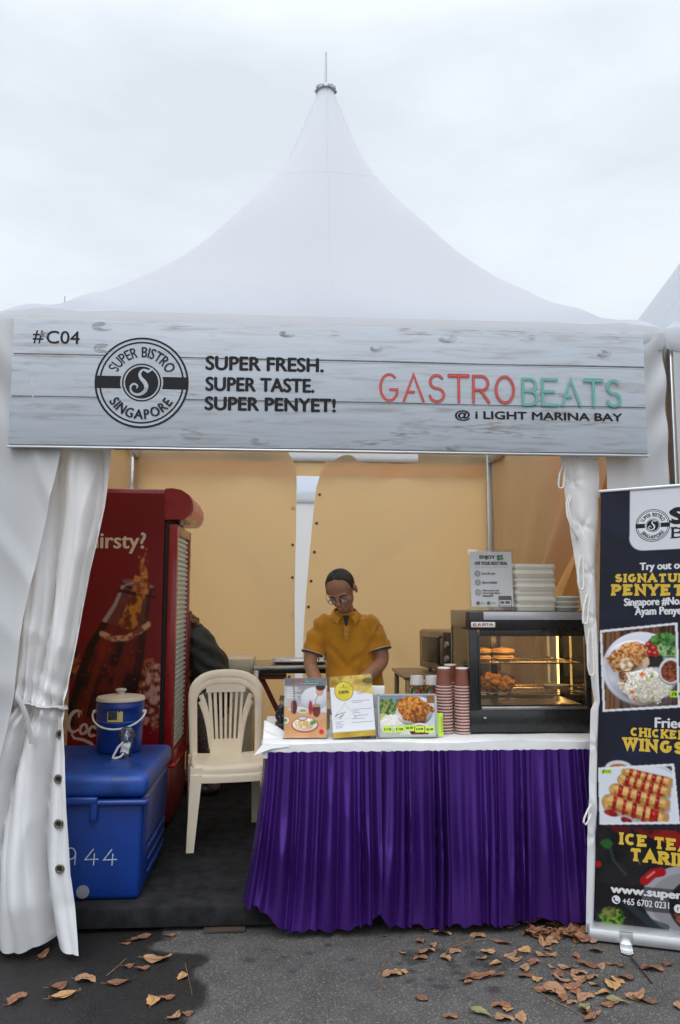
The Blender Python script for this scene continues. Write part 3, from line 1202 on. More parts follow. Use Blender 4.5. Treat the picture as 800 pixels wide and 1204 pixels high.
gc = cloth('tent_curtain', gathered, 90, 190, 'white front curtain at the left, tied in at its waist and flaring over the asphalt', M_pvcw)
# strap round the waist
b = B()
pts = []
for k in range(25):
    u = k / 24
    p = gathered(u, (2.82 - (1.075 - .03 * u)) / (2.82 - .035))
    pts.append(p + Vector((0, -.010, 0)))
b.tube(pts, .022, 8, flat=(.22, 1.0))
b.build('tie_strap', M_pvc, gc)
b = B()
b.tube([(-1.415, -.07, 1.11), (-1.39, -.09, 1.09), (-1.36, -.095, 1.03), (-1.345, -.085, .96), (-1.335, -.08, .905)], .017, 8, flat=(.2, 1.0))
b.build('tie_strap', M_pvc, gc)
for z in (.93, .745, .56, .375):
    u = .925
    v = (2.82 - z) / (2.82 - .035)
    p = gathered(u, v)
    eyelets(gc, [(p.x, p.y - .009, p.z)], .0155)

# ---- front right: drawn-back curtain with puckers and cord loops, corner panel beside it
RL = [(2.84, 1.05), (2.2, 1.075), (1.95, 1.10), (1.75, 1.128), (1.55, 1.152), (1.3, 1.178), (1.12, 1.196), (1.06, 1.205), (1.02, 1.187), (.8, 1.175), (.5, 1.155), (.25, 1.142), (.03, 1.128)]
RR = [(2.84, 1.29), (2.2, 1.266), (1.9, 1.262), (1.55, 1.256), (1.1, 1.240), (.8, 1.226), (.4, 1.206), (.0, 1.180)]
def right_cur(u, v):
    z = 2.82 + (.035 - 2.82) * v
    a = interp(z, RL)
    cc = interp(z, RR)
    x = a + (cc - a) * u
    y = .004 + .010 * math.sin(u * 5 + z * 1.3) - .012 * math.sin(u * math.pi) - .010 * (1 - min(1, 5 * abs(nz3(x * 9 + z * .8, z * 1.6, 21))))
    for (px, pz) in ((1.125, 2.10), (1.165, 1.88), (1.20, 1.66), (1.225, 1.45), (1.215, .86), (1.2, .45)):
        d = math.hypot((x - px) * 1.2, z - pz)
        an = math.atan2(z - pz, x - px)
        y += .009 * math.exp(-(d / .025) ** 2) + .0035 * math.exp(-(d / .09) ** 2) * math.sin(an * 5 + px * 40)
    if z < 2.1:
        y += .055 * u ** 2 * min(1, (2.1 - z) * 3)
    return Vector((x, y, z))
rc = cloth('tent_curtain', right_cur, 44, 240, 'white front curtain at the right with puckered stitches and cord loops', M_pvcw)
def loop(pts, r=.0045):
    b = B()
    b.tube(pts, r, 7)
    b.build('cord_loop', M_rope, rc)
def cord(x, z, L, dx=.0):
    L_ = [(x, -.012, z), (x - .016 + dx * .3, -.022, z - L * .35), (x - .02 + dx * .7, -.026, z - L * .8), (x - .014 + dx, -.026, z - L * .97), (x - .004 + dx, -.026, z - L), (x + .006 + dx, -.026, z - L * .95), (x + .008 + dx * .7, -.024, z - L * .6), (x + .012, -.014, z - .01)]
    loop(L_)
cord(1.077, 2.17, .11, -.012)
loop([(1.105, -.014, 2.03), (1.085, -.024, 1.99), (1.085, -.03, 1.93), (1.105, -.03, 1.87), (1.135, -.022, 1.825), (1.14, -.014, 1.82)])
loop([(1.112, -.014, 2.025), (1.095, -.024, 1.985), (1.096, -.03, 1.93), (1.113, -.03, 1.875), (1.14, -.022, 1.828)])
cord(1.15, 1.74, .16)
cord(1.178, 1.56, .14, -.015)
cord(1.182, 1.40, .22, .005)
loop([(1.165, -.014, .60), (1.145, -.022, .575), (1.128, -.026, .545), (1.122, -.028, .525), (1.13, -.03, .515), (1.145, -.028, .53), (1.16, -.022, .56)])
def corner_panel(u, v):
    z = 2.84 + (.03 - 2.84) * v
    x = 1.296 + (1.645 - 1.296) * u
    y = .0 + .01 * nz3(x * 4, z * 3, 31) + .010 * math.sin(x * 26 + 1.2 * z) * (.5 + .5 * math.sin(z * 2)) - .012 * math.exp(-((u - .3) / .1) ** 2)
    if z > 2.1:
        y += .014 * math.sin(x * 30 - z * 24) * min(1, (z - 2.1) * 3) * u
    if u > .9:
        y += (u - .9) * 1.2
        x = min(x, 1.63)
    return Vector((x, y, z))
cloth('tent_curtain', corner_panel, 44, 120, 'white corner panel behind the roll-up banner at the right post')

# ================================================================== fascia sign
M_plank, _t, _p, _o = new_mat('greywashed_plank_print')
_c = _t.nodes.new('ShaderNodeTexCoord')
_mp = _t.nodes.new('ShaderNodeMapping')
_mp.inputs['Scale'].default_value = (1.1, 1, 14)
_n = _t.nodes.new('ShaderNodeTexNoise')
_n.inputs['Scale'].default_value = 2.4
_n.inputs['Detail'].default_value = 9
_n.inputs['Roughness'].default_value = .62
_n.inputs['Distortion'].default_value = .8
_t.links.new(_c.outputs['Object'], _mp.inputs['Vector'])
_t.links.new(_mp.outputs['Vector'], _n.inputs['Vector'])
_r = _t.nodes.new('ShaderNodeValToRGB')
_e = _r.color_ramp.elements
_e[0].position = .30
_e[0].color = S(158, 156, 158, .92) + (1,)
_e[1].position = .48
_e[1].color = S(174, 181, 189, .97) + (1,)
_e2 = _r.color_ramp.elements.new(.75)
_e2.color = S(181, 188, 197, .99) + (1,)
_t.links.new(_n.outputs['Fac'], _r.inputs['Fac'])
# worn brown-grey patches
_mp2 = _t.nodes.new('ShaderNodeMapping')
_mp2.inputs['Scale'].default_value = (1.0, 1, 5)
_n2 = _t.nodes.new('ShaderNodeTexNoise')
_n2.inputs['Scale'].default_value = 1.9
_n2.inputs['Detail'].default_value = 6
_n2.inputs['Distortion'].default_value = 1.2
_n3 = _t.nodes.new('ShaderNodeTexNoise')
_n3.inputs['Scale'].default_value = 34
_n3.inputs['Detail'].default_value = 5
_t.links.new(_c.outputs['Object'], _mp2.inputs['Vector'])
_t.links.new(_mp2.outputs['Vector'], _n2.inputs['Vector'])
_mp3 = _t.nodes.new('ShaderNodeMapping')
_mp3.inputs['Scale'].default_value = (.35, 1, 3)
_t.links.new(_c.outputs['Object'], _mp3.inputs['Vector'])
_t.links.new(_mp3.outputs['Vector'], _n3.inputs['Vector'])
_ad = _t.nodes.new('ShaderNodeMath')
_ad.operation = 'MULTIPLY'
_a1 = _t.nodes.new('ShaderNodeMapRange')
_a1.inputs['From Min'].default_value = .58
_a1.inputs['From Max'].default_value = .68
_t.links.new(_n2.outputs['Fac'], _a1.inputs['Value'])
_a2 = _t.nodes.new('ShaderNodeMapRange')
_a2.inputs['From Min'].default_value = .46
_a2.inputs['From Max'].default_value = .62
_t.links.new(_n3.outputs['Fac'], _a2.inputs['Value'])
_t.links.new(_a1.outputs['Result'], _ad.inputs[0])
_t.links.new(_a2.outputs['Result'], _ad.inputs[1])
_mx = _t.nodes.new('ShaderNodeMix')
_mx.data_type = 'RGBA'
_mx.inputs['B'].default_value = S(140, 134, 132, 1.0) + (1,)
_t.links.new(_ad.outputs['Value'], _mx.inputs['Factor'])
_t.links.new(_r.outputs['Color'], _mx.inputs['A'])
_t.links.new(_mx.outputs['Result'], _p.inputs['Base Color'])
_p.inputs['Roughness'].default_value = .45

M_ink = mat('black_ink', (.011, .010, .014), rough=.65, spec=.25, var=.15, scale=50)
M_line = mat('plank_joint_ink', (.10, .097, .10), rough=.6, var=.4, scale=20)
M_knot = mat('knot_ink', (.215, .21, .21), rough=.6, var=.30, scale=26, stretch=(1, 1, 5))
M_redtube = mat('coral_red_ink', S(192, 62, 56, .86), rough=.45, var=.1, scale=20)
M_redlite = mat('pale_coral_ink', S(206, 100, 92, .85), rough=.45, var=.06, scale=20)
M_teal = mat('teal_ink', S(92, 172, 160, .84), rough=.45, var=.1, scale=20)
M_teallite = mat('pale_teal_ink', S(124, 186, 176, .84), rough=.45, var=.06, scale=20)

sg = thing('fascia_sign', 'long grey plank-print sign with GASTROBEATS lettering across the tent front', 'sign', (-1.5, -.07, 2.21))
b = B()
b.box((1.485, .012, .302), (2.975, .022, .604), .002)
bd = b.build('board', M_plank, sg)
b = B()
f = Face(b, .0008)
for z, w in ((.436, .0085), (.238, .0065), (.014, .005)):
    L = 2.97
    f.stroke([(x, z + .0012 * math.sin(x * 5)) for x in np.linspace(.004, L, 40)], [w * (.55 + .45 * abs(mnoise.noise(Vector((x * 3, z, 1))) + .6)) for x in np.linspace(0, L, 40)], 0)
    f.stroke([(x, z - w) for x in np.linspace(.004, L, 30)], .002, 1)
for kx, kz, kr in ((.385, .573, .028), (.40, .47, .03), (1.24, .56, .022), (2.0, .555, .026), (1.12, .045, .026), (2.02, .03, .02), (2.76, .50, .022), (.13, .53, .014), (1.66, .50, .018)):
    for j in range(4):
        P = [(kx + .004 * j + 1.9 * kr * (.2 + .22 * j) * math.cos(a) * (1 + .18 * nz3(a, kx, j)), kz + .8 * kr * (.2 + .22 * j) * math.sin(a) * (1 + .2 * nz3(a + 5, kx, j))) for a in np.linspace(.3 * j + kx, .3 * j + kx + 4.6, 22)]
        f.stroke(P, [.0012 + .0022 * abs(nz3(i * .4, kx, j + 3)) for i in range(22)], 1)
b.build('plank_print', [M_line, M_knot], bd)
b = B()
b.box((1.485, .001, .0035), (2.978, .026, .008), .002)
b.build('edge_rail', M_alu, sg)
b = B()
f = Face(b, -.0002)
f.text('#', .087, .134, .488, .548, bold=.0006)
f.text('C04', .148, .297, .488, .548, bold=.0006)
b.build('lettering', M_ink, sg)
b = B()
f = Face(b, -.0002)
f.text('SUPER FRESH.', .878, 1.422, .380, .445, bold=.0034)
f.text('SUPER TASTE.', .880, 1.379, .281, .345, bold=.0034)
f.text('SUPER PENYET!', .878, 1.479, .190, .252, bold=.0034)
b.build('lettering', M_ink, sg)
b = B()
emblem(Face(b, -.0002, .00006), .586, .312, .214, 0, 1)
b.build('emblem', [M_ink, M_plank], sg)
b = B()
f = Face(b, -.0002)
f.text('@ i LIGHT MARINA BAY', 2.046, 2.852, .160, .209, bold=.0022)
b.build('lettering', M_ink, sg)
b = B()
f = Face(b, -.0002)
def neon(word, x0, x1, z0, z1, mi, lite, gap=.26):
    ws = [STROKES[c][0] + gap for c in word]
    k = (x1 - x0) / (sum(ws) - gap)
    x = x0
    for c, w in zip(word, ws):
        for i, st in enumerate(STROKES[c][1]):
            P = [(x + px * k, z0 + pz * (z1 - z0)) for px, pz in st]
            wd = .0128
            if c == 'T' and i == 0:
                wd = .018
            if c == 'A' and i == 1:
                P = [(P[0][0], P[0][1]), (lerp(P[0][0], P[1][0], .5), P[1][1])]
            if c == 'S':
                P = P[::1]
            f.stroke(P, wd, mi, False, True)
            f.stroke(P, wd * .28, lite, False, True)
        x += w * k
neon('GASTRO', 1.690, 2.330, .250, .376, 0, 1)
neon('BEATS', 2.372, 2.845, .242, .366, 2, 3)
b.build('lettering', [M_redtube, M_redlite, M_teal, M_teallite], sg)
# ================================================================== red drinks fridge
M_red = mat('red_enamel', (.30, .011, .012), rough=.28, var=.10, scale=5, coat=.3)
M_redd = mat('dark_red_enamel', (.17, .010, .012), rough=.35, var=.15, scale=8)
M_gap = mat('door_gap', (.02, .012, .012), rough=.7)
M_liner = mat('fridge_liner', (.62, .68, .68), rough=.4, var=.05)
M_print = printed('glossy_print', rough=.32)
M_matte = printed('matte_print', rough=.55, spec=.25)
M_cream = mat('cream_ink', (.72, .62, .44), rough=.4, var=.05)
M_pink = mat('logo_white_ink', (.62, .50, .46), rough=.4, var=.05)
M_dpane = glass('door_pane', (.95, .99, .98), .045, .03, 1.015)
M_pane = glass('clear_pane', (.93, .97, .96), .06)

def fridge_art(w, h):
    c = Canvas(w, h, .0045, (134, 15, 22))
    c.mask(np.clip(fnoise(c.U.shape, 60, 3) * 1.2 - .3, 0, 1), (112, 10, 17), .7)
    X = lambda x: x + 1.68          # world x to sheet u
    Zz = lambda z: z - .42          # world z to sheet v
    # splashes of cola behind the bottle
    for i, (cx, cz, rx, rz) in enumerate(((-1.63, 1.10, .10, .24), (-1.58, .95, .12, .20), (-1.07, .98, .09, .14), (-1.05, .84, .09, .10))):
        m = c.ellipse(X(cx), Zz(cz), rx, rz, 0, 1.5, 40 + i, 12)
        c.mask(m, c.tex((70, 14, 8), (176, 92, 40), 9, 50 + i, 2.2))
    m = c.ellipse(X(-1.06), Zz(.93), .08, .16, 0, 1.6, 77, 6)
    c.mask(m, c.tex((120, 22, 20), (214, 170, 150), 6, 61, 2.5), .8)
    # red swoosh the name sits on
    sw = [(X(-1.68), Zz(1.02)), (X(-1.56), Zz(1.03)), (X(-1.44), Zz(.92)), (X(-1.31), Zz(.80)), (X(-1.12), Zz(.72)), (X(-1.10), Zz(.60)), (X(-1.3), Zz(.56)), (X(-1.5), Zz(.60)), (X(-1.68), Zz(.66))]
    c.mask(c.poly(sw), (140, 16, 26))
    # bottle, leaning right
    ax = np.array([(-1.44, .70), (-1.40, .86), (-1.355, 1.02), (-1.31, 1.19), (-1.265, 1.34), (-1.225, 1.46), (-1.195, 1.585), (-1.19, 1.615)])
    wd = np.array([.17, .19, .195, .185, .145, .115, .096, .092])
    dirv = np.gradient(ax, axis=0)
    dirv /= np.linalg.norm(dirv, axis=1)[:, None]
    nn = np.stack([dirv[:, 1], -dirv[:, 0]], 1)
    L = ax - nn * wd[:, None]
    Rr = ax + nn * wd[:, None]
    poly = [(X(p[0]), Zz(p[1])) for p in np.vstack([L, Rr[::-1]])]
    bm = c.poly(poly)
    c.mask(bm, c.tex((44, 8, 6), (120, 26, 12), 22, 12, 1.8))
    def strip(k0, k1, t0, t1, col, al, lo=None):
        q = []
        for k in range(k0, k1 + 1):
            q.append(ax[k] + nn[k] * wd[k] * t0)
        for k in range(k1, k0 - 1, -1):
            q.append(ax[k] + nn[k] * wd[k] * t1)
        c.mask(c.poly([(X(p[0]), Zz(p[1])) for p in q]), col, al)
    strip(0, 4, -1, -.72, (26, 5, 5), .9)
    strip(0, 4, .70, .98, (38, 8, 8), .8)
    strip(0, 4, -.55, -.35, (150, 44, 20), .45)
    strip(0, 4, .18, .5, (134, 34, 16), .5)
    strip(4, 7, -1, 1, (128, 70, 58), .55)
    strip(4, 7, -1, -.8, (220, 200, 190), .5)
    strip(4, 7, .8, 1.0, (40, 10, 10), .7)
    strip(4, 6, -.3, .55, c.tex((112, 40, 10), (228, 140, 40), 8, 5, 2.4), .85)
    # foam line and mouth
    fo = [(X(-1.40), Zz(1.305)), (X(-1.33), Zz(1.272)), (X(-1.24), Zz(1.28)), (X(-1.16), Zz(1.325)), (X(-1.115), Zz(1.365))]
    c.mask(c.line(fo, .035), c.tex((150, 70, 50), (232, 178, 132), 5, 9, 2), .95)
    c.mask(c.ellipse(X(-1.19), Zz(1.612), .115, .035, -12), (60, 20, 20))
    c.mask(c.ellipse(X(-1.19), Zz(1.618), .098, .024, -12), (150, 96, 84))
    c.mask(c.line([(X(-1.30), Zz(1.575)), (X(-1.19), Zz(1.555)), (X(-1.08), Zz(1.535))], .022), (52, 20, 22))
    c.mask(c.line([(X(-1.29), Zz(1.60)), (X(-1.20), Zz(1.632)), (X(-1.09), Zz(1.60))], .008), (200, 176, 170), .8)
    # splash rising from the mouth
    for i, (cx, cz, rx, rz, ro) in enumerate(((-1.165, 1.60, .05, .075, 10), (-1.150, 1.67, .022, .07, 8), (-1.165, 1.75, .012, .04, -15), (-1.145, 1.80, .008, .012, 0), (-1.185, 1.79, .007, .01, 0), (-1.13, 1.76, .007, .01, 0), (-1.14, 1.84, .005, .008, 0))):
        c.mask(c.ellipse(X(cx), Zz(cz), rx, rz, ro, .9 if i < 3 else 0, 80 + i, 5), c.tex((150, 60, 18), (226, 150, 70), 5, 90 + i, 2), .95)
    # scattered droplets
    rng = np.random.RandomState(8)
    for _ in range(60):
        u, v = rng.uniform(0, .62), rng.uniform(.2, 1.0)
        r = rng.uniform(.002, .006)
        c.mask(c.ellipse(u, v, r, r), (172, 60, 50), .8)
    c.blur(1)
    return c.a * .86

def fridge():
    t = thing('drinks_fridge', 'tall red drinks fridge with a splashing bottle picture on its side', 'fridge', (0, 0, 0))
    y0, y1, x0, x1 = 1.42, 2.12, -1.70, -1.03
    b = B()
    b.box(((x0 + x1) / 2, (y0 + y1) / 2 + .004, 1.175), (x1 - x0, y1 - y0 - .008, 2.11), .012)
    for x in (x0 + .06, x1 - .06):
        b.cyl((x, y0 + .07, PZ), (x, y0 + .07, PZ + .03), .02)
    body = b.build('cabinet', M_red, t)
    paint('side_picture', fridge_art(.65, 1.78), .65, 1.78, body, M_print, (-1.68, y0 - .001, .42))
    b = B()
    f = Face(b, y0 - .0012)
    f.text('Thirsty?', -1.590, -1.147, 1.812, 1.945, bold=.0032)
    b.build('lettering', M_cream, body)
    # looping script name
    b = B()
    f = Face(b, y0 - .0012)
    k, ox, oz = .155, -1.605, .715
    def P(pts):
        a = RD(-14)
        return [(ox + k * (x * math.cos(a) - z * math.sin(a)), oz + k * (x * math.sin(a) + z * math.cos(a))) for x, z in pts]
    def scr(pts, w):
        f.stroke(P(pts), [k * q for q in w], 0, False, True)
    Cc = arcpts(.30, .42, .26, .42, 52, 318, 18)
    scr([(.40, .62), (.34, .72), (.42, .84)] + Cc, [.05, .06, .07] + [.07 + .08 * math.sin(math.pi * i / 18) for i in range(19)])
    def o_(x):
        scr(arcpts(x, .2, .13, .19, 80, 450, 14), [.07 + .05 * abs(math.cos(i)) for i in range(15)])
    o_(.70)
    scr(arcpts(1.06, .2, .13, .19, 50, 315, 12), [.11] * 13)
    o_(1.42)
    scr([(1.55, .36), (1.55, .1), (1.62, .02), (1.70, .06)], [.09, .1, .08, .04])
    scr([(.52, .1), (.62, .06)], [.05, .05])
    scr([(.82, .24), (.94, .28)], [.05, .05])
    scr([(1.16, .04), (1.30, .1)], [.05, .05])
    # the ribbon tail under the C
    scr([(.44, .08), (.30, -.10), (.44, -.22), (.8, -.20), (1.15, -.26), (1.38, -.40), (1.16, -.36), (1.22, -.46)], [.03, .06, .10, .12, .12, .05, .06, .02])
    b.build('lettering', M_pink, body)
    # near-black slab standing in for the shaded gap, then the door
    b = B()
    b.box((-1.016, (y0 + y1) / 2, 1.26), (.03, y1 - y0 - .03, 1.60), .002)
    b.build('door_gap', M_gap, t)
    d0, d1 = -1.0, -.945
    b = B()
    zt, zb = 2.00, .50
    b.box(((d0 + d1) / 2, y0 + .030, (zt + zb) / 2), (d1 - d0, .06, zt - zb), .006)
    b.box(((d0 + d1) / 2, y1 - .030, (zt + zb) / 2), (d1 - d0, .06, zt - zb), .006)
    b.box(((d0 + d1) / 2, (y0 + y1) / 2, zt - .03), (d1 - d0 - .002, y1 - y0 - .122, .06), .005)
    b.box(((d0 + d1) / 2, (y0 + y1) / 2, zb + .03), (d1 - d0 - .002, y1 - y0 - .122, .06), .005)
    door = b.build('door', M_red, t)
    b = B()
    b.raw([(d1 - .003, y0 + .058, zb + .058), (d1 - .003, y1 - .058, zb + .058), (d1 - .003, y1 - .058, zt - .058), (d1 - .003, y0 + .058, zt - .058)], [(0, 1, 2, 3)])
    b.build('glass_pane', M_dpane, door)
    b = B()
    b.box((d1 + .004, y1 - .03, 1.22), (.012, .022, .42), .004)
    b.build('handle', M_redd, door)
    # lit interior
    b = B()
    b.box((-.974, (y0 + y1) / 2, 1.25), (.006, y1 - y0 - .122, 1.38))
    b.build('liner', M_liner, t)
    b = B()
    for k in range(42):
        z = .585 + k * .0325
        b.box((-.9645, (y0 + y1) / 2, z), (.010, y1 - y0 - .126, .017), .002)
    b.build('shelf_front', M_white, t)
    b = B()
    b.cyl((-.9595, y0 + .067, .58), (-.9595, y0 + .067, 1.92), .0035, seg=10)
    b.build('strip_lamp', emit('cool_strip_lamp', (.72, 1.0, .97), 15.0), t)
    # kick panel below the door, louvred
    b = B()
    b.box((-.985, (y0 + y1) / 2, .315), (.07, y1 - y0, .33), .012)
    kp = b.build('kick_panel', M_redd, t)
    b = B()
    b.box((-.955, (y0 + y1) / 2, .488), (.06, y1 - y0 + .004, .03), .01)
    b.build('ledge', M_red, kp)
    # bulging header
    b = B()
    prof = [(-1.03, 2.232), (-.985, 2.235), (-.93, 2.225), (-.885, 2.195), (-.862, 2.15), (-.858, 2.10), (-.872, 2.06), (-.90, 2.035), (-1.03, 2.03)]
    b.loft([[(x, y, z) for x, z in prof] for y in (y0 - .002, y0 + .01, y1 - .01, y1 + .002)])
    hd = b.build('header', M_red, t)
    b = B()
    def hs(u, v):
        k = 2 + v * 4.0
        i = int(min(k, 5.99))
        fr = k - i
        x = lerp(prof[i][0], prof[i + 1][0], fr) + .002
        z = lerp(prof[i][1], prof[i + 1][1], fr)
        return Vector((x + .002, y0 + .03 + (y1 - y0 - .06) * u, z))
    b.grid(hs, 4, 8)
    b.build('header_sign', mat('header_red', (.62, .05, .045), rough=.3, var=.1), hd)
    b = B()
    vs, fs = glyphs('Coca-Cola')
    az, bz = vs[:, 1].min(), vs[:, 1].max()
    ay, by_ = vs[:, 0].min(), vs[:, 0].max()
    vv = []
    for x, z in vs:
        p = hs((x - ay) / (by_ - ay) * .84 + .08, 1 - ((z - az) / (bz - az) * .5 + .25))
        vv.append((p.x + .003, p.y, p.z))
    b.raw(vv, fs)
    b.build('lettering', M_pink, hd)
    b = B()
    b.cyl((-.93, y0 + .05, 2.0), (-.93, y0 + .05, 2.035), .012)
    b.build('door_hinge', M_galv, t)
    return t
fridge()

# ================================================================== big blue cooler box
M_blue = mat('blue_plastic', (.002, .034, .225), rough=.38, var=.16, scale=4, bump=.12, bscale=90, coat=.15)
M_blued = mat('blue_plastic_scuffed', (.005, .044, .235), rough=.46, rvar=.5, var=.42, scale=7, bump=.2, bscale=60)
M_chalk = mat('chalk_white_marker', (.48, .56, .66), rough=.8, var=.3, scale=60)
t = thing('cooler_box', 'large blue plastic cooler box marked 944 on the platform at the left', 'cooler', (-1.24, .665, PZ))
b = B()
b.box((0, 0, .235), (.66, .78, .47), .028, 4, taper=.955)
body = b.build('body', M_blue, t)
b = B()
b.box((0, -.388, .455), (.70, .05, .03), .012, 3)
b.box((.10, -.401, .425), (.035, .035, .105), .010, 3)
b.box((-.18, -.401, .425), (.035, .035, .105), .010, 3)
b.box((-.04, -.403, .468), (.315, .036, .035), .010, 3)
b.build('handle', M_blue, body)
b = B()
b.box((.332, 0, .21), (.012, .5, .012), .004)
b.box((.331, 0, .15), (.012, .5, .012), .004)
b.box((.330, 0, .09), (.012, .5, .012), .004)
b.build('side_rib', M_blue, body)
b = B()
b.box((0, 0, .528), (.692, .815, .105), .036, 5)
b.grid(lambda u, v: Vector((-.28 + .56 * u, -.33 + .66 * v, .5815 + .0015 * math.sin(u * 3.14) * math.sin(v * 3.14))), 6, 6)
b.build('lid', M_blued, t)
b = B()
b.lathe([(0, -.022), (.018, -.022), (.022, -.016), (.022, 0)], M=Matrix.Rotation(RD(90), 4, 'X'), seg=20)
b.lathe([(0, 0.0), (.030, 0.0), (.030, .006), (0, .008)], M=Matrix.Rotation(RD(90), 4, 'X'), seg=24)
b.warp(lambda v: v + Vector((.055, -.374, .045)))
b.build('drain_plug', mat('grey_plug', (.34, .36, .38), rough=.35, metal=.5), body)
b = B()
fc = Face(b, -.3885)
w_ = .0055
def d4(x, z, h=.072, wd=.06):
    fc.stroke([(x + wd * .62, z + h), (x, z + h * .34), (x + wd, z + h * .36)], w_, 0, False, True)
    fc.stroke([(x + wd * .72, z + h * .7), (x + wd * .66, z)], w_, 0, False, True)
fc.stroke(arcpts(-.005, .222, .022, .026, 20, 380, 16), w_, 0, False, True)
fc.stroke([(.018, .225), (.014, .17)], w_, 0, False, True)
d4(.062, .168)
d4(.148, .165)
b.warp(lambda v: Vector((v.x, v.y + .0035 + .016 * (.235 - v.z) / .235 * 1.0, v.z)))
b.build('lettering', M_chalk, body)

# ---- insulated jug on the cooler
t = thing('drinks_jug', 'round blue insulated drinks jug with a cream lid on the cooler box', 'jug', (-1.155, .86, .693))
b = B()
b.lathe([(0, 0), (.105, 0), (.115, .006), (.120, .02), (.127, .20), (.129, .235), (.1305, .238), (.1305, .256), (.128, .26), (.128, .275), (0, .275)], seg=40)
body = b.build('body', M_blue, t)
b = B()
b.lathe([(.121, .165), (.1285, .166), (.1285, .174), (.121, .175)], seg=40)
b.build('band', mat('blue_band', (.03, .11, .42), rough=.3), body)
b = B()
b.lathe([(.1285, .274), (.132, .277), (.132, .284), (.125, .296), (.06, .306), (0, .308)], seg=40)
lid = b.build('lid', mat('cream_plastic', (.62, .54, .40), rough=.4, var=.08), t)
b = B()
b.lathe([(0, .305), (.022, .307), (.02, .32), (.03, .326), (.03, .334), (.022, .338), (0, .338)], seg=24)
b.build('knob', mat('grey_cream_knob', (.48, .44, .36), rough=.45), lid)
b = B()
pts = []
for k in range(25):
    a = math.pi * k / 24
    pts.append((-math.cos(a) * .142, -.02 - math.sin(a) * .135, .215 - math.sin(a) * .075))
b.tube(pts, .0052, 8)
for s in (-1, 1):
    b.cyl((s * .125, -.015, .215), (s * .145, -.015, .215), .010, seg=10)
b.build('bail_handle', M_white, t)
lab = thing('sticker', '', '', (0, 0, 0))
for k_ in ('label', 'category'):
    if k_ in lab: del lab[k_]
bpy.data.objects.remove(lab)
def onjug(x, z, r=.1278):
    return Vector((r * math.sin(x / r), -r * math.cos(x / r), z))
b = B()
b.grid(lambda u, v: onjug(-.045 + .085 * u, .175 + .075 * v, .1284), 12, 4, mi=0)
b.grid(lambda u, v: onjug(-.040 + .05 * u, .185 + .044 * v, .1288), 10, 3, mi=1)
b.grid(lambda u, v: onjug(.014 + .02 * u, .19 + .025 * v, .1288), 4, 2, mi=2)
vs, fs = glyphs('TOYOGEL')
sx = .07 / (vs[:, 0].max() - vs[:, 0].min())
b.raw([tuple(onjug(-.04 + (x - vs[:, 0].min()) * sx, .234 + z * .016, .1291)) for x, z in vs], fs, 1)
b.build('sticker', [mat('sticker_yellow', (.68, .52, .07), rough=.4), mat('sticker_dark', (.035, .045, .05), rough=.4, var=.8, scale=70), mat('sticker_pale', (.55, .5, .35), rough=.4)], body)

# ---- clear cup with a domed lid and a paper strap in it
M_clear = glass('clear_cup_plastic', (.93, .94, .95), .10, .06)
t = thing('plastic_cup', 'small clear plastic cup with a domed lid on the cooler box', 'cup', (-1.08, .68, .693))
b = B()
b.lathe([(0, .001), (.026, .001), (.027, .004), (.040, .105), (.042, .107), (.042, .111)], seg=28)
b.build('cup_wall', M_clear, t)
b = B()
b.lathe([(.043, .108), (.0445, .112), (.043, .118), (.040, .122), (.037, .138), (.026, .152), (.010, .158)], seg=28)
b.build('dome_lid', M_clear, t)
b = B()
b.grid(lambda u, v: Vector((-.02 + .044 * u + .012 * v - .008, -.030 - .008 * math.sin(u * 3.1) + .003 * math.sin(v * 9), .028 + .058 * v + .008 * math.sin(u * 4))), 10, 10)
b.tube([(-.01, -.036, .085), (-.035, -.042, .06), (-.055, -.045, .02), (-.062, -.045, .006), (-.045, -.045, .004), (-.02, -.043, .012), (-.005, -.04, .03)], .006, 8, flat=(.4, 1))
b.build('paper_strap', mat('white_paper', (.74, .74, .73), rough=.8, var=.05), t)

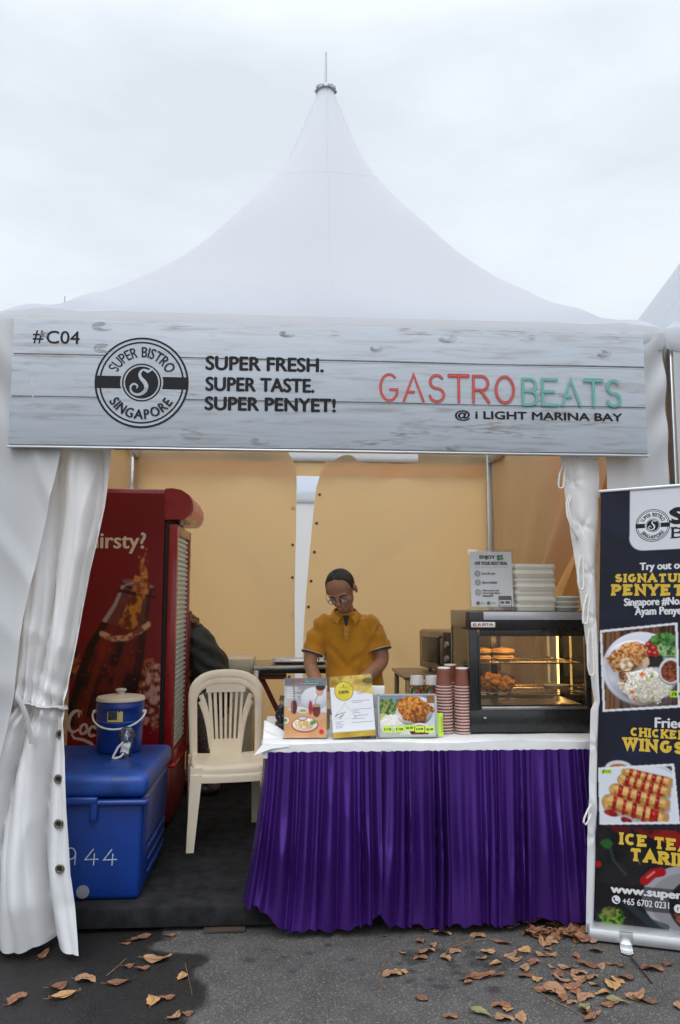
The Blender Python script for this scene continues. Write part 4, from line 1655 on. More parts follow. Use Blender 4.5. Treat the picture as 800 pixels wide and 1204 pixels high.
# ================================================================== two stacked white garden chairs
M_chair = mat('cream_white_plastic', (.91, .79, .61), rough=.42, var=.07, scale=7, bump=.05, bscale=120)
def make_chair():
    t = thing('garden_chair', 'white plastic garden chair with a slatted back, upper one of the stacked pair', 'chair', (-.585, 1.255, PZ + .038), RD(9), 'stacked white plastic chairs')
    # seat: dished shell with a rolled front lip
    def seat(u, v):
        x = (u - .5) * 2
        y = -.215 + .42 * v
        hw = .222 - .018 * v
        dx = abs(x)
        z = .425 - .012 * (1 - x * x) * math.sin(math.pi * min(1, v * 1.1)) - .012 * v + .010 * dx ** 6
        if v < .1:
            z -= .012 * ((.1 - v) / .1) ** 2
        # rounded corners
        k = 1.0
        if v < .16:
            k = 1 - .10 * ((.16 - v) / .16) ** 2
        return Vector((x * hw * k, y, z))
    b = B()
    b.grid(seat, 28, 22, thick=.006)
    # skirt round the edge
    ring = [seat(i / 28, 0) for i in range(29)] + [seat(1, j / 22) for j in range(1, 23)] + [seat(1 - i / 28, 1) for i in range(1, 29)] + [seat(0, 1 - j / 22) for j in range(1, 22)]
    n = len(ring)
    c0 = Vector((0, 0, 0))
    def outset(p, d, z):
        q = Vector((p.x, p.y, 0))
        l = q.length
        return Vector((p.x * (1 + d / l), p.y * (1 + d / l), p.z + z))
    rows = [ring, [outset(p, .006, -.004) for p in ring], [outset(p, .010, -.016) for p in ring], [outset(p, .011, -.045) for p in ring]]
    vs, fs = [], []
    for r in rows:
        vs += [tuple(p) for p in r]
    for j in range(3):
        for i in range(n):
            k = (i + 1) % n
            fs.append((j * n + i, j * n + k, (j + 1) * n + k, (j + 1) * n + i))
    b.raw(vs, fs)
    st = b.build('seat', M_chair, t, angle=50)
    for x in (-.035, 0, .035):
        b = B()
        b.box((x, .165, .4095), (.012, .007, .003), .001)
        b.build('drain_hole', M_dark, st)
    # back: plane leaning backwards
    def bk(x, h, d=0.0):
        lean = .20
        yy = .19 + lean * h * .95 - .05 * (1 - (x / .23) ** 2) * 0 + d
        yy += .035 * (1 - min(1, abs(x) / .22) ** 2)
        return Vector((x, yy - .035, .42 + h))
    b = B()
    outer = []
    for i in range(41):
        s = i / 40
        if s < .28:
            q = s / .28
            outer.append((-.198 - .012 * q, -.02 + q * .36))
        elif s > .72:
            q = (1 - s) / .28
            outer.append((.198 + .012 * q, -.02 + q * .36))
        else:
            a = math.pi * (1 - (s - .28) / .44)
            outer.append((.21 * (abs(math.cos(a)) ** .75) * (1 if math.cos(a) > 0 else -1), .34 + .135 * abs(math.sin(a)) ** .85))
    b.tube([bk(x, h) for x, h in outer], [.021 + .010 * (1 - abs(2 * i / 40 - 1)) for i in range(41)], 12, flat=(1.0, .42))
    # splat: solid foot, flaring side bands, seven ribs
    def band(x0, x1, h0, h1, w0, w1, curve=0.0, n=14):
        pts = []
        rs = []
        for i in range(n + 1):
            q = i / n
            pts.append(bk(lerp(x0, x1, q) + curve * q * q * q, lerp(h0, h1, q)))
            rs.append(lerp(w0, w1, q))
        b.tube(pts, rs, 8, flat=(1.0, .34))
    def foot(u, v):
        return bk((-.098 + .196 * u), -.005 + .085 * v, -.004)
    b.grid(foot, 12, 4, thick=.008)
    for i in range(7):
        k = (i - 3) / 3
        band(k * .080, k * .108, .07, .43, .0075, .0085)
    band(-.092, -.125, .06, .35, .011, .016, -.035)
    band(.092, .125, .06, .35, .011, .016, .035)
    b.grid(lambda u, v: bk((-.125 + .25 * u), .40 + .06 * v, -.003), 12, 3, thick=.008)
    b.build('backrest', M_chair, t, angle=50)
    for sx in (-1, 1):
        for sy in (-1, 1):
            b = B()
            top = Vector((sx * .198, -.195 if sy < 0 else .165, .415))
            bot = Vector((sx * (.225 if sy < 0 else .20), -.232 if sy < 0 else .262, 0))
            rings = []
            for q in (0, .15, .5, .97, 1.0):
                p = top.lerp(bot, q)
                w = lerp(.034, .021, q)
                d = lerp(.030, .019, q)
                c_ = .006
                # L-shaped channel, open to the inside
                o_ = [(-w, -d), (w, -d), (w, -d + .008), (-w + .012, -d + .010), (-w + .010, d), (-w, d)]
                rings.append([(p.x - sx * x * 1.0, p.y + (y if sy < 0 else -y), p.z) for x, y in o_])
            b.loft(rings)
            b.build('leg', M_chair, t)
    return t
ch = make_chair()
dup(ch, (-.585, 1.245, PZ), None, 'white plastic garden chair with a slatted back, lower one of the stacked pair')

# ================================================================== counter
TZ = .85
t = thing('folding_table', 'folding counter table hidden under white cloth and purple skirt', 'table', (.5, .555, PZ))
b = B()
b.box((0, 0, TZ - PZ - .02), (1.66, .76, .034), .006)
b.build('tabletop', mat('laminate_top', (.45, .42, .38), rough=.5), t)
for sx in (-1, 1):
    for sy in (-1, 1):
        b = B()
        b.cyl((sx * .7, sy * .3, .0), (sx * .7, sy * .3, TZ - PZ - .038), .016, seg=12)
        b.build('leg', M_galv, t)
M_cloth = mat('white_tablecloth', (.74, .74, .74), rough=.85, var=.05, scale=9, bump=.35, bscale=30, sheen=.2)
def tcloth(u, v):
    # v: 0 at hem front .. 1 at hem back
    x = -.345 + 1.70 * u
    s = v * 1.02
    wob = .008 * nz3(x * 6, 0, 1)
    if s < .07:
        y, z = .168 - .006 + wob * .5 + .003 * math.sin(x * 31), TZ + .004 - (.07 - s) + .005 * math.sin(x * 9) + .004 * nz3(x * 14, 2, 0)
    elif s < .90:
        y, z = .168 + (s - .07), TZ + .004 + .0015 * nz3(x * 8, s * 8, 3) + .004 * max(0, nz3(x * 5, s * 6, 9))
    else:
        y, z = .998 + wob, TZ + .004 - (s - .90)
    return Vector((x, y, z))
b = B()
b.grid(tcloth, 120, 60)
# left end hanging over, bunched with a pulled corner
def endc(u, v):
    y = .168 + .83 * u
    z = TZ + .004 - .065 * v
    return Vector((-.345 - .012 * v - .010 * math.sin(u * 17) * v, y, z + .006 * math.sin(u * 23) * v))
b.grid(endc, 40, 4)
b.poly([(-.345, .16, TZ), (-.37, .15, TZ - .03), (-.385, .142, TZ - .046), (-.30, .156, TZ - .02), (-.22, .160, TZ - .012), (-.22, .163, TZ)], thick=.003)
b.grid(lambda u, v: Vector((-.345 + .13 * u, .27 + .25 * v, TZ + .006 + .05 * math.sin(math.pi * min(1, v * 1.1)) * (1 - u) ** .7 * (1 + .4 * math.sin(v * 14 + u * 5)))), 14, 24)
tcl = tag(b.build('tablecloth', M_cloth, angle=60), 'white cloth covering the counter top above the purple skirt', 'tablecloth')
b = B()
for x in (.03, .27, .56, .80, 1.06, 1.24):
    b.lathe([(0, -.004), (.004, -.003), (.006, 0)], M=Matrix.Rotation(RD(90), 4, 'X'), c=(x, .160, TZ - .044 + .004 * math.sin(x * 9)), seg=10)
b.build('pin', M_brass, tcl)

M_satin = mat('purple_satin', (.072, .021, .21), rough=.27, metal=.62, var=.16, scale=9, spec=.5, bump=.10, bscale=500, stretch=(1, 1, .15))
def skirt_piece(xa, xb, seed, label, left_sweep=0.0, hem=lambda u: .02, leftret=False):
    rng = random.Random(seed)
    # irregular gathers
    cum = [0.0]
    while cum[-1] < 1.0:
        cum.append(cum[-1] + rng.choice((.55, .8, 1.1, 1.6)) * rng.uniform(.85, 1.15) * .047 / (xb - xa))
    amps = [rng.uniform(.45, 1.35) for _ in cum] + [1, 1]
    drift = [rng.uniform(-1, 1) for _ in cum] + [0, 0]
    def f(u, v):
        z0 = TZ - .035
        zh = hem(u)
        z = z0 + (zh - z0) * v
        uu = u
        x = xa + (xb - xa) * u
        # sideways drift: lines fan out towards the left hem
        x -= left_sweep * v ** 1.5 * (1 - u) ** 2
        k = 0
        q = uu + .012 * v * math.sin(u * 9 + seed) + .006 * nz3(u * 9, v * 2, seed)
        q = min(max(q, 0), .9999)
        while k < len(cum) - 2 and cum[k + 1] < q:
            k += 1
        t_ = (q - cum[k]) / (cum[k + 1] - cum[k])
        a = (.028 + .028 * min(1, v * 1.6)) * amps[k] * (1 - .5 * max(0, v - .6) / .4)
        # some folds fork: a second furrow opens part of the way down
        fork = drift[k] * .5 + .4
        # sharp pinned pleats at the top, rounder below
        s = math.sin(math.pi * t_)
        s = s ** (2.3 - 1.0 * v)
        if amps[k] > .8:
            s -= .42 * math.exp(-((t_ - .5) / .16) ** 2) * max(0, min(1, (fork + .25 - v) * 5))
        y = .158 - a * s - .055 * v ** 1.3 - .014 * math.sin(u * 13 + seed) * v + .012 * nz3(u * 7, v * 3, seed + 4) * v
        x += .006 * drift[k] * v * math.sin(2 * math.pi * t_)
        z += .006 * math.sin(2 * math.pi * t_) * (v > .97)
        if leftret and u < .05:
            y += (.05 - u) / .05 * .10 * (1 - .3 * v)
        return Vector((x, y, z))
    o = cloth('table_skirt', f, int((xb - xa) * 420), 44, label, M_satin, None, 'table skirt')
    return o
skirt_piece(-.342, .215, 3, 'purple satin table skirt, shorter left piece with a swept-out corner', .085,
            lambda u: .135 - .10 * max(0, min(1, (u - .08) / .22)) + .085 * max(0, min(1, (u - .72) / .28)) ** 1.8 + .005 * math.sin(u * 18), True)
skirt_piece(.218, 1.32, 9, 'purple satin table skirt, longer right piece behind the roll-up banner', .03,
            lambda u: .033 + .075 * max(0, 1 - u / .06) ** 1.5 + .008 * math.sin(u * 21) + .006 * math.sin(u * 47) + .02 * u)
# ================================================================== things at the back of the booth
M_steel = mat('stainless_steel', (.50, .49, .47), rough=.33, metal=1.0, var=.10, scale=14, stretch=(1, 6, 1))
t = thing('steel_table', 'stainless steel table against the back curtain left of the man', 'table', (-.16, 2.62, PZ))
b = B()
b.box((0, 0, .895), (.66, .56, .028), .004)
b.build('tabletop', M_steel, t)
b = B()
b.box((.0, -.02, .865), (.56, .44, .03), .004)
b.build('under_frame', M_black, t)
for sx in (-1, 1):
    for sy in (-1, 1):
        b = B()
        b.box((sx * .305, sy * .25, .44), (.032, .032, .88), .004)
        b.build('leg', M_steel, t)
b = B()
b.box((0, 0, .20), (.58, .48, .02), .003)
b.build('lower_shelf', M_steel, t)
t = thing('steel_tray', 'shallow steel tray lying on the back steel table', 'tray', (-.14, 2.60, PZ + .91))
b = B()
b.grid(lambda u, v: Vector((-.21 + .42 * u, -.16 + .32 * v, .004 + .022 * max(0, 1 - 12 * min(u, 1 - u, v, 1 - v)))), 26, 26, thick=.002)
b.build('pan', M_steel, t)
b = B()
b.tube([(-.211, -.161, .026), (.211, -.161, .026), (.211, .161, .026), (-.211, .161, .026)], .005, 6, closed=True)
b.build('rim', M_steel, t)
t = thing('folding_stool', 'dark red folding stool frame leaning under the back steel table', 'stool', (-.30, 2.42, PZ))
M_redm = mat('dark_red_tube', (.17, .018, .02), rough=.4, var=.15)
for k, (x0, x1) in enumerate(((-.15, .02), (.06, -.10))):
    b = B()
    b.tube([(x0 + .02, .0 + .03 * k, .80), (x1 + .1, .02 + .03 * k, .30), (x1 + .12, .03 + .03 * k, .012)], .011, 8)
    b.tube([(x0 + .02, .20 + .03 * k, .80), (x1 + .1, .22 + .03 * k, .30), (x1 + .12, .23 + .03 * k, .012)], .011, 8)
    b.tube([(x0 + .02, .0 + .03 * k, .80), (x0 + .02, .20 + .03 * k, .80)], .011, 8)
    b.build('leg', M_redm, t)
b = B()
b.box((-.05, .11, .815), (.22, .26, .022), .009)
b.build('seat', M_redm, t)
t = thing('chest_freezer', 'cream white chest freezer at the back behind the garden chairs', 'freezer', (-.76, 2.82, PZ))
M_cr = mat('cream_enamel', (.74, .66, .49), rough=.4, var=.06)
b = B()
b.box((0, 0, .415), (.50, .44, .80), .012)
b.build('body', M_cr, t)
b = B()
b.box((0, -.004, .885), (.52, .46, .12), .014)
lid = b.build('lid', M_cr, t)
b = B()
b.box((0, -.238, .85), (.16, .02, .02), .005)
b.build('handle', M_white, lid)
b = B()
f = Face(b, -.2215)
f.disc(.18, .52, .028, 0, 24)
f.disc(.18, .515, .018, 1, 20)
b.build('sticker', [mat('sticker_white', (.7, .68, .62)), mat('sticker_red', (.5, .06, .05))], t)

t = thing('steel_table', 'narrow steel bench behind the paper cups with a microwave on it', 'table', (.99, 2.28, PZ))
M_brs = mat('dull_steel', (.34, .29, .23), rough=.4, metal=.85, var=.15, scale=12)
b = B()
b.box((0, 0, .858), (.80, .66, .022), .004)
b.build('tabletop', M_brs, t)
for sx in (-1, 1):
    for sy in (-1, 1):
        b = B()
        b.box((sx * .365, sy * .29, .423), (.035, .035, .845), .004)
        b.build('leg', M_brs, t)
b = B()
b.box((.0, .0, .30), (.69, .55, .02), .003)
b.box((0, -.31, .80), (.68, .02, .06), .003)
b.build('lower_shelf', M_brs, t)
t = thing('microwave', 'brown steel microwave turned aside on the back bench behind the paper cups', 'microwave', (1.07, 2.28, PZ + .87), RD(-72))
M_mw = mat('bronze_steel', (.36, .30, .23), rough=.32, metal=.7, var=.12, scale=9)
b = B()
b.box((0, 0, .165), (.50, .40, .29), .008)
for sx in (-1, 1):
    for sy in (-1, 1):
        b.cyl((sx * .2, sy * .15, 0), (sx * .2, sy * .15, .025), .015, seg=10)
b.build('body', M_mw, t)
b = B()
b.box((-.06, -.209, .165), (.37, .018, .275), .005)
dr = b.build('door', M_mw, t)
b = B()
b.box((-.06, -.2195, .165), (.28, .005, .19), .002)
b.build('window', mat('dark_door_glass', (.05, .042, .035), rough=.12, spec=.6), dr)
b = B()
b.tube([(.105, -.22, .06), (.105, -.245, .07), (.105, -.245, .26), (.105, -.22, .27)], .009, 8)
b.build('handle', M_black, dr)
b = B()
b.box((.187, -.207, .165), (.116, .016, .275), .004)
pn = b.build('control_panel', M_black, t)
for k, z in enumerate((.215, .115)):
    b = B()
    b.lathe([(0, .018), (.022, .018), (.025, .0)], M=Matrix.Rotation(RD(90), 4, 'X'), c=(.187, -.215, z), seg=18)
    b.build('knob', M_galv, pn)
t = thing('water_bottle', 'small clear bottle on the back table beside the man', 'bottle', (.035, 2.58, PZ + .91))
b = B()
b.lathe([(0, .001), (.028, .001), (.030, .008), (.030, .09), (.02, .115), (.011, .13), (.011, .145)], seg=20)
b.build('bottle_wall', M_clear, t)
b = B()
b.lathe([(0, .16), (.0125, .16), (.0125, .142)], seg=16)
b.build('cap', M_white, t)

# ================================================================== people
M_skin = mat('skin', (.40, .20, .115), rough=.48, var=.14, scale=18, bump=.08, bscale=160)
M_hair = mat('black_hair', (.019, .012, .008), rough=.6, var=.7, scale=40, bump=.5, bscale=140, stretch=(1, 1, .25))
M_shirt = mat('yellow_pique', (.58, .245, .005), rough=.85, var=.10, scale=7, bump=.25, bscale=420, sheen=.25)
M_trim = mat('shirt_trim', (.55, .50, .40), rough=.8)
M_navy = mat('navy_trim', (.02, .02, .03), rough=.8)
M_trou = mat('dark_trousers', (.03, .03, .035), rough=.85, var=.2, bump=.2, bscale=300)
M_shoe = mat('black_shoe', (.02, .018, .016), rough=.4)

def ring(cx, cy, cz, rx, ry, n=28, tilt=0.0):
    return [Vector((cx + rx * math.cos(2 * math.pi * i / n), cy + ry * math.sin(2 * math.pi * i / n), cz + tilt * math.cos(2 * math.pi * i / n))) for i in range(n)]

def head_parts(b, M):
    """skull, jaw, nose, ears, brow, lips fused later with the body; face looks along -y before M"""
    h = B()
    h.ell((0, .012, .035), (.074, .094, .088))
    h.ell((0, -.018, -.035), (.060, .066, .075))
    h.ell((0, -.045, -.088), (.034, .032, .026))
    h.ell((0, -.072, .018), (.050, .018, .014))
    h.tube([(0, -.084, .012), (0, -.098, -.012), (0, -.108, -.030)], [.009, .012, .014], 10)
    h.ell((0, -.100, -.034), (.019, .012, .010))
    h.ell((0, -.086, -.060), (.023, .009, .006))
    h.ell((0, -.084, -.070), (.020, .010, .007))
    for s in (-1, 1):
        h.ell((s * .040, -.058, -.022), (.024, .022, .020))
        h.ell((s * .031, -.079, .000), (.014, .008, .009))
        h.ell((s * .077, .012, -.004), (.010, .019, .033), rot=(0.15, 0, s * .35))
    h.warp(lambda v: M @ v)
    me = h.mesh('tmp', [])
    b.bm.from_mesh(me)
    bpy.data.meshes.remove(me)

def limb(b, pts, rs, seg=14):
    # smooth the joints with spheres and a resampled spine
    P = [Vector(p) for p in pts]
    out, rr = [], []
    for i in range(len(P) - 1):
        for k in range(6):
            t = k / 6
            p0, p1, p2, p3 = P[max(i - 1, 0)], P[i], P[i + 1], P[min(i + 2, len(P) - 1)]
            q = .5 * ((2 * p1) + (p2 - p0) * t + (2 * p0 - 5 * p1 + 4 * p2 - p3) * t * t + (3 * p1 - p0 - 3 * p2 + p3) * t ** 3)
            out.append(q)
            rr.append(lerp(rs[i], rs[i + 1], t))
    out.append(P[-1])
    rr.append(rs[-1])
    b.tube(out, rr, seg)
    b.ell(P[0], (rs[0],) * 3, sub=2)
    b.ell(P[-1], (rs[-1],) * 3, sub=2)

def hand(b, wrist, d, pn, side, scale=1.0, curl=.8):
    """palm with four bent fingers and a thumb; d points along the hand, pn out of the back of the hand"""
    d = Vector(d).normalized()
    pn = (Vector(pn) - d * Vector(pn).dot(d)).normalized()
    s = d.cross(pn) * side
    w = Vector(wrist)
    k = scale
    for i in range(4):
        o = (i - 1.5) * .019 * k
        b.tube([w + s * o * .6, w + d * .045 * k + s * o, w + d * .085 * k + s * o], [.014 * k, .013 * k, .0115 * k], 8)
    for i, L in enumerate((.068, .078, .073, .057)):
        o = (i - 1.5) * .0205 * k
        p = w + d * .085 * k + s * o
        dirn = d.copy()
        pts = [p - d * .01]
        rr = [.0098 * k]
        for j, f in enumerate((.45, .32, .23)):
            dirn = (dirn - pn * curl * (.32 + .25 * j)).normalized()
            p = p + dirn * L * f * k
            pts.append(p)
            rr.append((.0092 - .0012 * j) * k)
        b.tube(pts, rr, 8)
        b.ell(pts[-1], (rr[-1],) * 3, sub=2)
    p = w + d * .03 * k - s * .028 * k
    t1 = p + (d * .6 - s * .7 - pn * .35).normalized() * .036 * k
    t2 = t1 + (d * .9 - s * .1 - pn * .45).normalized() * .032 * k
    b.tube([w + d * .012 * k - s * .012 * k, p, t1, t2], [.014 * k, .0135 * k, .011 * k, .0085 * k], 8)
    b.ell(t2, (.0085 * k,) * 3, sub=2)

def man():
    t = thing('person', 'man in a yellow polo shirt and glasses looking down behind the counter', 'person', (.135, 1.27, PZ))
    HM = Matrix.Translation((-.044, -.128, 1.468)) @ Euler((RD(36), RD(-7), RD(-24))).to_matrix().to_4x4() @ Matrix.Diagonal((1.15, 1.08, 1.05, 1))
    b = B()
    head_parts(b, HM)
    limb(b, [(.0, .0, 1.27), (-.010, -.02, 1.35), (-.026, -.062, 1.41)], [.062, .052, .048])
    b.loft([ring(.055, .03, .80, .15, .105), ring(.05, .02, .95, .148, .105), ring(.025, .01, 1.10, .155, .10), ring(0, 0, 1.22, .145, .088), ring(0, -.005, 1.28, .10, .065)])
    limb(b, [(-.155, -.01, 1.265), (-.20, -.03, 1.15), (-.228, -.055, 1.03), (-.195, -.17, .935), (-.15, -.275, .865)], [.044, .046, .042, .039, .027])
    limb(b, [(.155, -.01, 1.265), (.195, -.02, 1.15), (.212, -.045, 1.04), (.12, -.16, .965), (.02, -.262, .905)], [.044, .047, .043, .041, .028])
    hand(b, (-.15, -.275, .865), (.42, -.8, -.42), (-.4, -.3, .85), -1)
    hand(b, (.02, -.262, .905), (-.68, -.55, -.48), (.3, -.35, .85), 1)
    for s in (-1, 1):
        limb(b, [(.055 + s * .08, .03, .82), (.06 + s * .09, .015, .45), (.06 + s * .095, .03, .09)], [.082, .052, .036])
        limb(b, [(.06 + s * .095, .05, .045), (.06 + s * .10, -.10, .03)], [.036, .028])
    sk = soft_remesh(b, .0062, 3)
    o = sk.build('body', M_skin, t, angle=180)
    # eyes and brows
    for s in (-1, 1):
        b = B()
        b.ell((s * .031, -.0845, -.001), (.011, .004, .0035), sub=2)
        b.warp(lambda v: HM @ v)
        b.build('eye', M_navy, o)
        b = B()
        b.tube([(s * .014, -.0905, .019), (s * .03, -.0895, .025), (s * .050, -.078, .020)], [.003, .004, .0025], 6)
        b.warp(lambda v: HM @ v)
        b.build('eyebrow', M_hair, o)
    # thinning hair: cap on the back and sides, receding over the brow
    b = B()
    def hp(u, v):
        az = (u - .5) * 2 * math.pi * .985           # 0 = back of the head
        q = abs(az)
        # hairline: low at the nape, over the ears, receding at the temples, high across the brow
        tab = ((0, -.95), (.9, -.80), (1.35, -.42), (1.62, -.12), (1.80, -.30), (1.93, -.05), (2.05, .42), (2.25, .74), (2.55, .84), (2.9, .95), (3.2, .98))
        lo = np.interp(q, [p_[0] for p_ in tab], [p_[1] for p_ in tab]) + .03 * mnoise.noise(Vector((az * 6, 1, 2)))
        hi = math.pi / 2
        el = lerp(lo, hi, v)
        k = 1.028 + .03 * mnoise.noise(Vector((az * 9, el * 3, 3)))
        if v < .06:
            k = 1.0
        p = Vector((math.sin(az) * math.cos(el) * .075 * k, .012 + math.cos(az) * math.cos(el) * .095 * k, .035 + math.sin(el) * .089 * k))
        return HM @ p
    b.grid(hp, 96, 22)
    b.build('hair', M_hair, t, angle=180)
    # spectacles
    b = B()
    for s in (-1, 1):
        b.tube([HM @ Vector((s * .033 + .022 * math.cos(a), -.098 + .006 * abs(math.cos(a)), -.006 + .015 * math.sin(a))) for a in [2 * math.pi * k / 18 for k in range(18)]], .0016, 6, closed=True)
        b.tube([HM @ Vector(p) for p in ((s * .055, -.094, -.002), (s * .074, -.06, .004), (s * .082, .005, .006), (s * .080, .022, -.008))], .0016, 6)
    b.tube([HM @ Vector(p) for p in ((-.011, -.099, -.003), (0, -.103, .000), (.011, -.099, -.003))], .0016, 6)
    gl = b.build('glasses', mat('spectacle_metal', (.16, .13, .10), rough=.3, metal=.9), t)
    for s in (-1, 1):
        b = B()
        b.poly([HM @ Vector((s * .033 + .0205 * math.cos(a), -.0975 + .006 * abs(math.cos(a)), -.006 + .0138 * math.sin(a))) for a in [2 * math.pi * k / 18 for k in range(18)]])
        b.build('lens', glass('spectacle_lens', (.93, .95, .93), .12), gl)
    # polo shirt
    b = B()
    b.loft([ring(.06, .03, .765, .180, .128), ring(.058, .03, .80, .178, .128), ring(.052, .022, .93, .176, .13), ring(.045, .015, 1.02, .172, .126), ring(.028, .008, 1.11, .176, .12), ring(.004, 0, 1.20, .182, .112), ring(-.002, -.004, 1.255, .172, .10), ring(-.006, -.012, 1.30, .128, .082), ring(-.010, -.022, 1.338, .078, .068)])
    limb(b, [(-.13, -.006, 1.262), (-.165, -.015, 1.215), (-.198, -.028, 1.155), (-.216, -.04, 1.085)], [.070, .070, .068, .068])
    limb(b, [(.13, -.006, 1.262), (.165, -.012, 1.215), (.190, -.018, 1.16), (.206, -.03, 1.105)], [.070, .070, .069, .069])
    sh = soft_remesh(b, .0085, 4)
    sh.bm.normal_update()
    for v in sh.bm.verts:
        p = v.co
        q = Vector((p.x * 5 + 3, p.y * 5, p.z * 13 + p.x * 7))
        k = .010 * mnoise.noise(q) + .003 * mnoise.noise(p * 26) - .010 * (1 - min(1, 4.5 * abs(mnoise.noise(Vector((p.x * 4 + p.z * 3, p.y * 3, p.z * 5 - abs(p.x) * 6 + 7))))))
        if .78 < p.z < 1.05:
            k += .006 * math.sin(p.z * 55 + p.x * 22 + 3 * mnoise.noise(p * 6)) * (1.05 - p.z) / .27
        if abs(p.x - .0) > .15 and p.z > 1.08:
            k += .004 * math.sin(p.z * 70 + p.x * 30)
        v.co = p + v.normal * k
    # flat sleeve hems: squash the rounded ends
    for v in sh.bm.verts:
        for c, d in (((-.2165, -.041, 1.083), (-.06, -.04, -.20)), ((.2065, -.031, 1.103), (.05, -.04, -.20))):
            d_ = Vector(d).normalized()
            r = v.co - Vector(c)
            if r.length < .10:
                k = r.dot(d_)
                if k > 0:
                    v.co -= d_ * k * .97
    shirt = sh.build('polo_shirt', M_shirt, t, angle=180)
    for (c, d, r) in (((-.2165, -.041, 1.084), (-.06, -.04, -.20), .064), ((.2065, -.031, 1.104), (.05, -.04, -.20), .066)):
        d_ = Vector(d).normalized()
        u_ = d_.cross(Vector((0, 1, 0))).normalized()
        w_ = d_.cross(u_)
        for kk, (mm, off) in enumerate(((M_trim, -.006), (M_navy, .001))):
            b = B()
            b.tube([Vector(c) + d_ * off + (u_ * math.cos(a) + w_ * math.sin(a)) * (r + .0015) for a in [2 * math.pi * i / 32 for i in range(32)]], .0036, 6, closed=True)
            b.build('sleeve_trim', mm, shirt)
    # collar: two leaves meeting in a V below the throat
    for s in (-1, 1):
        b = B()
        def col(u, v):
            # u from the nape round to the front point, v from the neck seam outwards
            a = math.pi * .5 - s * (.0 + u * math.pi * .86)
            rx, ry = .066 + .022 * v, .060 + .020 * v
            x = -.013 + rx * math.cos(a) + (s * .014 * v * u ** 3)
            y = -.032 + ry * math.sin(a) - .020 * u
            z = 1.358 + .020 * (1 - u) - .055 * u ** 1.6 - .026 * v - .012 * v * u ** 2 + .012 * math.sin(math.pi * v)
            return Vector((x, y, z))
        b.grid(col, 22, 5, thick=.004)
        b.build('collar', mat('collar_yellow', (.60, .26, .008), rough=.85, var=.1), shirt)
    b = B()
    b.poly([(-.034, -.1125, 1.318), (.008, -.1125, 1.318), (-.010, -.1235, 1.255), (-.018, -.1235, 1.255)], thick=.004)
    b.build('neck_opening', M_navy, shirt)
    b = B()
    b.box((-.013, -.1285, 1.215), (.030, .004, .085), .0015, rot=(RD(-6), 0, 0))
    b.build('placket', M_shirt, shirt)
    for z in (1.238, 1.205):
        b = B()
        b.lathe([(0, .003), (.005, .003), (.0055, 0)], M=Matrix.Rotation(RD(90), 4, 'X'), c=(-.013, -.1315, z), seg=12)
        b.build('button', M_trim, shirt)
    # watch on the left wrist
    b = B()
    w0, w1 = Vector((.12, -.16, .965)), Vector((.02, -.262, .905))
    d_ = (w1 - w0).normalized()
    c = w0.lerp(w1, .86)
    u_ = d_.cross(Vector((0, 0, 1))).normalized()
    n_ = u_.cross(d_)
    b.tube([c + (u_ * math.cos(a) + n_ * math.sin(a)) * .0325 for a in [2 * math.pi * i / 28 for i in range(28)]], .0075, 8, closed=True)
    wt = b.build('watch', mat('watch_steel', (.42, .36, .26), rough=.3, metal=1.0), t)
    b = B()
    Mw = Matrix((u_, d_, n_)).transposed().to_4x4()
    Mw.translation = c + n_ * .033
    fw = -n_ * .3 - u_ * .0
    b.lathe([(0, .010), (.015, .010), (.018, .006), (.018, 0)], M=Mw, seg=20)
    b.build('watch_face', mat('watch_dial', (.10, .10, .10), rough=.2), wt)
    # trousers and shoes
    b = B()
    b.loft([ring(.06, .03, .70, .17, .12), ring(.06, .03, .84, .168, .12)])
    for s in (-1, 1):
        limb(b, [(.055 + s * .078, .03, .78), (.06 + s * .09, .02, .45), (.06 + s * .095, .035, .10)], [.095, .075, .066])
    soft_remesh(b, .012, 3).build('trousers', M_trou, t, angle=180)
    for s in (-1, 1):
        b = B()
        b.ell((.06 + s * .10, -.035, .04), (.045, .135, .05))
        b.warp(lambda v: Vector((v.x, v.y, max(v.z, .001))))
        b.build('shoe', M_shoe, t)
man()
# what he is working on: a chopping board with a takeaway box
t = thing('chopping_board', 'white chopping board on the counter under the hands of the man', 'chopping board', (.09, .885, TZ + .006))
b = B()
b.box((0, 0, .008), (.34, .22, .016), .005)
b.build('board', M_white, t)

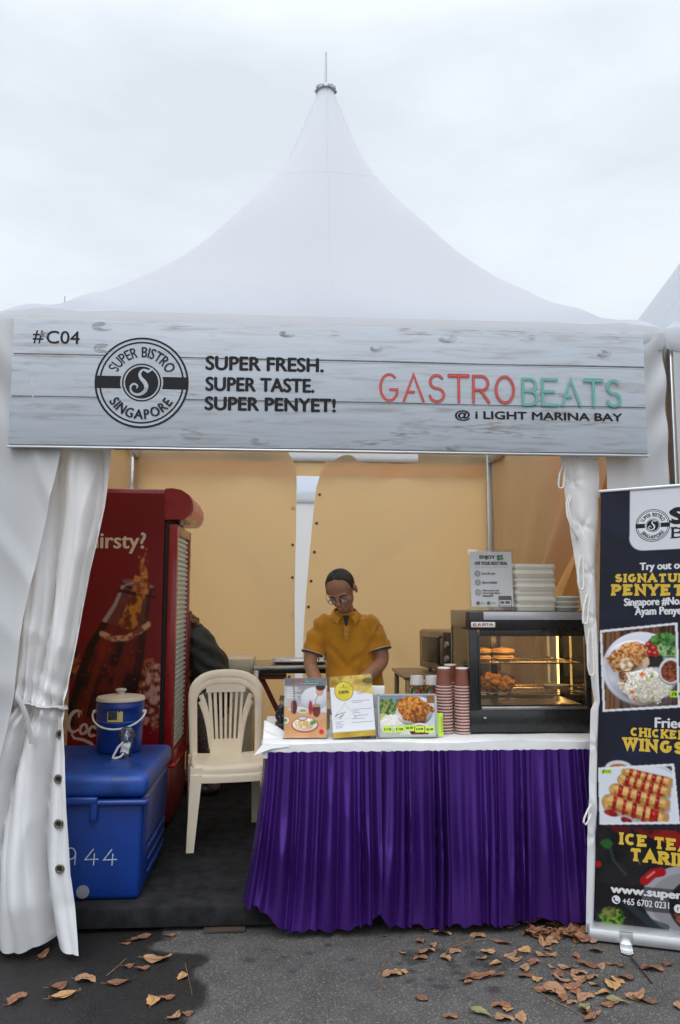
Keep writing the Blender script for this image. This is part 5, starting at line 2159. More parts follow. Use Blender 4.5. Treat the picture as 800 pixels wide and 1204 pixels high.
def customer():
    t = thing('person', 'person in a dark green jacket with a fur hood bending behind the fridge', 'person', (-.84, 2.33, PZ))
    M_jk = mat('dark_green_nylon', (.012, .014, .007), rough=.6, var=.3, scale=10, bump=.4, bscale=25)
    M_fur = mat('brown_fur', (.20, .11, .05), rough=.95, var=.7, scale=60, bump=1.0, bscale=160)
    M_lg = mat('grey_speckled_leggings', (.15, .13, .125), rough=.85, var=.75, scale=75)
    HM = Matrix.Translation((-.40, -.04, 1.30)) @ Euler((RD(48), 0, RD(-80))).to_matrix().to_4x4()
    b = B()
    head_parts(b, HM)
    limb(b, [(-.22, 0, 1.17), (-.28, -.01, 1.23), (-.36, -.03, 1.27)], [.06, .053, .05])
    limb(b, [(.0, 0, .78), (-.05, 0, .92), (-.15, 0, 1.07), (-.22, 0, 1.17)], [.13, .125, .13, .10])
    limb(b, [(-.22, -.14, 1.14), (-.34, -.17, .96), (-.52, -.15, .84)], [.05, .042, .03])
    limb(b, [(-.22, .14, 1.14), (-.34, .17, .96), (-.52, .14, .84)], [.05, .042, .03])
    hand(b, (-.52, -.15, .84), (-.8, .1, -.5), (-.4, 0, .8), 1)
    hand(b, (-.52, .14, .84), (-.8, -.1, -.5), (-.4, 0, .8), -1)
    for s in (-1, 1):
        limb(b, [(.02, s * .075, .80), (-.005 - s * .04, s * .08, .45), (.015 - s * .06, s * .085, .09)], [.085, .054, .036])
        limb(b, [(.02 - s * .06, s * .085, .045), (-.12 - s * .06, s * .09, .028)], [.035, .027])
    body = soft_remesh(b, .0075, 3).build('body', M_skin, t, angle=180)
    b = B()
    b.ell((0, .016, .05), (.082, .10, .088))
    b.tube([(0, .09, .06), (.02, .13, -.02), (.0, .12, -.10)], [.04, .03, .015], 10)
    b.warp(lambda v: HM @ v)
    b.build('hair', M_hair, t, angle=180)
    b = B()
    limb(b, [(.035, 0, .66), (.04, 0, .78), (.0, 0, .92), (-.10, 0, 1.07), (-.18, 0, 1.16)], [.165, .17, .158, .155, .12])
    limb(b, [(-.19, -.13, 1.14), (-.33, -.18, .96), (-.50, -.155, .855)], [.075, .062, .05])
    limb(b, [(-.19, .13, 1.14), (-.33, .18, .96), (-.50, .145, .855)], [.075, .062, .05])
    jk = soft_remesh(b, .011, 3)
    jk.bm.normal_update()
    for v in jk.bm.verts:
        p = v.co
        v.co = p + v.normal * (.010 * mnoise.noise(p * 9) + .006 * mnoise.noise(p * 21) + .006 * math.sin((p.z + p.x * .6) * 60))
    j = jk.build('jacket', M_jk, t, angle=180)
    b = B()
    for k in (-1, 1):
        b.tube([(.17, -.10, .80), (.185, -.13, .80 + .03 * k), (.205, -.14, .80 + .04 * k), (.215, -.13, .80 + .01 * k), (.185, -.11, .798)], .005, 6)
    b.tube([(.175, -.11, .80), (.20, -.13, .76), (.205, -.125, .735)], .005, 6)
    b.build('waist_tie', M_jk, j)
    b = B()
    for k in range(26):
        a = 2 * math.pi * k / 26
        b.ell((-.205 + .05 * math.cos(a), .115 * math.sin(a), 1.215 + .07 * math.cos(a)), (.042, .042, .042), sub=2, noise=.5, nscale=3, seed=k)
    b.ell((-.14, -.03, 1.235), (.085, .10, .06), sub=3, noise=.35, nscale=3, seed=3)
    b.build('fur_hood', M_fur, j)
    b = B()
    b.loft([ring(.03, 0, .60, .12, .15), ring(.03, 0, .72, .13, .155)])
    for s in (-1, 1):
        limb(b, [(.025, s * .075, .72), (-.002 - s * .04, s * .08, .45), (.015 - s * .06, s * .085, .07)], [.105, .078, .055])
    soft_remesh(b, .011, 3).build('leggings', M_lg, t, angle=180)
    for s in (-1, 1):
        b = B()
        b.ell((-.05 - s * .06, s * .087, .035), (.12, .043, .045))
        b.warp(lambda v: Vector((v.x, v.y, max(v.z, .001))))
        b.build('shoe', M_shoe, t)
customer()
# ================================================================== hot food display warmer
t = thing('food_warmer', 'black glass-fronted hot food display warmer at the right end of the counter', 'food warmer', (.69, .33, TZ + .008))
W_, D_, Hh = .63, .46, .612
M_case = mat('warmer_black', (.014, .014, .014), rough=.28, var=.2, scale=20, coat=.2)
M_tan = mat('beige_steel', (.34, .29, .21), rough=.4, metal=.6, var=.08, scale=10)
M_cglass = glass('warmer_glass', (.95, .93, .88), .05, .02)
b = B()
b.box((W_ / 2, D_ / 2 + .005, .062), (W_, D_, .112), .007)
for x in (.04, W_ - .04):
    for y in (.04, D_ - .04):
        b.cyl((x, y, 0), (x, y, .008), .014, seg=10)
base = b.build('base', M_case, t)
b = B()
b.box((.075, .0035, .080), (.032, .006, .018), .002)
b.build('switch_plate', M_black, base)
b = B()
b.box((.075, .000, .080), (.014, .006, .008), .002)
b.build('switch', mat('switch_grey', (.4, .42, .45), rough=.3), base)
b = B()
b.box((W_ / 2 + .02, .012, .127), (W_ - .08, .022, .014), .002)
b.build('door_track', M_steel, base)
b = B()
b.box((W_ / 2, D_ / 2, .565), (W_, D_, .094), .006)
top = b.build('top_box', M_case, t)
b = B()
b.box((-.0015, D_ / 2 + .03, .573), (.004, D_ - .10, .078), .001)
b.build('side_plate', M_tan, top)
b = B()
b.box((.335, -.0025, .590), (.52, .006, .040), .001)
b.build('header_strip', mat('silver_header', (.50, .50, .52), rough=.3, metal=.4, var=.04), top)
b = B()
b.box((.072, -.0035, .545), (.125, .006, .027), .003)
pl = b.build('badge', M_white, top)
M_badge = mat('badge_red', (.42, .025, .03), rough=.35)
b = B()
f = Face(b, -.0072)
f.text('JUSTA', .042, .122, .5375, .5525, 0, bold=.0012)
f.rect(.018, .036, .537, .553, 0)
b.build('lettering', M_badge, pl)
b = B()
f = Face(b, -.0082)
f.stroke([(.022, .541), (.030, .541), (.030, .549), (.022, .549)], .0025, 0)
b.build('emblem', M_white, pl)
for x, y, w, d in ((.022, .018, .044, .036), (W_ - .012, .018, .024, .036), (.012, D_ - .018, .024, .036), (W_ - .012, D_ - .018, .024, .036), (.24, D_ - .016, .034, .030)):
    b = B()
    b.box((x, y, .318), (w, d, .402), .003)
    b.build('post', M_case, t)
b = B()
b.box((.052, .014, .305), (.012, .018, .37), .002)
b.build('door_edge', M_case, t)
b = B()
b.box((W_ / 2 + .02, .008, .318), (W_ - .072, .004, .40))
b.build('front_glass', M_cglass, t)
b = B()
b.box((.006, D_ / 2, .318), (.004, D_ - .075, .40))
b.build('side_glass', M_cglass, t)
b = B()
b.box((W_ - .006, D_ / 2, .318), (.004, D_ - .075, .40))
b.build('side_glass', M_cglass, t)
b = B()
b.box((.125, D_ - .012, .318), (.19, .004, .40))
b.build('rear_glass', M_cglass, t)
b = B()
b.box((.43, D_ - .012, .318), (.34, .004, .40))
b.build('rear_glass', M_cglass, t)
M_wire = mat('chromed_wire', (.62, .55, .42), rough=.22, metal=1.0, var=.1)
def wire_shelf(z):
    b = B()
    b.tube([(.035, .05, z), (W_ - .03, .05, z), (W_ - .03, D_ - .05, z), (.035, D_ - .05, z)], .0035, 6, closed=True)
    for k in range(30):
        x = .05 + k * (W_ - .09) / 29
        b.tube([(x, .047, z + .003), (x, D_ - .047, z + .003)], .0014, 5)
    for y in (.16, .30):
        b.tube([(.037, y, z - .002), (W_ - .032, y, z - .002)], .0025, 6)
    b.build('wire_shelf', M_wire, t)
wire_shelf(.345)
wire_shelf(.195)
b = B()
b.grid(lambda u, v: Vector((.04 + .55 * u, .04 + .37 * v, .124 + .016 * max(0, 1 - 14 * min(u, 1 - u, v, 1 - v)))), 40, 30, thick=.002)
b.build('crumb_tray', M_steel, t)
M_lamp = emit('warm_heat_lamp', (1.0, .58, .22), 42.0)
b = B()
b.cyl((.08, .065, .508), (W_ - .10, .065, .508), .008, seg=12)
b.build('heat_lamp', M_lamp, t)
b = B()
b.box((W_ / 2 + .02, .034, .502), (W_ - .085, .006, .034), .001)
b.build('lamp_lip', M_case, t)
b = B()
b.cyl((W_ - .045, D_ - .09, .15), (W_ - .045, D_ - .09, .47), .006, seg=10)
b.build('heat_lamp', emit('warm_side_lamp', (1.0, .60, .18), 5.0), t)
cx0, cy0, cz0 = .69, .33, TZ + .008

# ---- food in the warmer
M_fry = mat('fried_batter', (.56, .235, .035), rough=.6, var=.5, scale=38, bump=.9, bscale=70)
M_bun = mat('baked_crust', (.62, .36, .11), rough=.55, var=.3, scale=22, bump=.3, bscale=50)
M_bunp = mat('pale_crumb', (.70, .52, .26), rough=.75, var=.15, scale=30)
for k, (x, y, z, r, lab) in enumerate(((.135, .13, .243, (.062, .05, .045), 'largest fried chicken piece, leftmost on the lower wire shelf'),
                                       (.105, .11, .228, (.034, .03, .030), 'small fried chicken piece at the front left of the lower shelf'),
                                       (.225, .14, .234, (.040, .036, .038), 'round fried chicken piece right of the largest one'),
                                       (.195, .10, .222, (.026, .024, .024), 'smallest fried chicken piece between the two big ones'))):
    b = B()
    b.ell((0, 0, 0), r, sub=4, noise=.34, nscale=2.1, seed=k + 2)
    o = b.build('fried_chicken', M_fry, angle=60)
    o.location = (cx0 + x, cy0 + y, cz0 + z)
    tag(o, lab, 'fried chicken', 'fried chicken in the display warmer')
bun = None
for k, (x, y, z, lab) in enumerate(((.105, .20, .350, 'flat golden pie at the left of the upper shelf, bottom of its pair'),
                                    (.105, .20, .384, 'flat golden pie at the left of the upper shelf, on top of its pair'),
                                    (.225, .20, .350, 'flat golden pie further right on the upper shelf, bottom of its pair'),
                                    (.225, .20, .384, 'flat golden pie further right on the upper shelf, on top of its pair'))):
    loc = (cx0 + x, cy0 + y, cz0 + z)
    if bun is None:
        bun = thing('flat_pie', lab, 'pie', loc, 0, 'flat pies in the display warmer')
        b = B()
        b.ell((0, 0, .012), (.060, .065, .013), sub=3, noise=.06, nscale=3)
        b.build('filling', M_bunp, bun)
        b = B()
        b.ell((0, 0, .020), (.058, .063, .013), sub=3, noise=.06, nscale=3, seed=2)
        b.build('crust', M_bun, bun)
    else:
        dup(bun, loc, .3 * k, lab)
b = B()
b.grid(lambda u, v: Vector(((.075 - .03 * (1 - v)) * math.cos(6.2832 * u) * (1 + .03 * math.sin(u * 90) * v), (.05 - .02 * (1 - v)) * math.sin(6.2832 * u), .004 + .022 * v ** 2)), 80, 5)
b.lathe([(0, .005), (.05, .005)], seg=24)
o = b.build('paper_tray', mat('waxed_paper', (.70, .62, .46), rough=.6))
o.location = (cx0 + .50, cy0 + .16, cz0 + .199)
tag(o, 'oval waxed paper tray on the lower wire shelf at the right', 'paper tray')

# ---- on top of the warmer
TOPZ = cz0 + Hh
M_acr = glass('clear_acrylic', (.96, .97, .97), .08, .02)
t = thing('sign_holder', 'clear acrylic sign holder reading ENJOY $5 on the display warmer', 'sign holder', (.735, .50, TOPZ + .001), 0)
b = B()
b.box((.122, .03, .004), (.246, .09, .006), .001)
b.box((.122, .012, .168), (.246, .003, .325), .0008, rot=(RD(-5), 0, 0))
hold = b.build('holder', M_acr, t)
b = B()
b.box((.122, .0090, .168), (.226, .0016, .295), rot=(RD(-5), 0, 0))
sheet = b.build('sheet', mat('white_card', (.74, .74, .76), rough=.6, var=.03), t)
def lean(v):
    # local writing plane -> the leaning sheet
    a = RD(-5)
    z = v.z - .168
    return Vector((v.x, .0079 + v.y * 1.0 - z * math.sin(a) * 1.0, .168 + z * math.cos(a)))
M_gtext = mat('grey_ink', (.13, .13, .14), rough=.6, var=.1)
M_green = mat('green_ink', (.06, .26, .08), rough=.6)
b = B()
f = Face(b, 0, .00006)
f.text('ENJOY', .062, .145, .272, .296, 0, bold=.0026)
f.text('OFF YOUR NEXT MEAL', .035, .212, .244, .262, 0, bold=.0018)
for k in range(26):
    f.disc(.035 + k * .007, .231, .0014, 0, 8)
f.text('Scan QR code', .070, .142, .191, .204, 0, bold=.0007)
f.text('Save e-voucher', .070, .152, .144, .158, 0, bold=.0007)
f.text('Flash at your next', .070, .160, .100, .112, 0, bold=.0007)
f.text('visit at Super Bistro', .070, .166, .087, .098, 0, bold=.0007)
f.text('restaurant!!!', .070, .126, .074, .085, 0, bold=.0007)
f.text('$5', .156, .188, .269, .298, 1, bold=.0026)
for n_, z in (('1', .198), ('2', .151), ('3', .098)):
    f.disc(.046, z, .0165, 2, 24)
    f.text(n_, .042 if n_ != '1' else .0445, .050 if n_ != '1' else .0475, z - .008, z + .008, 3)
f.disc(.043, .040, .0095, 0, 20)
f.text('ePoint', .056, .080, .036, .044, 0)
f.disc(.100, .040, .0095, 1, 20)
f.text('emenu', .112, .140, .036, .044, 1)
f.rect(.155, .225, .056, .078, 0)
f.rect(.158, .222, .028, .055, 3)
f.rect(.155, .158, .020, .056, 0)
f.rect(.222, .225, .020, .056, 0)
f.rect(.163, .185, .036, .050, 4)
f.rect(.190, .216, .036, .050, 0)
b.warp(lean)
b.build('lettering', [M_gtext, M_green, mat('light_grey_ink', (.36, .36, .38), rough=.6), mat('sheet_white_ink', (.74, .74, .76), rough=.6), mat('brown_ink', (.25, .13, .08), rough=.6)], sheet)

M_foam = mat('white_foam', (.82, .78, .68), rough=.6, var=.05, scale=15, bump=.1, bscale=200)
def make_box(w, d, h, lab, cat, loc, grp, mm):
    t = thing('takeout_box', lab, cat, loc, 0, grp)
    b = B()
    def rr(k, z, s=1.0):
        hw, hd = w / 2 * k, d / 2 * k
        r = .022
        pts = []
        for cx, cy, a0 in ((hw - r, hd - r, 0), (-hw + r, hd - r, 90), (-hw + r, -hd + r, 180), (hw - r, -hd + r, 270)):
            for i in range(5):
                a = RD(a0 + 22.5 * i)
                pts.append((cx + r * math.cos(a), cy + r * math.sin(a), z))
        return pts
    b.loft([rr(.965, 0), rr(.985, h * .40), rr(1.0, h * .43), rr(1.0, h * .49)])
    b.build('base', mm, t)
    b = B()
    b.loft([rr(1.0, h * .51), rr(1.0, h * .57), rr(.985, h * .60), rr(.972, h * .93), rr(.955, h)])
    b.build('lid', mm, t)
    return t
M_foam2 = mat('clear_foam', (.62, .60, .54), rough=.35, var=.06)
bx = make_box(.225, .19, .036, 'white foam takeout box on the display warmer, lowest of the front stack', 'takeout box', (1.10, .60, TOPZ + .001), 'takeout boxes stacked on the display warmer', M_foam)
for k in range(1, 7):
    dup(bx, (1.10 + .003 * math.sin(k * 2.3), .60 + .003 * math.cos(k * 3), TOPZ + .001 + .0355 * k), None,
        'white foam takeout box in the middle of the front stack on the display warmer' if k < 6 else 'white foam takeout box at the very top of the front stack on the display warmer')
for k in range(0, 7):
    dup(bx, (1.055 + .003 * math.sin(k * 1.7), .83 if False else .722 + .003 * math.cos(k * 2), TOPZ + .001 + .0355 * k + .006), None,
        'white foam takeout box in the rear stack showing at the left behind the front stack')
# keep the rear stack clear of the front one and resting on the warmer's rear edge
for k in range(3):
    b = B()
    b.lathe([(0, 0), (.055, 0), (.064, .016), (.066, .018), (.060, .024), (0, .026)], seg=32)
    o = b.build('cup_lid', M_foam2)
    o.location = (1.27, .52, TOPZ + .001 + .0265 * k)
    tag(o, 'pale round container lid in the short pile right of the takeout boxes', 'lid', 'container lids on the display warmer')

# ================================================================== paper cups
M_cupb = mat('brown_cup_paper', (.20, .062, .038), rough=.55, var=.12, scale=25)
M_cupr = mat('pinkish_cup_rim', (.56, .40, .37), rough=.5, var=.06)
M_cupw = mat('white_cup_base', (.72, .69, .66), rough=.55)
b = B()
b.lathe([(.0415, 0), (.0428, .002), (.0428, .0052), (.0415, .0068), (.0404, .0072)], seg=28, mi=1)
b.lathe([(.0404, .0072), (.0330, .092)], seg=28, mi=0)
b.lathe([(.0330, .092), (.0326, .098), (.0305, .098), (.0305, .095), (0, .095)], seg=28, mi=2)
CUP = b.mesh('paper_cup', [M_cupb, M_cupr, M_cupw], True)
def cup_stack(x, y, n, lab_one, lab_top, grp, dz=.0152):
    for k in range(n):
        o = bpy.data.objects.new('paper_cup', CUP)
        COL.objects.link(o)
        o.location = (x + .0008 * math.sin(k * 2.1) + .0003 * k * math.sin(x * 9), y + .0006 * math.cos(k * 1.3), TZ + .008 + k * dz)
        o.rotation_euler = (0, 0, k * .7)
        tag(o, lab_top if k == n - 1 else lab_one, 'paper cup', grp)
cup_stack(.574, .395, 16, 'brown paper cup nested upside down in the stack next to the fried chicken photo', 'brown paper cup topping the stack next to the fried chicken photo', 'upside-down brown paper cups by the photo stand')
cup_stack(.662, .375, 16, 'brown paper cup nested upside down in the stack touching the display warmer front', 'brown paper cup topping the stack touching the display warmer front', 'upside-down brown paper cups by the warmer')
cup_stack(.642, .57, 16, 'brown paper cup nested upside down in the rear stack, half hidden', 'brown paper cup topping the half hidden rear stack', 'upside-down brown paper cups in the rear stack', .0152)

# ---- patterned clear cups upside down on a dark box
t = thing('storage_box', 'dark plastic box standing behind the fried chicken photo', 'box', (.50, .62, TZ + .008))
b = B()
b.box((0, 0, .06), (.19, .15, .12), .006)
b.build('body', M_black, t)
b = B()
b.box((0, 0, .123), (.196, .156, .012), .004)
b.build('rim', M_black, t)
M_pat, _t, _p, _o = new_mat('flower_print_cup')
_c = _t.nodes.new('ShaderNodeTexCoord')
_v = _t.nodes.new('ShaderNodeTexVoronoi')
_v.inputs['Scale'].default_value = 95
_t.links.new(_c.outputs['Object'], _v.inputs['Vector'])
_h = _t.nodes.new('ShaderNodeHueSaturation')
_h.inputs['Saturation'].default_value = 1.5
_h.inputs['Value'].default_value = .55
_t.links.new(_v.outputs['Color'], _h.inputs['Color'])
_r = _t.nodes.new('ShaderNodeValToRGB')
_e = _r.color_ramp.elements
_e[0].position = .0
_e[0].color = (.03, .05, .03, 1)
_e[1].position = 1.0
_e[1].color = (.55, .50, .42, 1)
for pos, cc in ((.25, (.35, .03, .03)), (.45, (.04, .12, .05)), (.6, (.55, .36, .03)), (.75, (.06, .05, .04))):
    q = _e.new(pos)
    q.color = cc + (1,)
_r.color_ramp.interpolation = 'CONSTANT'
_sp = _t.nodes.new('ShaderNodeSeparateColor')
_t.links.new(_v.outputs['Color'], _sp.inputs['Color'])
_t.links.new(_sp.outputs['Red'], _r.inputs['Fac'])
_t.links.new(_r.outputs['Color'], _p.inputs['Base Color'])
_p.inputs['Roughness'].default_value = .35
M_frost = mat('frosted_cup', (.62, .60, .56), rough=.4, var=.05)
for k, (x, lab) in enumerate(((.467, 'flower printed cup upside down beside the man, left of the pair'), (.550, 'flower printed cup upside down touching the paper cups, right of the pair'))):
    t = thing('printed_cup', lab, 'cup', (x, .62, TZ + .008 + .130), 0, 'flower printed cups on the dark box')
    b = B()
    b.lathe([(.043, 0), (.0445, .003), (.043, .006), (.0385, .085)], seg=32)
    b.build('printed_wall', M_pat, t)
    b = B()
    b.lathe([(.0385, .085), (.0345, .128), (.033, .131), (.031, .131), (.030, .126), (0, .126)], seg=32)
    b.build('frosted_end', M_frost, t)

# ================================================================== counter signs
def menu_art():
    c = Canvas(.205, .283, .0016, (170, 160, 156))
    w, h = c.w, c.h
    v = c.V / h
    c.mask((v < .52).astype(float), c.tex((196, 142, 92), (214, 168, 120), 40, 3))
    c.mask(((v >= .52) & (v < .87)).astype(float), c.tex((150, 146, 146), (196, 194, 196), 50, 4))
    # diner in a pale shirt
    c.mask(c.ellipse(.150, .185, .075, .055, 10, .3, 5, 20), (196, 198, 206))
    c.mask(c.ellipse(.185, .175, .045, .075, 0, .3, 7, 20), (206, 206, 214))
    c.mask(c.ellipse(.172, .222, .020, .026), (196, 148, 120))
    c.mask(c.ellipse(.176, .240, .024, .018), (40, 34, 34))
    c.mask(c.line([(.165, .205), (.150, .175), (.152, .16)], .003), (60, 60, 66))
    c.mask(c.ellipse(.178, .100, .030, .018, 20), (202, 156, 126))
    c.mask(c.ellipse(.07, .135, .05, .012, 0), (216, 212, 208))
    # drinks
    c.mask(c.ellipse(.048, .145, .014, .034), (78, 40, 38))
    c.mask(c.ellipse(.036, .145, .006, .03), (150, 92, 90))
    c.mask(c.ellipse(.127, .142, .010, .034), (176, 40, 48))
    c.mask(c.ellipse(.156, .128, .020, .032), (110, 48, 34))
    c.mask(c.ellipse(.156, .152, .021, .008), (186, 150, 130))
    c.mask(c.ellipse(.09, .125, .026, .010), (206, 208, 200))
    c.mask(c.ellipse(.09, .127, .018, .006), (130, 158, 96))
    # plate with sliced chicken
    c.mask(c.ellipse(.100, .060, .066, .036), (168, 36, 50))
    c.mask(c.ellipse(.100, .062, .060, .031), (226, 222, 218))
    c.mask(c.ellipse(.096, .060, .046, .022, -4, .4, 11, 6), c.tex((196, 160, 110), (238, 214, 170), 5, 12, 2))
    for k in range(7):
        c.mask(c.line([(.066 + .011 * k, .046), (.073 + .011 * k, .074)], .0016), (176, 128, 84), .8)
    c.mask(c.ellipse(.140, .072, .020, .010, 20, .8, 13, 5), c.tex((60, 110, 50), (150, 180, 100), 5, 14, 2))
    c.mask(c.ellipse(.088, .090, .024, .010), (70, 60, 66))
    c.mask(c.ellipse(.088, .091, .020, .007), (196, 196, 200))
    c.mask(c.ellipse(.006, .082, .016, .014), (222, 226, 220))
    c.mask(c.ellipse(.005, .082, .010, .009), (96, 140, 70))
    c.mask(c.ellipse(.181, .027, .0125, .0125), (206, 50, 52))
    c.mask((v > .87).astype(float), c.tex((104, 104, 110), (122, 122, 128), 20, 15))
    # smeared headline strokes
    for k in range(5):
        c.mask(c.line([(.012, .235 - .011 * k), (.065 + .02 * math.sin(k * 2.4), .235 - .011 * k)], .0035), (236, 236, 238), .75)
    c.mask(c.line([(.045, .244), (.047, .186)], .006), (70, 62, 62), .8)
    c.ball(c.ellipse(.100, .062, .060, .031), .1, .062, .06, .031, .4)
    c.ball(c.ellipse(.150, .185, .075, .055, 10), .15, .185, .075, .055, .5)
    c.blur(2)
    return c.a * .95

def tilted(w, h, tilt, roll):
    a, r = RD(tilt), RD(roll)
    M = Matrix.Translation((0, 0, .004)) @ Matrix.Rotation(-a, 4, 'X') @ Matrix.Rotation(r, 4, 'Y')
    return lambda v: M @ v
def holder(t, w, h, fn, depth=.10, m=None):
    b = B()
    b.box((w / 2, .004, h / 2), (w + .008, .002, h + .004))
    b.warp(fn)
    b.box((w / 2, depth / 2 + .01, .002), (w + .008, depth, .003))
    q = B()
    b.build('holder', m or M_acr, t)

t = thing('menu_stand', 'upright menu photo of a diner and a plate of sliced chicken, leftmost on the counter', 'menu stand', (-.244, .245, TZ + .009))
fn = tilted(.205, .283, 7, 0)
holder(t, .205, .283, fn)
paint('menu_picture', menu_art(), .205, .283, t, M_print, (0, 0, 0), fn)
b = B()
f = Face(b, -.0003, .00006)
f.text('GASTRO', .030, .098, .262, .273, 0, bold=.0006)
f.text('BEATS', .102, .164, .262, .273, 1, bold=.0006)
f.text('@ i LIGHT MARINA BAY', .075, .164, .253, .258, 2)
b.warp(fn)
b.build('lettering', [M_redtube, M_teal, M_white], t)
b = B()
b.box((.1025, .0018, .1415), (.205, .002, .283))
b.warp(fn)
b.build('card', M_white, t)

def cert_art():
    c = Canvas(.205, .290, .0017, (226, 227, 234))
    w, h = c.w, c.h
    top = h - .045 - .030 * (c.U / w - .25) ** 2 * 3 - .02 * np.sin(c.U / w * 3.0)
    c.mask((c.V > top).astype(float), c.tex((150, 116, 28), (222, 190, 92), 30, 3, 1.6))
    for k in range(9):
        c.mask(c.line([(.08 + .01 * k, h - .05), (.10 + .02 * k, h)], .002) * (c.V > top), (232, 212, 140), .6)
    c.mask(c.ellipse(.19, h - .03, .03, .014) * (c.V > top), (56, 72, 40), .8)
    c.mask((c.V < .024).astype(float), c.tex((140, 112, 24), (192, 160, 52), 40, 4))
    c.mask((np.abs(c.V - .0255) < .002).astype(float), (196, 184, 130))
    # mosque outline and calligraphic strokes
    for s in (-1, 1):
        c.mask(c.line([(.066, .165), (.066 + s * .012, .140), (.066 + s * .036, .118), (.066 + s * .046, .090)], .003), (206, 196, 160))
    for p, q in (((.020, .104), (.050, .116)), ((.030, .094), (.058, .108)), ((.036, .088), (.052, .100)), ((.014, .098), (.024, .112)), ((.052, .112), (.066, .118))):
        c.mask(c.line([p, q], .0032), (110, 112, 118))
    c.mask(c.line([(.008, .088), (.10, .085), (.150, .108)], .0016), (200, 190, 160))
    rng = np.random.RandomState(3)
    for z, x0, x1 in ((.240, .150, .190), (.206, .128, .166), (.199, .134, .160), (.168, .100, .188), (.161, .106, .150), (.128, .104, .196), (.120, .104, .130), (.112, .108, .136), (.098, .108, .176), (.091, .108, .120), (.084, .100, .158), (.066, .094, .196), (.074, .016, .052), (.067, .016, .040), (.060, .018, .056), (.053, .016, .050), (.046, .016, .046)):
        x = x0
        while x < x1:
            l = rng.uniform(.004, .012)
            c.mask(c.line([(x, z), (min(x + l, x1), z)], .0024), (92, 94, 108), .85)
            x += l + .003
    c.mask(c.ellipse(.066, .218, .047, .047), (128, 112, 24))
    c.mask(c.ellipse(.066, .218, .044, .044), c.tex((206, 186, 48), (224, 206, 74), 30, 6))
    c.mask(c.poly([(.060, .240), (.066, .250), (.072, .240)]), (90, 84, 20))
    c.mask(c.line([(.046, .236), (.086, .236)], .0016), (120, 108, 24))
    return c.a * .95
t = thing('certificate_stand', 'white certificate card with a yellow 100% seal standing in the middle', 'certificate', (-.006, .225, TZ + .009), RD(-2))
fn = tilted(.205, .290, 8, -4.0)
holder(t, .205, .290, fn)
paint('certificate_picture', cert_art(), .205, .290, t, M_print, (0, 0, 0), fn)
b = B()
f = Face(b, -.0003, .00006)
f.text('100%', .042, .090, .206, .220, 0, bold=.0012)
f.text('Certificate', .120, .186, .220, .232, 1)
b.warp(fn)
b.build('lettering', [mat('olive_ink', (.10, .08, .02), rough=.6), mat('gold_ink', (.50, .36, .20), rough=.6)], t)
b = B()
b.box((.1025, .0018, .145), (.205, .002, .290))
b.warp(fn)
b.build('card', M_white, t)

def chicken_art():
    c = Canvas(.272, .188, .0015, (128, 150, 178))
    h = c.h
    c.mask(np.clip(1 - c.V / h * 1.1, 0, 1), (188, 190, 196))
    c.mask(c.ellipse(.19, .07, .12, .11, 0), (206, 208, 214))
    c.mask((c.U > .235).astype(float) * (c.V > .15), (150, 96, 60))
    c.mask(c.ellipse(.03, .125, .05, .05, 0, .7, 2, 14), c.tex((64, 92, 40), (150, 166, 92), 10, 3, 2))
    for a, b_, wd, cc in (((.055, .105), (.088, .165), .014, (60, 110, 48)), ((.02, .150), (.06, .10), .012, (150, 160, 84)), ((.05, .11), (.082, .16), .005, (132, 168, 92)), ((.03, .10), (.05, .14), .01, (46, 80, 36))):
        c.mask(c.line([a, b_], wd), cc)
    c.mask(c.ellipse(.015, .085, .03, .018), (196, 196, 120))
    c.mask(c.ellipse(.065, .050, .070, .048, 0, .35, 4, 7), c.tex((196, 188, 176), (242, 240, 234), 2.4, 5, 1.4))
    c.ball(c.ellipse(.065, .050, .070, .048), .065, .05, .07, .05, .6)
    c.mask(c.ellipse(.163, .125, .082, .060, -8, .45, 6, 16), c.tex((112, 52, 10), (214, 138, 46), 6, 7, 1.4))
    c.mask(c.ellipse(.190, .085, .042, .038, -30, .5, 8, 12), c.tex((104, 46, 8), (200, 120, 38), 5, 9, 1.4))
    c.ball(c.ellipse(.170, .115, .095, .075), .170, .115, .095, .075, 1.0)
    c.mask(c.ellipse(.245, .125, .030, .016, -25, .4, 10, 8), c.tex((120, 58, 14), (206, 132, 48), 6, 11, 2))
    c.mask(c.ellipse(.150, .140, .04, .02, 10, .7, 12, 6), c.tex((150, 76, 16), (236, 170, 76), 5, 13, 2), .7)
    c.mask(c.ellipse(.195, .022, .056, .034), (226, 226, 228))
    c.mask(c.ellipse(.195, .018, .050, .028), c.tex((84, 22, 8), (150, 56, 22), 6, 14, 2))
    c.blur(1)
    return c.a * .85
t = thing('photo_stand', 'landscape photo of fried chicken and rice with a row of price stickers', 'photo stand', (.222, .235, TZ + .009), RD(1))
fn = tilted(.272, .188, 7, 0)
b = B()
for z0, z1, x0, x1 in ((0, .012, -.010, .285), (.196, .206, -.010, .285), (0, .206, -.010, .0), (0, .206, .274, .285)):
    b.box(((x0 + x1) / 2, .004, (z0 + z1) / 2), (x1 - x0, .008, z1 - z0), .001)
b.warp(fn)
b.box((.137, .055, .002), (.29, .10, .003))
b.build('frame', mat('clear_grey_frame', (.36, .39, .38), rough=.15, var=.06, spec=.6), t)
up = lambda v: fn(v + Vector((.001, .002, .010)))
pp = paint('food_picture', chicken_art(), .272, .188, t, M_print, (0, 0, 0), up)
b = B()
b.box((.136, .0028, .094), (.270, .003, .186))
b.warp(up)
b.build('card', M_black, t)
M_neon = mat('lime_sticker', (.50, .72, .06), rough=.6, var=.08)
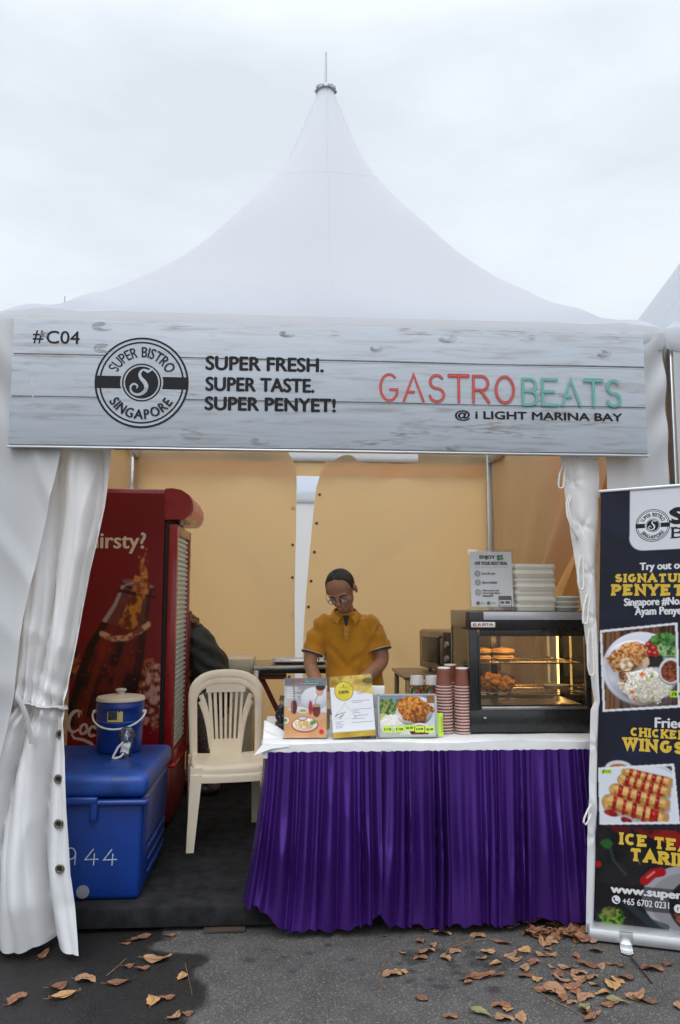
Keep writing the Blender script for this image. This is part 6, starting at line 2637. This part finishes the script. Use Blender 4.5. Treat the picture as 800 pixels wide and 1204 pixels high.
for k, (x, z, s) in enumerate(((.014, .012, '$ 7.50'), (.072, .012, '$ 9.00'), (.122, .018, '$6.00'), (.172, .012, '$ 8.00'), (.222, .010, '$6.00'))):
    b = B()
    f = Face(b, -.0004, .00006)
    f.rect(x, x + .046, z, z + .030, 0)
    f.text(s, x + .006, x + .040, z + .009, z + .021, 1, bold=.0007)
    b.warp(up)
    b.build('price_sticker', [M_neon, M_ink], pp)
t = thing('lime_card', 'lime green card tucked behind the right edge of the chicken photo', 'card', (.497, .262, TZ + .009), RD(6))
b = B()
b.box((.018, 0, .058), (.046, .002, .112), rot=(RD(-6), 0, 0))
b.build('sheet', M_neon, t)
b = B()
f = Face(b, -.006, .0002)
for k in range(7):
    f.rect(.030, .038, .025 + .011 * k, .030 + .011 * k, 0)
b.warp(lambda v: Vector((v.x, v.y + .10 * (v.z - .058) , v.z)))
b.build('print', mat('dark_lime', (.22, .36, .04), rough=.6), t)

# small things at the left end of the counter
t = thing('tape_dispenser', 'small black tape dispenser with a round knob at the left end of the counter', 'tape dispenser', (-.262, .46, TZ + .010))
b = B()
b.box((0, 0, .022), (.06, .11, .044), .008)
b.build('base', M_black, t)
b = B()
b.lathe([(.012, -.012), (.03, -.012), (.03, .012), (.012, .012), (.012, -.012)], M=Matrix.Rotation(RD(90), 4, 'X') @ Matrix.Rotation(0, 4, 'X'), c=(0, .01, .075), seg=24)
b.build('tape_roll', M_black, t)
b = B()
b.ell((.0, -.03, .118), (.020, .020, .020), sub=3)
b.cyl((0, -.03, .04), (0, -.03, .11), .007, seg=10)
b.build('knob', M_black, t)
t = thing('carton', 'open brown cardboard carton on the counter behind the menu photo', 'carton', (-.14, .62, TZ + .010), RD(6))
M_card = mat('cardboard', (.34, .24, .14), rough=.9, var=.12, scale=12)
b = B()
for c_, s_ in (((0, -.10, .06), (.24, .004, .12)), ((0, .10, .06), (.24, .004, .12)), ((-.12, 0, .06), (.004, .204, .12)), ((.12, 0, .06), (.004, .204, .12)), ((0, 0, .002), (.236, .196, .004))):
    b.box(c_, s_)
b.build('body', M_card, t)
for y, a in ((-.145, 25), (.145, -25)):
    b = B()
    b.box((0, y, .128), (.236, .09, .003), rot=(RD(a), 0, 0))
    b.build('flap', M_card, t)
t = thing('carton', 'small white carton on the counter behind the certificate', 'carton', (.23, .40, TZ + .010), RD(-8))
b = B()
b.box((0, 0, .115), (.07, .06, .23), .004)
b.build('body', M_white, t)
b = B()
b.box((0, -.0315, .16), (.05, .002, .06))
b.build('panel', mat('pale_grey_panel', (.5, .5, .52), rough=.5), t)

# ================================================================== roll-up banner
def rw(v):
    return Vector((v.x + .011 + .043 * v.z, v.y, v.z * (1 + v.x * .0225)))
ru_ = thing('roll_up_banner', 'tall dark roll-up menu banner with food photos at the right edge', 'roll-up banner', (1.17, .03, 0), RD(-20))
def ru_art():
    c = Canvas(.85, 1.985, .0026, (24, 26, 40))
    Z0 = .06
    U, V = c.U, c.V + Z0
    n = fnoise(U.shape, 60, 31, 5)
    c.mask(np.clip((n - .45) * 3, 0, 1), (30, 36, 64), .7)
    c.mask(np.clip((fnoise(U.shape, 40, 7, 5) - .55) * 4, 0, 1), (22, 22, 30), .8)
    real = c.V
    c.V = V
    # white name panel at the top
    wl, wr, wb, r = .132, .718, 1.757, .06
    m = ((U > wl) & (U < wr) & (V > wb + r)) | ((U > wl + r) & (U < wr - r) & (V > wb))
    m = np.maximum(m.astype(float), np.maximum(c.ellipse(wl + r, wb + r, r, r), c.ellipse(wr - r, wb + r, r, r)))
    c.mask(m, (206, 208, 214))
    # ---- first photo: fried chicken rice plate, in a white border set slightly askew
    def frame(TL, TR, BR, BL, col=(214, 216, 220)):
        c.mask(c.poly([TL, TR, BR, BL]), col)
        e = .010
        return c.poly([(TL[0] + e, TL[1] - e), (TR[0] - e, TR[1] - e), (BR[0] - e, BR[1] + e), (BL[0] + e, BL[1] + e)])
    a = frame((.004, 1.389), (.344, 1.419), (.357, 1.038), (.022, 1.012))
    before = c.a.copy()
    st = fnoise((1, c.nx), 5, 5, 3)
    st = np.clip((st - .5) * 3 + .5, 0, 1)[:, :, None]
    wood = s2l((44, 28, 20)) * (1 - st) + s2l((120, 82, 54)) * st
    c.a = np.broadcast_to(wood, c.a.shape).copy()
    c.mask(c.ellipse(.185, 1.212, .168, .166, 0), (150, 150, 160))
    c.mask(c.ellipse(.183, 1.216, .165, .163, 0), (206, 207, 216))
    c.mask(c.ellipse(.183, 1.212, .150, .146, 0), (192, 193, 204))
    c.mask(c.ellipse(.183, 1.222, .143, .138, 0), (202, 203, 213))
    c.ball(c.ellipse(.183, 1.216, .165, .163), .183, 1.216, .165, .163, .30)
    for q_ in ((.205, 1.125, .120, .082), (.140, 1.250, .100, .070)):
        d_ = np.sqrt(((U - q_[0]) / q_[2]) ** 2 + ((V - q_[1] + .008) / q_[3]) ** 2)
        c.mask(np.clip(1.35 - d_, 0, .55), (110, 104, 108))
    c.mask(c.ellipse(.285, 1.322, .066, .058, 0, .6, 3, 12), c.tex((22, 62, 24), (78, 132, 62), 6, 4, 1.7))
    c.ball(c.ellipse(.285, 1.322, .066, .058), .285, 1.322, .066, .058, .8)
    c.mask(c.ellipse(.300, 1.29, .060, .030, -15, .6, 5, 8), c.tex((30, 80, 34), (150, 180, 120), 4, 6, 1.7))
    c.mask(c.ellipse(.245, 1.245, .045, .03, 0, .6, 8, 8), (40, 34, 30))
    c.mask(c.ellipse(.205, 1.135, .112, .078, -8, .45, 12, 6), c.tex((164, 152, 134), (236, 230, 216), 2.2, 13, 1.5))
    c.ball(c.ellipse(.205, 1.135, .118, .084, -8), .205, 1.135, .118, .084, .75)
    c.mask(c.ellipse(.245, 1.12, .075, .055, 0, .5, 14, 6), c.tex((150, 140, 120), (232, 226, 212), 2.0, 15, 1.5), .8)
    rng = np.random.RandomState(5)
    for cx, cz, r, col in ((.193, 1.186, .012, (222, 110, 44)), (.150, 1.105, .010, (214, 96, 40)), (.160, 1.072, .008, (214, 92, 50)), (.215, 1.16, .008, (206, 186, 70)), (.235, 1.175, .008, (110, 140, 60)), (.11, 1.135, .007, (206, 150, 60)), (.24, 1.075, .008, (160, 120, 50)), (.145, 1.14, .005, (90, 110, 50))):
        c.mask(c.ellipse(cx, cz, r, r * .8, rng.uniform(0, 90), .5, rng.randint(99), 4), col)
    c.mask(c.ellipse(.128, 1.262, .090, .062, 22, .5, 21, 10), c.tex((110, 60, 28), (222, 164, 104), 3.4, 22, 1.5))
    c.mask(c.ellipse(.172, 1.285, .052, .046, -40, .5, 23, 9), c.tex((112, 62, 30), (214, 152, 92), 3.2, 24, 1.5), .85)
    c.ball(c.ellipse(.14, 1.268, .105, .072, 10), .14, 1.268, .105, .072, .95)
    c.mask(c.ellipse(.122, 1.228, .03, .028, 30, .7, 25, 5), c.tex((170, 130, 96), (236, 216, 188), 4, 26, 2))
    c.mask(c.ellipse(.110, 1.172, .020, .026, 20, .6, 27, 5), c.tex((90, 50, 30), (190, 140, 100), 3, 28, 2.4))
    c.mask(c.ellipse(.208, 1.238, .014, .026, -20, .5, 29, 5), (204, 170, 138))
    for cx, cz in ((.220, 1.320), (.243, 1.303), (.226, 1.284), (.250, 1.280)):
        c.mask(c.ellipse(cx, cz, .016, .015), (150, 20, 20))
        c.mask(c.ellipse(cx - .003, cz + .004, .006, .005), (222, 110, 100))
    c.mask(c.ellipse(.318, 1.198, .054, .062), (126, 126, 138))
    c.mask(c.ellipse(.316, 1.202, .050, .058), (206, 206, 214))
    c.mask(c.ellipse(.316, 1.198, .043, .049, 0, .1), c.tex((58, 26, 16), (150, 76, 44), 3.4, 33, 1.7))
    c.ball(c.ellipse(.316, 1.198, .043, .049), .316, 1.198, .05, .055, -.5)
    c.mask(((U > .312) & (U < .40) & (V > 1.082) & (V < 1.112)).astype(float), (166, 206, 46))
    c.mask(c.line([(.322, 1.089), (.327, 1.104)], .005), (40, 46, 20))
    inside = c.a
    c.a = before * (1 - a[:, :, None]) + inside * a[:, :, None]
    # ---- second photo: rolls with red sauce
    c.mask(c.ellipse(.095, .757, .060, .036), (200, 200, 206))
    c.mask(c.ellipse(.095, .755, .045, .024), (170, 110, 50))
    a = frame((.004, .757), (.331, .789), (.357, .528), (.014, .501))
    before = c.a.copy()
    c.a = np.broadcast_to(s2l((184, 192, 206)), c.a.shape).copy()
    c.mask(c.ellipse(.17, .62, .24, .16), (206, 211, 222))
    c.mask(c.poly([(.27, .79), (.34, .80), (.34, .745)]), (74, 60, 58))
    px = lambda x, y: (.004 + (x) / 8 * .00345, .757 - (y - 184) / 8 * .00383)
    for i, (p, q, wd) in enumerate((((290, 222), (690, 290), .044), ((255, 290), (668, 378), .048), ((180, 385), (655, 498), .054), ((118, 500), (630, 630), .064))):
        P, Q = px(*p), px(*q)
        c.mask(c.line([P, Q], wd + .004), (126, 84, 34))
        body = c.line([P, Q], wd)
        c.mask(c.line([(P[0] + .004, P[1] - wd * .28), (Q[0] + .004, Q[1] - wd * .28)], wd), (96, 84, 80), .55)
        c.mask(body, c.tex((170, 120, 56), (216, 170, 98), 5, 40 + i, 1.2))
        c.mask(c.line([(P[0], P[1] - wd * .36), (Q[0], Q[1] - wd * .36)], wd * .26) * body, (112, 70, 26), .6)
        c.mask(c.line([(P[0], P[1] + wd * .2), (Q[0], Q[1] + wd * .2)], wd * .3), (232, 196, 130), .6)
        c.mask(c.ellipse(Q[0] + wd * .35, Q[1], wd * .2, wd * .45, -15), (176, 132, 76))
        for k in range(5):
            f_ = (k + .55) / 5.2
            mx_, my_ = lerp(P[0], Q[0], f_), lerp(P[1], Q[1], f_)
            c.mask(c.line([(mx_ + .004, my_ + wd * .55), (mx_ - .006, my_ - wd * .52)], .017 + .004 * math.sin(k * 2.7 + i) + (.016 if (i == 3 and k == 4) else 0)) * np.maximum(body, c.line([(mx_, my_), (mx_ - .006, my_ - wd * .5)], .012)), c.tex((112, 6, 8), (182, 24, 26), 3.4, 60 + k, 1.6))
            c.mask(c.ellipse(mx_ - .001, my_ + wd * .22, .003, .006, 20), (226, 120, 112), .75)
            c.mask(c.ellipse(mx_ + .004 * math.sin(k * 5 + i), my_ - wd * .42, .011, .008, 0, .5, 200 + k, 4), (150, 14, 16), .9)
    for cx, cz, rx, rz in ((.062, .555, .034, .014), (.130, .528, .028, .013)):
        c.mask(c.ellipse(cx, cz, rx, rz, -14, .3, 71, 8), c.tex((112, 6, 10), (180, 26, 30), 5, 72, 2))
    c.mask(((U > .018) & (U < .062) & (V > .730) & (V < .752)).astype(float), (176, 212, 50))
    c.mask(c.line([(.026, .734), (.031, .748)], .006), (30, 40, 16))
    for k in range(4):
        c.mask(c.line([(.038 + .006 * k, .738), (.039 + .006 * k, .745)], .003), (60, 80, 24))
    inside = c.a
    c.a = before * (1 - a[:, :, None]) + inside * a[:, :, None]
    # ---- bottom: dark table with chillies and a plate
    low = V < .50
    c.mask(low.astype(float), c.tex((12, 11, 13), (30, 28, 32), 30, 80))
    c.mask((V < .5).astype(float) * c.ellipse(.10, .50, .05, .03, -20), (74, 12, 14))
    c.mask((V < .498).astype(float) * c.ellipse(.27, .485, .14, .035, -16), c.tex((60, 6, 8), (140, 20, 20), 14, 81))
    c.mask((V < .498).astype(float) * c.ellipse(.36, .45, .09, .03, -24), (126, 16, 18))
    c.mask(c.line([(.05, .44), (.075, .35), (.13, .29)], .012), (40, 54, 56), .8)
    c.mask(c.ellipse(.045, .417, .026, .020, 0, .6, 82, 6), (34, 84, 34))
    c.mask(c.line([(.16, .40), (.19, .34)], .004), (110, 112, 130), .7)
    c.mask(c.ellipse(.42, .20, .22, .155), (150, 150, 158))
    c.mask(c.ellipse(.43, .19, .20, .135), (126, 124, 128), .8)
    c.mask(c.ellipse(.50, .18, .19, .14), (30, 24, 24))
    c.mask(c.ellipse(.50, .15, .16, .10, 0, .3, 84, 10), c.tex((70, 30, 16), (150, 80, 50), 8, 85, 2))
    c.mask(c.line([(.21, .27), (.245, .305), (.28, .315)], .040), (150, 14, 20))
    c.mask(c.line([(.22, .285), (.25, .312)], .008), (224, 120, 120), .8)
    c.mask(((V > .14) & (V < .245)).astype(float), (14, 13, 16), .75)
    c.mask(c.ellipse(.008, .325, .016, .014), (140, 16, 20))
    c.mask(c.line([(.13, .17), (.22, .10), (.30, .08)], .030), (32, 46, 50), .8)
    c.mask(c.ellipse(.075, .095, .058, .040, 0, .9, 86, 8), c.tex((22, 50, 12), (110, 150, 50), 4, 87, 2.4))
    c.mask(c.ellipse(.060, .12, .03, .025, 0, .9, 88, 6), c.tex((50, 44, 24), (120, 120, 60), 4, 89, 2.2), .8)
    c.V = real
    c.blur(1)
    return c.a * .95
pan = paint('printed_panel', ru_art(), .85, 1.985, ru_, M_matte, (0, 0, .06), rw)
b = B()
b.box((.425, .003, 1.05), (.85, .003, 1.98))
b.warp(rw)
b.build('panel_backing', mat('grey_backing', (.34, .34, .36), rough=.7), ru_)
b = B()
b.box((.425, .003, 2.050), (.87, .016, .014), .003)
b.warp(rw)
b.build('top_rail', M_alu, ru_)
M_bright = mat('satin_aluminium', (.70, .71, .73), rough=.32, metal=.85, var=.06, scale=20, stretch=(1, 1, 14))
b = B()
b.loft([[(x, y, z) for y, z in ((-.055, .012), (-.058, .03), (-.048, .058), (-.02, .072), (.02, .072), (.048, .055), (.055, .03), (.052, .012))] for x in (-.012, .875)])
bs = b.build('base_cassette', M_bright, ru_)
b = B()
for x in (-.016, .879):
    b.box((x, 0, .042), (.008, .11, .062), .003)
b.build('end_cap', mat('grey_end_cap', (.25, .25, .26), rough=.4), bs)
for x in (.140, .70):
    b = B()
    b.box((x + .003, -.052, .036), (.056, .020, .050), .002)
    b.box((x, -.090, .008), (.052, .09, .006), .002)
    b.ell((x, -.135, .008), (.026, .020, .003), sub=2)
    b.build('foot', M_bright, ru_)
b = B()
b.cyl((.425, .03, .07), (.425, .03, 2.05), .008, seg=10)
b.build('support_pole', M_galv, ru_)
M_yel = mat('mustard_ink', (.60, .40, .035), rough=.55, var=.06)
M_off = mat('offwhite_ink', (.60, .60, .62), rough=.55, var=.04)
b = B()
emblem(Face(b, -.0004, .00006), .2345, 1.8715, .0760, 0, 1)
b.warp(rw)
b.build('emblem', [M_ink, mat('panel_white_ink', S(206, 208, 214), rough=.55)], pan)
b = B()
f = Face(b, -.0004, .00006)
f.text('SUPER', .316, .69, 1.876, 1.944, 0, bold=.010)
f.text('BISTRO', .316, .69, 1.806, 1.856, 0)
for z, x in ((1.806, .324), (1.853, .324)):
    f.rect(x - .012, x + .016, z, z + .005, 0)
b.warp(rw)
b.build('lettering', [M_ink], pan)
def slab_word(rows, m):
    b = B()
    f = Face(b, -.0004, .00006)
    for fnc in rows:
        fnc(f)
    b.warp(rw)
    b.build('lettering', m, pan)
def feet(f, xs, z, h=.004, w=.008):
    for x in xs:
        f.rect(x - w, x + w, z, z + h, 0)
slab_word([lambda f: f.text('Try out our', .180, .392, 1.654, 1.698, 0, bold=.0022)], M_off)
slab_word([lambda f: slab(f, 'SIGNATURE', .066, .425, 1.611, 1.652, 0, drop=.012)], M_yel)
slab_word([lambda f: slab(f, 'PENYET', .051, .375, 1.550, 1.604, 0, drop=.012)], M_yel)
slab_word([lambda f: f.text('Singapore #No.1', .112, .372, 1.490, 1.535, 0, bold=.0022)], M_off)
slab_word([lambda f: f.text('Ayam Penyet', .160, .375, 1.446, 1.492, 0, bold=.0022)], M_off)
slab_word([lambda f: f.text('Fried', .250, .375, .946, .990, 0, bold=.0022)], M_off)
slab_word([lambda f: slab(f, 'CHICKEN', .141, .385, .904, .945, 0, drop=.010)], M_yel)
slab_word([lambda f: slab(f, 'WINGS', .107, .380, .842, .899, 0, drop=.014)], M_yel)
slab_word([lambda f: slab(f, 'ICE TEA', .098, .405, .420, .474, 0, drop=.014)], M_yel)
slab_word([lambda f: slab(f, 'TARIK', .142, .400, .352, .410, 0, drop=.010)], M_yel)
slab_word([lambda f: f.text('www.superbistro', .067, .515, .196, .240, 0, bold=.0034, base=None)], M_off)
slab_word([lambda f: f.text('+65 6702 0231', .118, .312, .160, .188, 0, bold=.0008)], M_off)
b = B()
f = Face(b, -.0004, .00006)
f.disc(.089, .177, .0185, 0, 30)
f.stroke([(.080, .186), (.081, .176), (.088, .168), (.098, .167)], [.009, .005, .005, .009], 1)
b.warp(rw)
b.build('phone_icon', [M_off, M_ink], pan)
b = B()
f = Face(b, -.0004, .00006)
f.disc(.351, .165, .0185, 0, 30)
f.rect(.346, .349, .155, .172, 1)
f.rect(.346, .356, .166, .169, 1)
b.warp(rw)
b.build('social_icon', [M_off, M_ink], pan)
b = B()
f = Face(b, -.0004, .00006)
f.text('$ 8.00', .332, .385, 1.090, 1.104, 0, bold=.0008)
b.warp(rw)
b.build('lettering', M_ink, pan)

# ================================================================== fallen leaves, twigs
def leaf_mesh(name, L, Wd, curl, cup, seed, m):
    rng = random.Random(seed)
    b = B()
    bend = rng.uniform(-.8, .8)
    def f(u, v):
        x = (v - .5) * L
        hw = Wd / 2 * (math.sin(math.pi * min(1, v * 1.02 + .0)) ** .70) * (1.28 - .5 * v)
        hw *= 1 + .10 * math.sin(v * 23 + seed) * (abs(u - .5) > .4)
        y = (u - .5) * 2 * hw + bend * L * (v - .5) ** 2
        z = .004 + curl * (v - .5) ** 2 * L * 2.2 + cup * abs(u - .5) * 2 * Wd + .10 * Wd * math.sin(v * 7 + seed) * (u - .5) * 2
        return Vector((x, y, z))
    b.grid(f, 6, 14)
    b.tube([f(.5, 0) + Vector((-.014, .002, .003)), f(.5, .02), f(.5, .5) + Vector((0, 0, .0012)), f(.5, .97)], [.0013, .0011, .0009, .0004], 5, mi=1)
    mn = min(v.co.z for v in b.bm.verts)
    b.warp(lambda v: Vector((v.x, v.y, v.z - mn + .002)))
    return b.mesh(name, [m, M_vein], True, 80)
M_vein = mat('leaf_vein', (.20, .10, .045), rough=.8)
LM = [mat('dry_leaf_tan', (.31, .165, .085), rough=.8, var=.35, scale=26, bump=.5, bscale=120),
      mat('dry_leaf_rust', (.23, .098, .050), rough=.8, var=.4, scale=30, bump=.5, bscale=120),
      mat('dry_leaf_gold', (.40, .22, .085), rough=.75, var=.3, scale=24, bump=.4, bscale=120),
      mat('dry_leaf_brown', (.17, .075, .038), rough=.85, var=.4, scale=30, bump=.5, bscale=120),
      mat('dry_leaf_olive', (.20, .19, .085), rough=.8, var=.3, scale=30, bump=.4, bscale=120)]
LEAF = {}
for mi in range(5):
    for k in range(4):
        LEAF[(mi, k)] = leaf_mesh('fallen_leaf', (.082, .074, .066, .09)[k], (.040, .046, .034, .030)[k], (.12, -.10, .22, .08)[k], (.10, .07, .16, .22)[k], mi * 7 + k, LM[mi])
def leaf(x, y, ang, mi, k, s, lab, z=0.0, tilt=(0, 0), grp='fallen leaves on the asphalt'):
    o = bpy.data.objects.new('fallen_leaf', LEAF[(mi, k)])
    COL.objects.link(o)
    o.location = (x, y, z)
    o.rotation_euler = (tilt[0], tilt[1], RD(ang))
    o.scale = (s, s, s)
    tag(o, lab, 'leaf', grp)
G1 = 'single leaves in front of the white left curtain and the platform'
for x, y, an, mi, k, s, lab in (
    (-1.273, -.007, 80, 1, 0, .9, 'small dry leaf lying just below the hem of the white left curtain'),
    (-1.26, -.378, 55, 1, 1, 1.0, 'brown leaf nearest the bottom left corner of the picture'),
    (-1.079, -.366, 28, 2, 3, 1.15, 'long golden leaf under a dark curled one on the wet asphalt'),
    (-1.118, -.298, 40, 3, 2, 1.1, 'dark curled leaf beside the long golden leaf'),
    (-1.027, -.235, -15, 0, 1, 1.05, 'pinkish tan leaf above and right of the golden leaf'),
    (-.935, .081, 5, 1, 2, .55, 'tiny orange leaf on the wet patch close to the platform'),
    (-.772, -.084, 6, 0, 0, 1.25, 'largest oval tan leaf in the middle of the wet patch'),
    (-.817, -.157, 0, 1, 2, .75, 'narrow rust leaf just below the largest oval leaf'),
    (-.878, -.135, 20, 3, 2, .7, 'dark small leaf left of the narrow rust leaf'),
    (-.641, -.233, 75, 2, 1, .75, 'golden leaf standing by the thin twig at the wet edge'),
    (-.729, -.419, 100, 2, 1, .95, 'bright golden leaf upright near the bottom of the wet patch'),
    (-.680, -.405, 0, 1, 2, .8, 'rust leaf touching the bright golden leaf'),
    (-.629, -.546, 50, 0, 2, .8, 'pale curled leaf cut by the bottom edge left of centre'),
    (-.585, -.528, 10, 3, 2, .7, 'brown leaf touching the pale curled leaf at the bottom edge'),
    (-.891, -.278, 15, 3, 3, 1.0, 'soaked dark brown leaf lying flat on the wet asphalt'),
    (-.887, .140, 30, 3, 0, 1.0, 'dark leaf in the shadow of the platform edge, left one'),
    (-.75, .155, 0, 1, 2, .7, 'rust leaf in the shadow of the platform edge, right one')):
    leaf(x, y, an, mi, k, s * 1.18, lab, 0, (0, 0), G1)
# scatter on the right
RIGHT = [(0.230, 0.096, 0.50, 60), (0.376, 0.035, 0.70, 90), (0.490, 0.103, 1.30, -20), (0.380, -0.079, 1.20, 30), (0.352, -0.129, 0.80, 0), (0.282, -0.085, 0.70, -50), (0.430, -0.011, 0.60, 60), (0.456, -0.136, 1.00, 80), (0.511, -0.078, 0.80, 10), (0.651, 0.072, 1.20, -15), (0.747, -0.008, 1.00, -40), (0.209, -0.268, 1.10, 5), (0.251, -0.256, 0.80, 0), (0.295, -0.470, 0.90, -60), (0.386, -0.603, 0.80, -30), (0.509, -0.349, 1.00, 60), (0.577, -0.304, 1.30, 5), (0.512, -0.318, 0.90, 10), (0.643, -0.301, 0.80, 0), (0.577, -0.623, 1.10, 10), (0.593, -0.537, 1.10, -30), (0.611, -0.560, 0.90, 70), (0.640, -0.627, 0.90, 60), (0.656, -0.099, 0.80, 0), (0.614, -0.156, 0.70, 10), (0.667, -0.198, 1.00, 50), (0.750, -0.133, 1.00, 30), (0.824, -0.088, 1.00, 20), (0.821, -0.203, 1.00, 30), (0.771, -0.250, 0.90, 60), (0.757, -0.173, 0.80, 0), (0.751, -0.314, 0.90, 0), (0.795, -0.342, 0.90, 80), (0.879, -0.140, 0.80, -30), (0.926, -0.082, 0.70, 20), (0.925, -0.143, 0.80, 10), (0.888, -0.249, 0.60, -40), (0.838, -0.446, 1.30, -60), (0.796, -0.444, 1.10, -50), (0.948, -0.260, 1.00, -20), (1.026, -0.149, 0.80, 70), (1.048, -0.236, 1.10, -30), (1.134, -0.115, 0.90, 10), (1.015, -0.344, 0.90, 20), (0.959, -0.351, 1.00, -30), (0.908, -0.417, 1.00, 20), (0.884, -0.364, 1.00, -40), (0.931, -0.494, 1.00, 10), (1.097, -0.250, 0.80, 40), (1.150, -0.234, 0.70, 0), (1.076, -0.410, 1.20, 100), (1.107, -0.377, 1.00, -50), (1.158, -0.363, 1.00, -20), (1.178, -0.255, 0.70, -40), (1.018, -0.473, 0.90, 30), (0.997, -0.558, 0.90, -20), (1.030, -0.538, 0.90, 60), (1.137, -0.506, 1.10, 10), (1.155, -0.533, 1.10, -20), (1.300, -0.288, 1.20, -20), (1.284, -0.272, 0.80, 30), (1.380, -0.255, 0.80, -50), (1.259, -0.583, 0.80, 60), (1.309, -0.041, 0.70, 0), (1.180, 0.001, 0.80, -30), (0.901, -0.592, 0.90, 70), (0.894, -0.650, 1.00, 20), (0.867, -0.528, 0.70, 0), (0.921, -0.623, 0.80, -30), (0.894, -0.312, 0.90, 30), (0.877, -0.432, 0.90, -20), (0.913, -0.451, 1.00, 60), (0.970, -0.369, 0.80, 0), (1.008, -0.406, 0.80, -40), (0.979, -0.299, 0.90, 10), (0.846, -0.496, 0.80, 50)]
rng = random.Random(12)
for x, y, L, an in RIGHT:
    mi = rng.choice((0, 0, 0, 1, 1, 2, 0, 3))
    leaf(x, y, an + rng.uniform(-12, 12), mi, rng.choice((0, 0, 1, 1, 2)), L * rng.uniform(.85, 1.08), 'dry brown leaf in the loose scatter on the asphalt left of the black stick', rng.uniform(0, .004), (rng.uniform(-.25, .25), rng.uniform(-.2, .2)), 'loose scatter of dry leaves at the right')
for k in range(58):
    t_ = rng.random()
    x = .86 + .30 * t_ + rng.gauss(0, .03)
    y = .085 - .06 * t_ + rng.gauss(0, .04)
    leaf(x, y, rng.uniform(0, 360), rng.choice((0, 1, 1, 0, 3)), rng.choice((0, 1, 2, 3)), rng.uniform(.75, 1.1), 'dry leaf in the dense heap between the purple skirt and the roll-up banner foot', rng.uniform(0, .022), (rng.uniform(-.5, .5), rng.uniform(-.5, .5)), 'dense heap of dry leaves by the roll-up banner')
M_twig = mat('dry_stem', (.20, .11, .055), rough=.85, var=.3, scale=40)
def twig(pts, r, lab, m=M_twig):
    b = B()
    n = len(pts)
    b.tube([Vector((x, y, z)) for x, y, z in pts], [r * .7 * (1 - .4 * i / (n - 1)) for i in range(n)], 6)
    tag(b.build('dry_twig', m), lab, 'twig', 'dry twigs and stems on the asphalt')
twig([(0.222, -0.062, .004), (0.210, -0.125, .004), (0.162, -0.251, .004), (0.153, -0.300, .004), (0.165, -0.370, .004)], 0.0025, 'thin pale curved stem standing alone left of the leaf scatter')
twig([(0.446, -0.139, .004), (0.490, -0.053, .004), (0.567, 0.002, .004), (0.651, 0.032, .004), (0.724, 0.028, .004)], 0.003, 'long curved leaf stem arching over the right leaf scatter')
twig([(0.764, -0.432, .004), (0.798, -0.512, .004), (0.840, -0.564, .004), (0.872, -0.626, .004), (0.903, -0.668, .004)], 0.003, 'straight pale stem under the leaves near the bottom right')
twig([(-0.955, -0.214, .004), (-0.932, -0.150, .004), (-0.905, -0.060, .004)], 0.003, 'short straight twig on the wet patch')
twig([(-0.649, -0.122, .004), (-0.625, -0.226, .004), (-0.604, -0.311, .004), (-0.587, -0.392, .004)], 0.002, 'thin dark twig beside the golden leaf at the wet edge')
twig([(1.252, -0.178, .012), (1.242, -0.406, .006)], .0055, 'straight black stick on the asphalt at the foot of the roll-up banner', M_black)
leaf(0.505, -0.586, -35, 4, 3, 1.0, 'olive green leaf lying left of the bottom leaf trio', .006, (.1, .1), 'olive leaves among the dry ones')
leaf(1.041, -0.532, -15, 4, 3, 1.0, 'olive leaf crossing the large leaves near the bottom right', .006, (.1, .1), 'olive leaves among the dry ones')
leaf(0.899, -0.580, 40, 4, 2, 1.0, 'small pale green leaf under the brown ones near the bottom right', .006, (.1, .1), 'olive leaves among the dry ones')
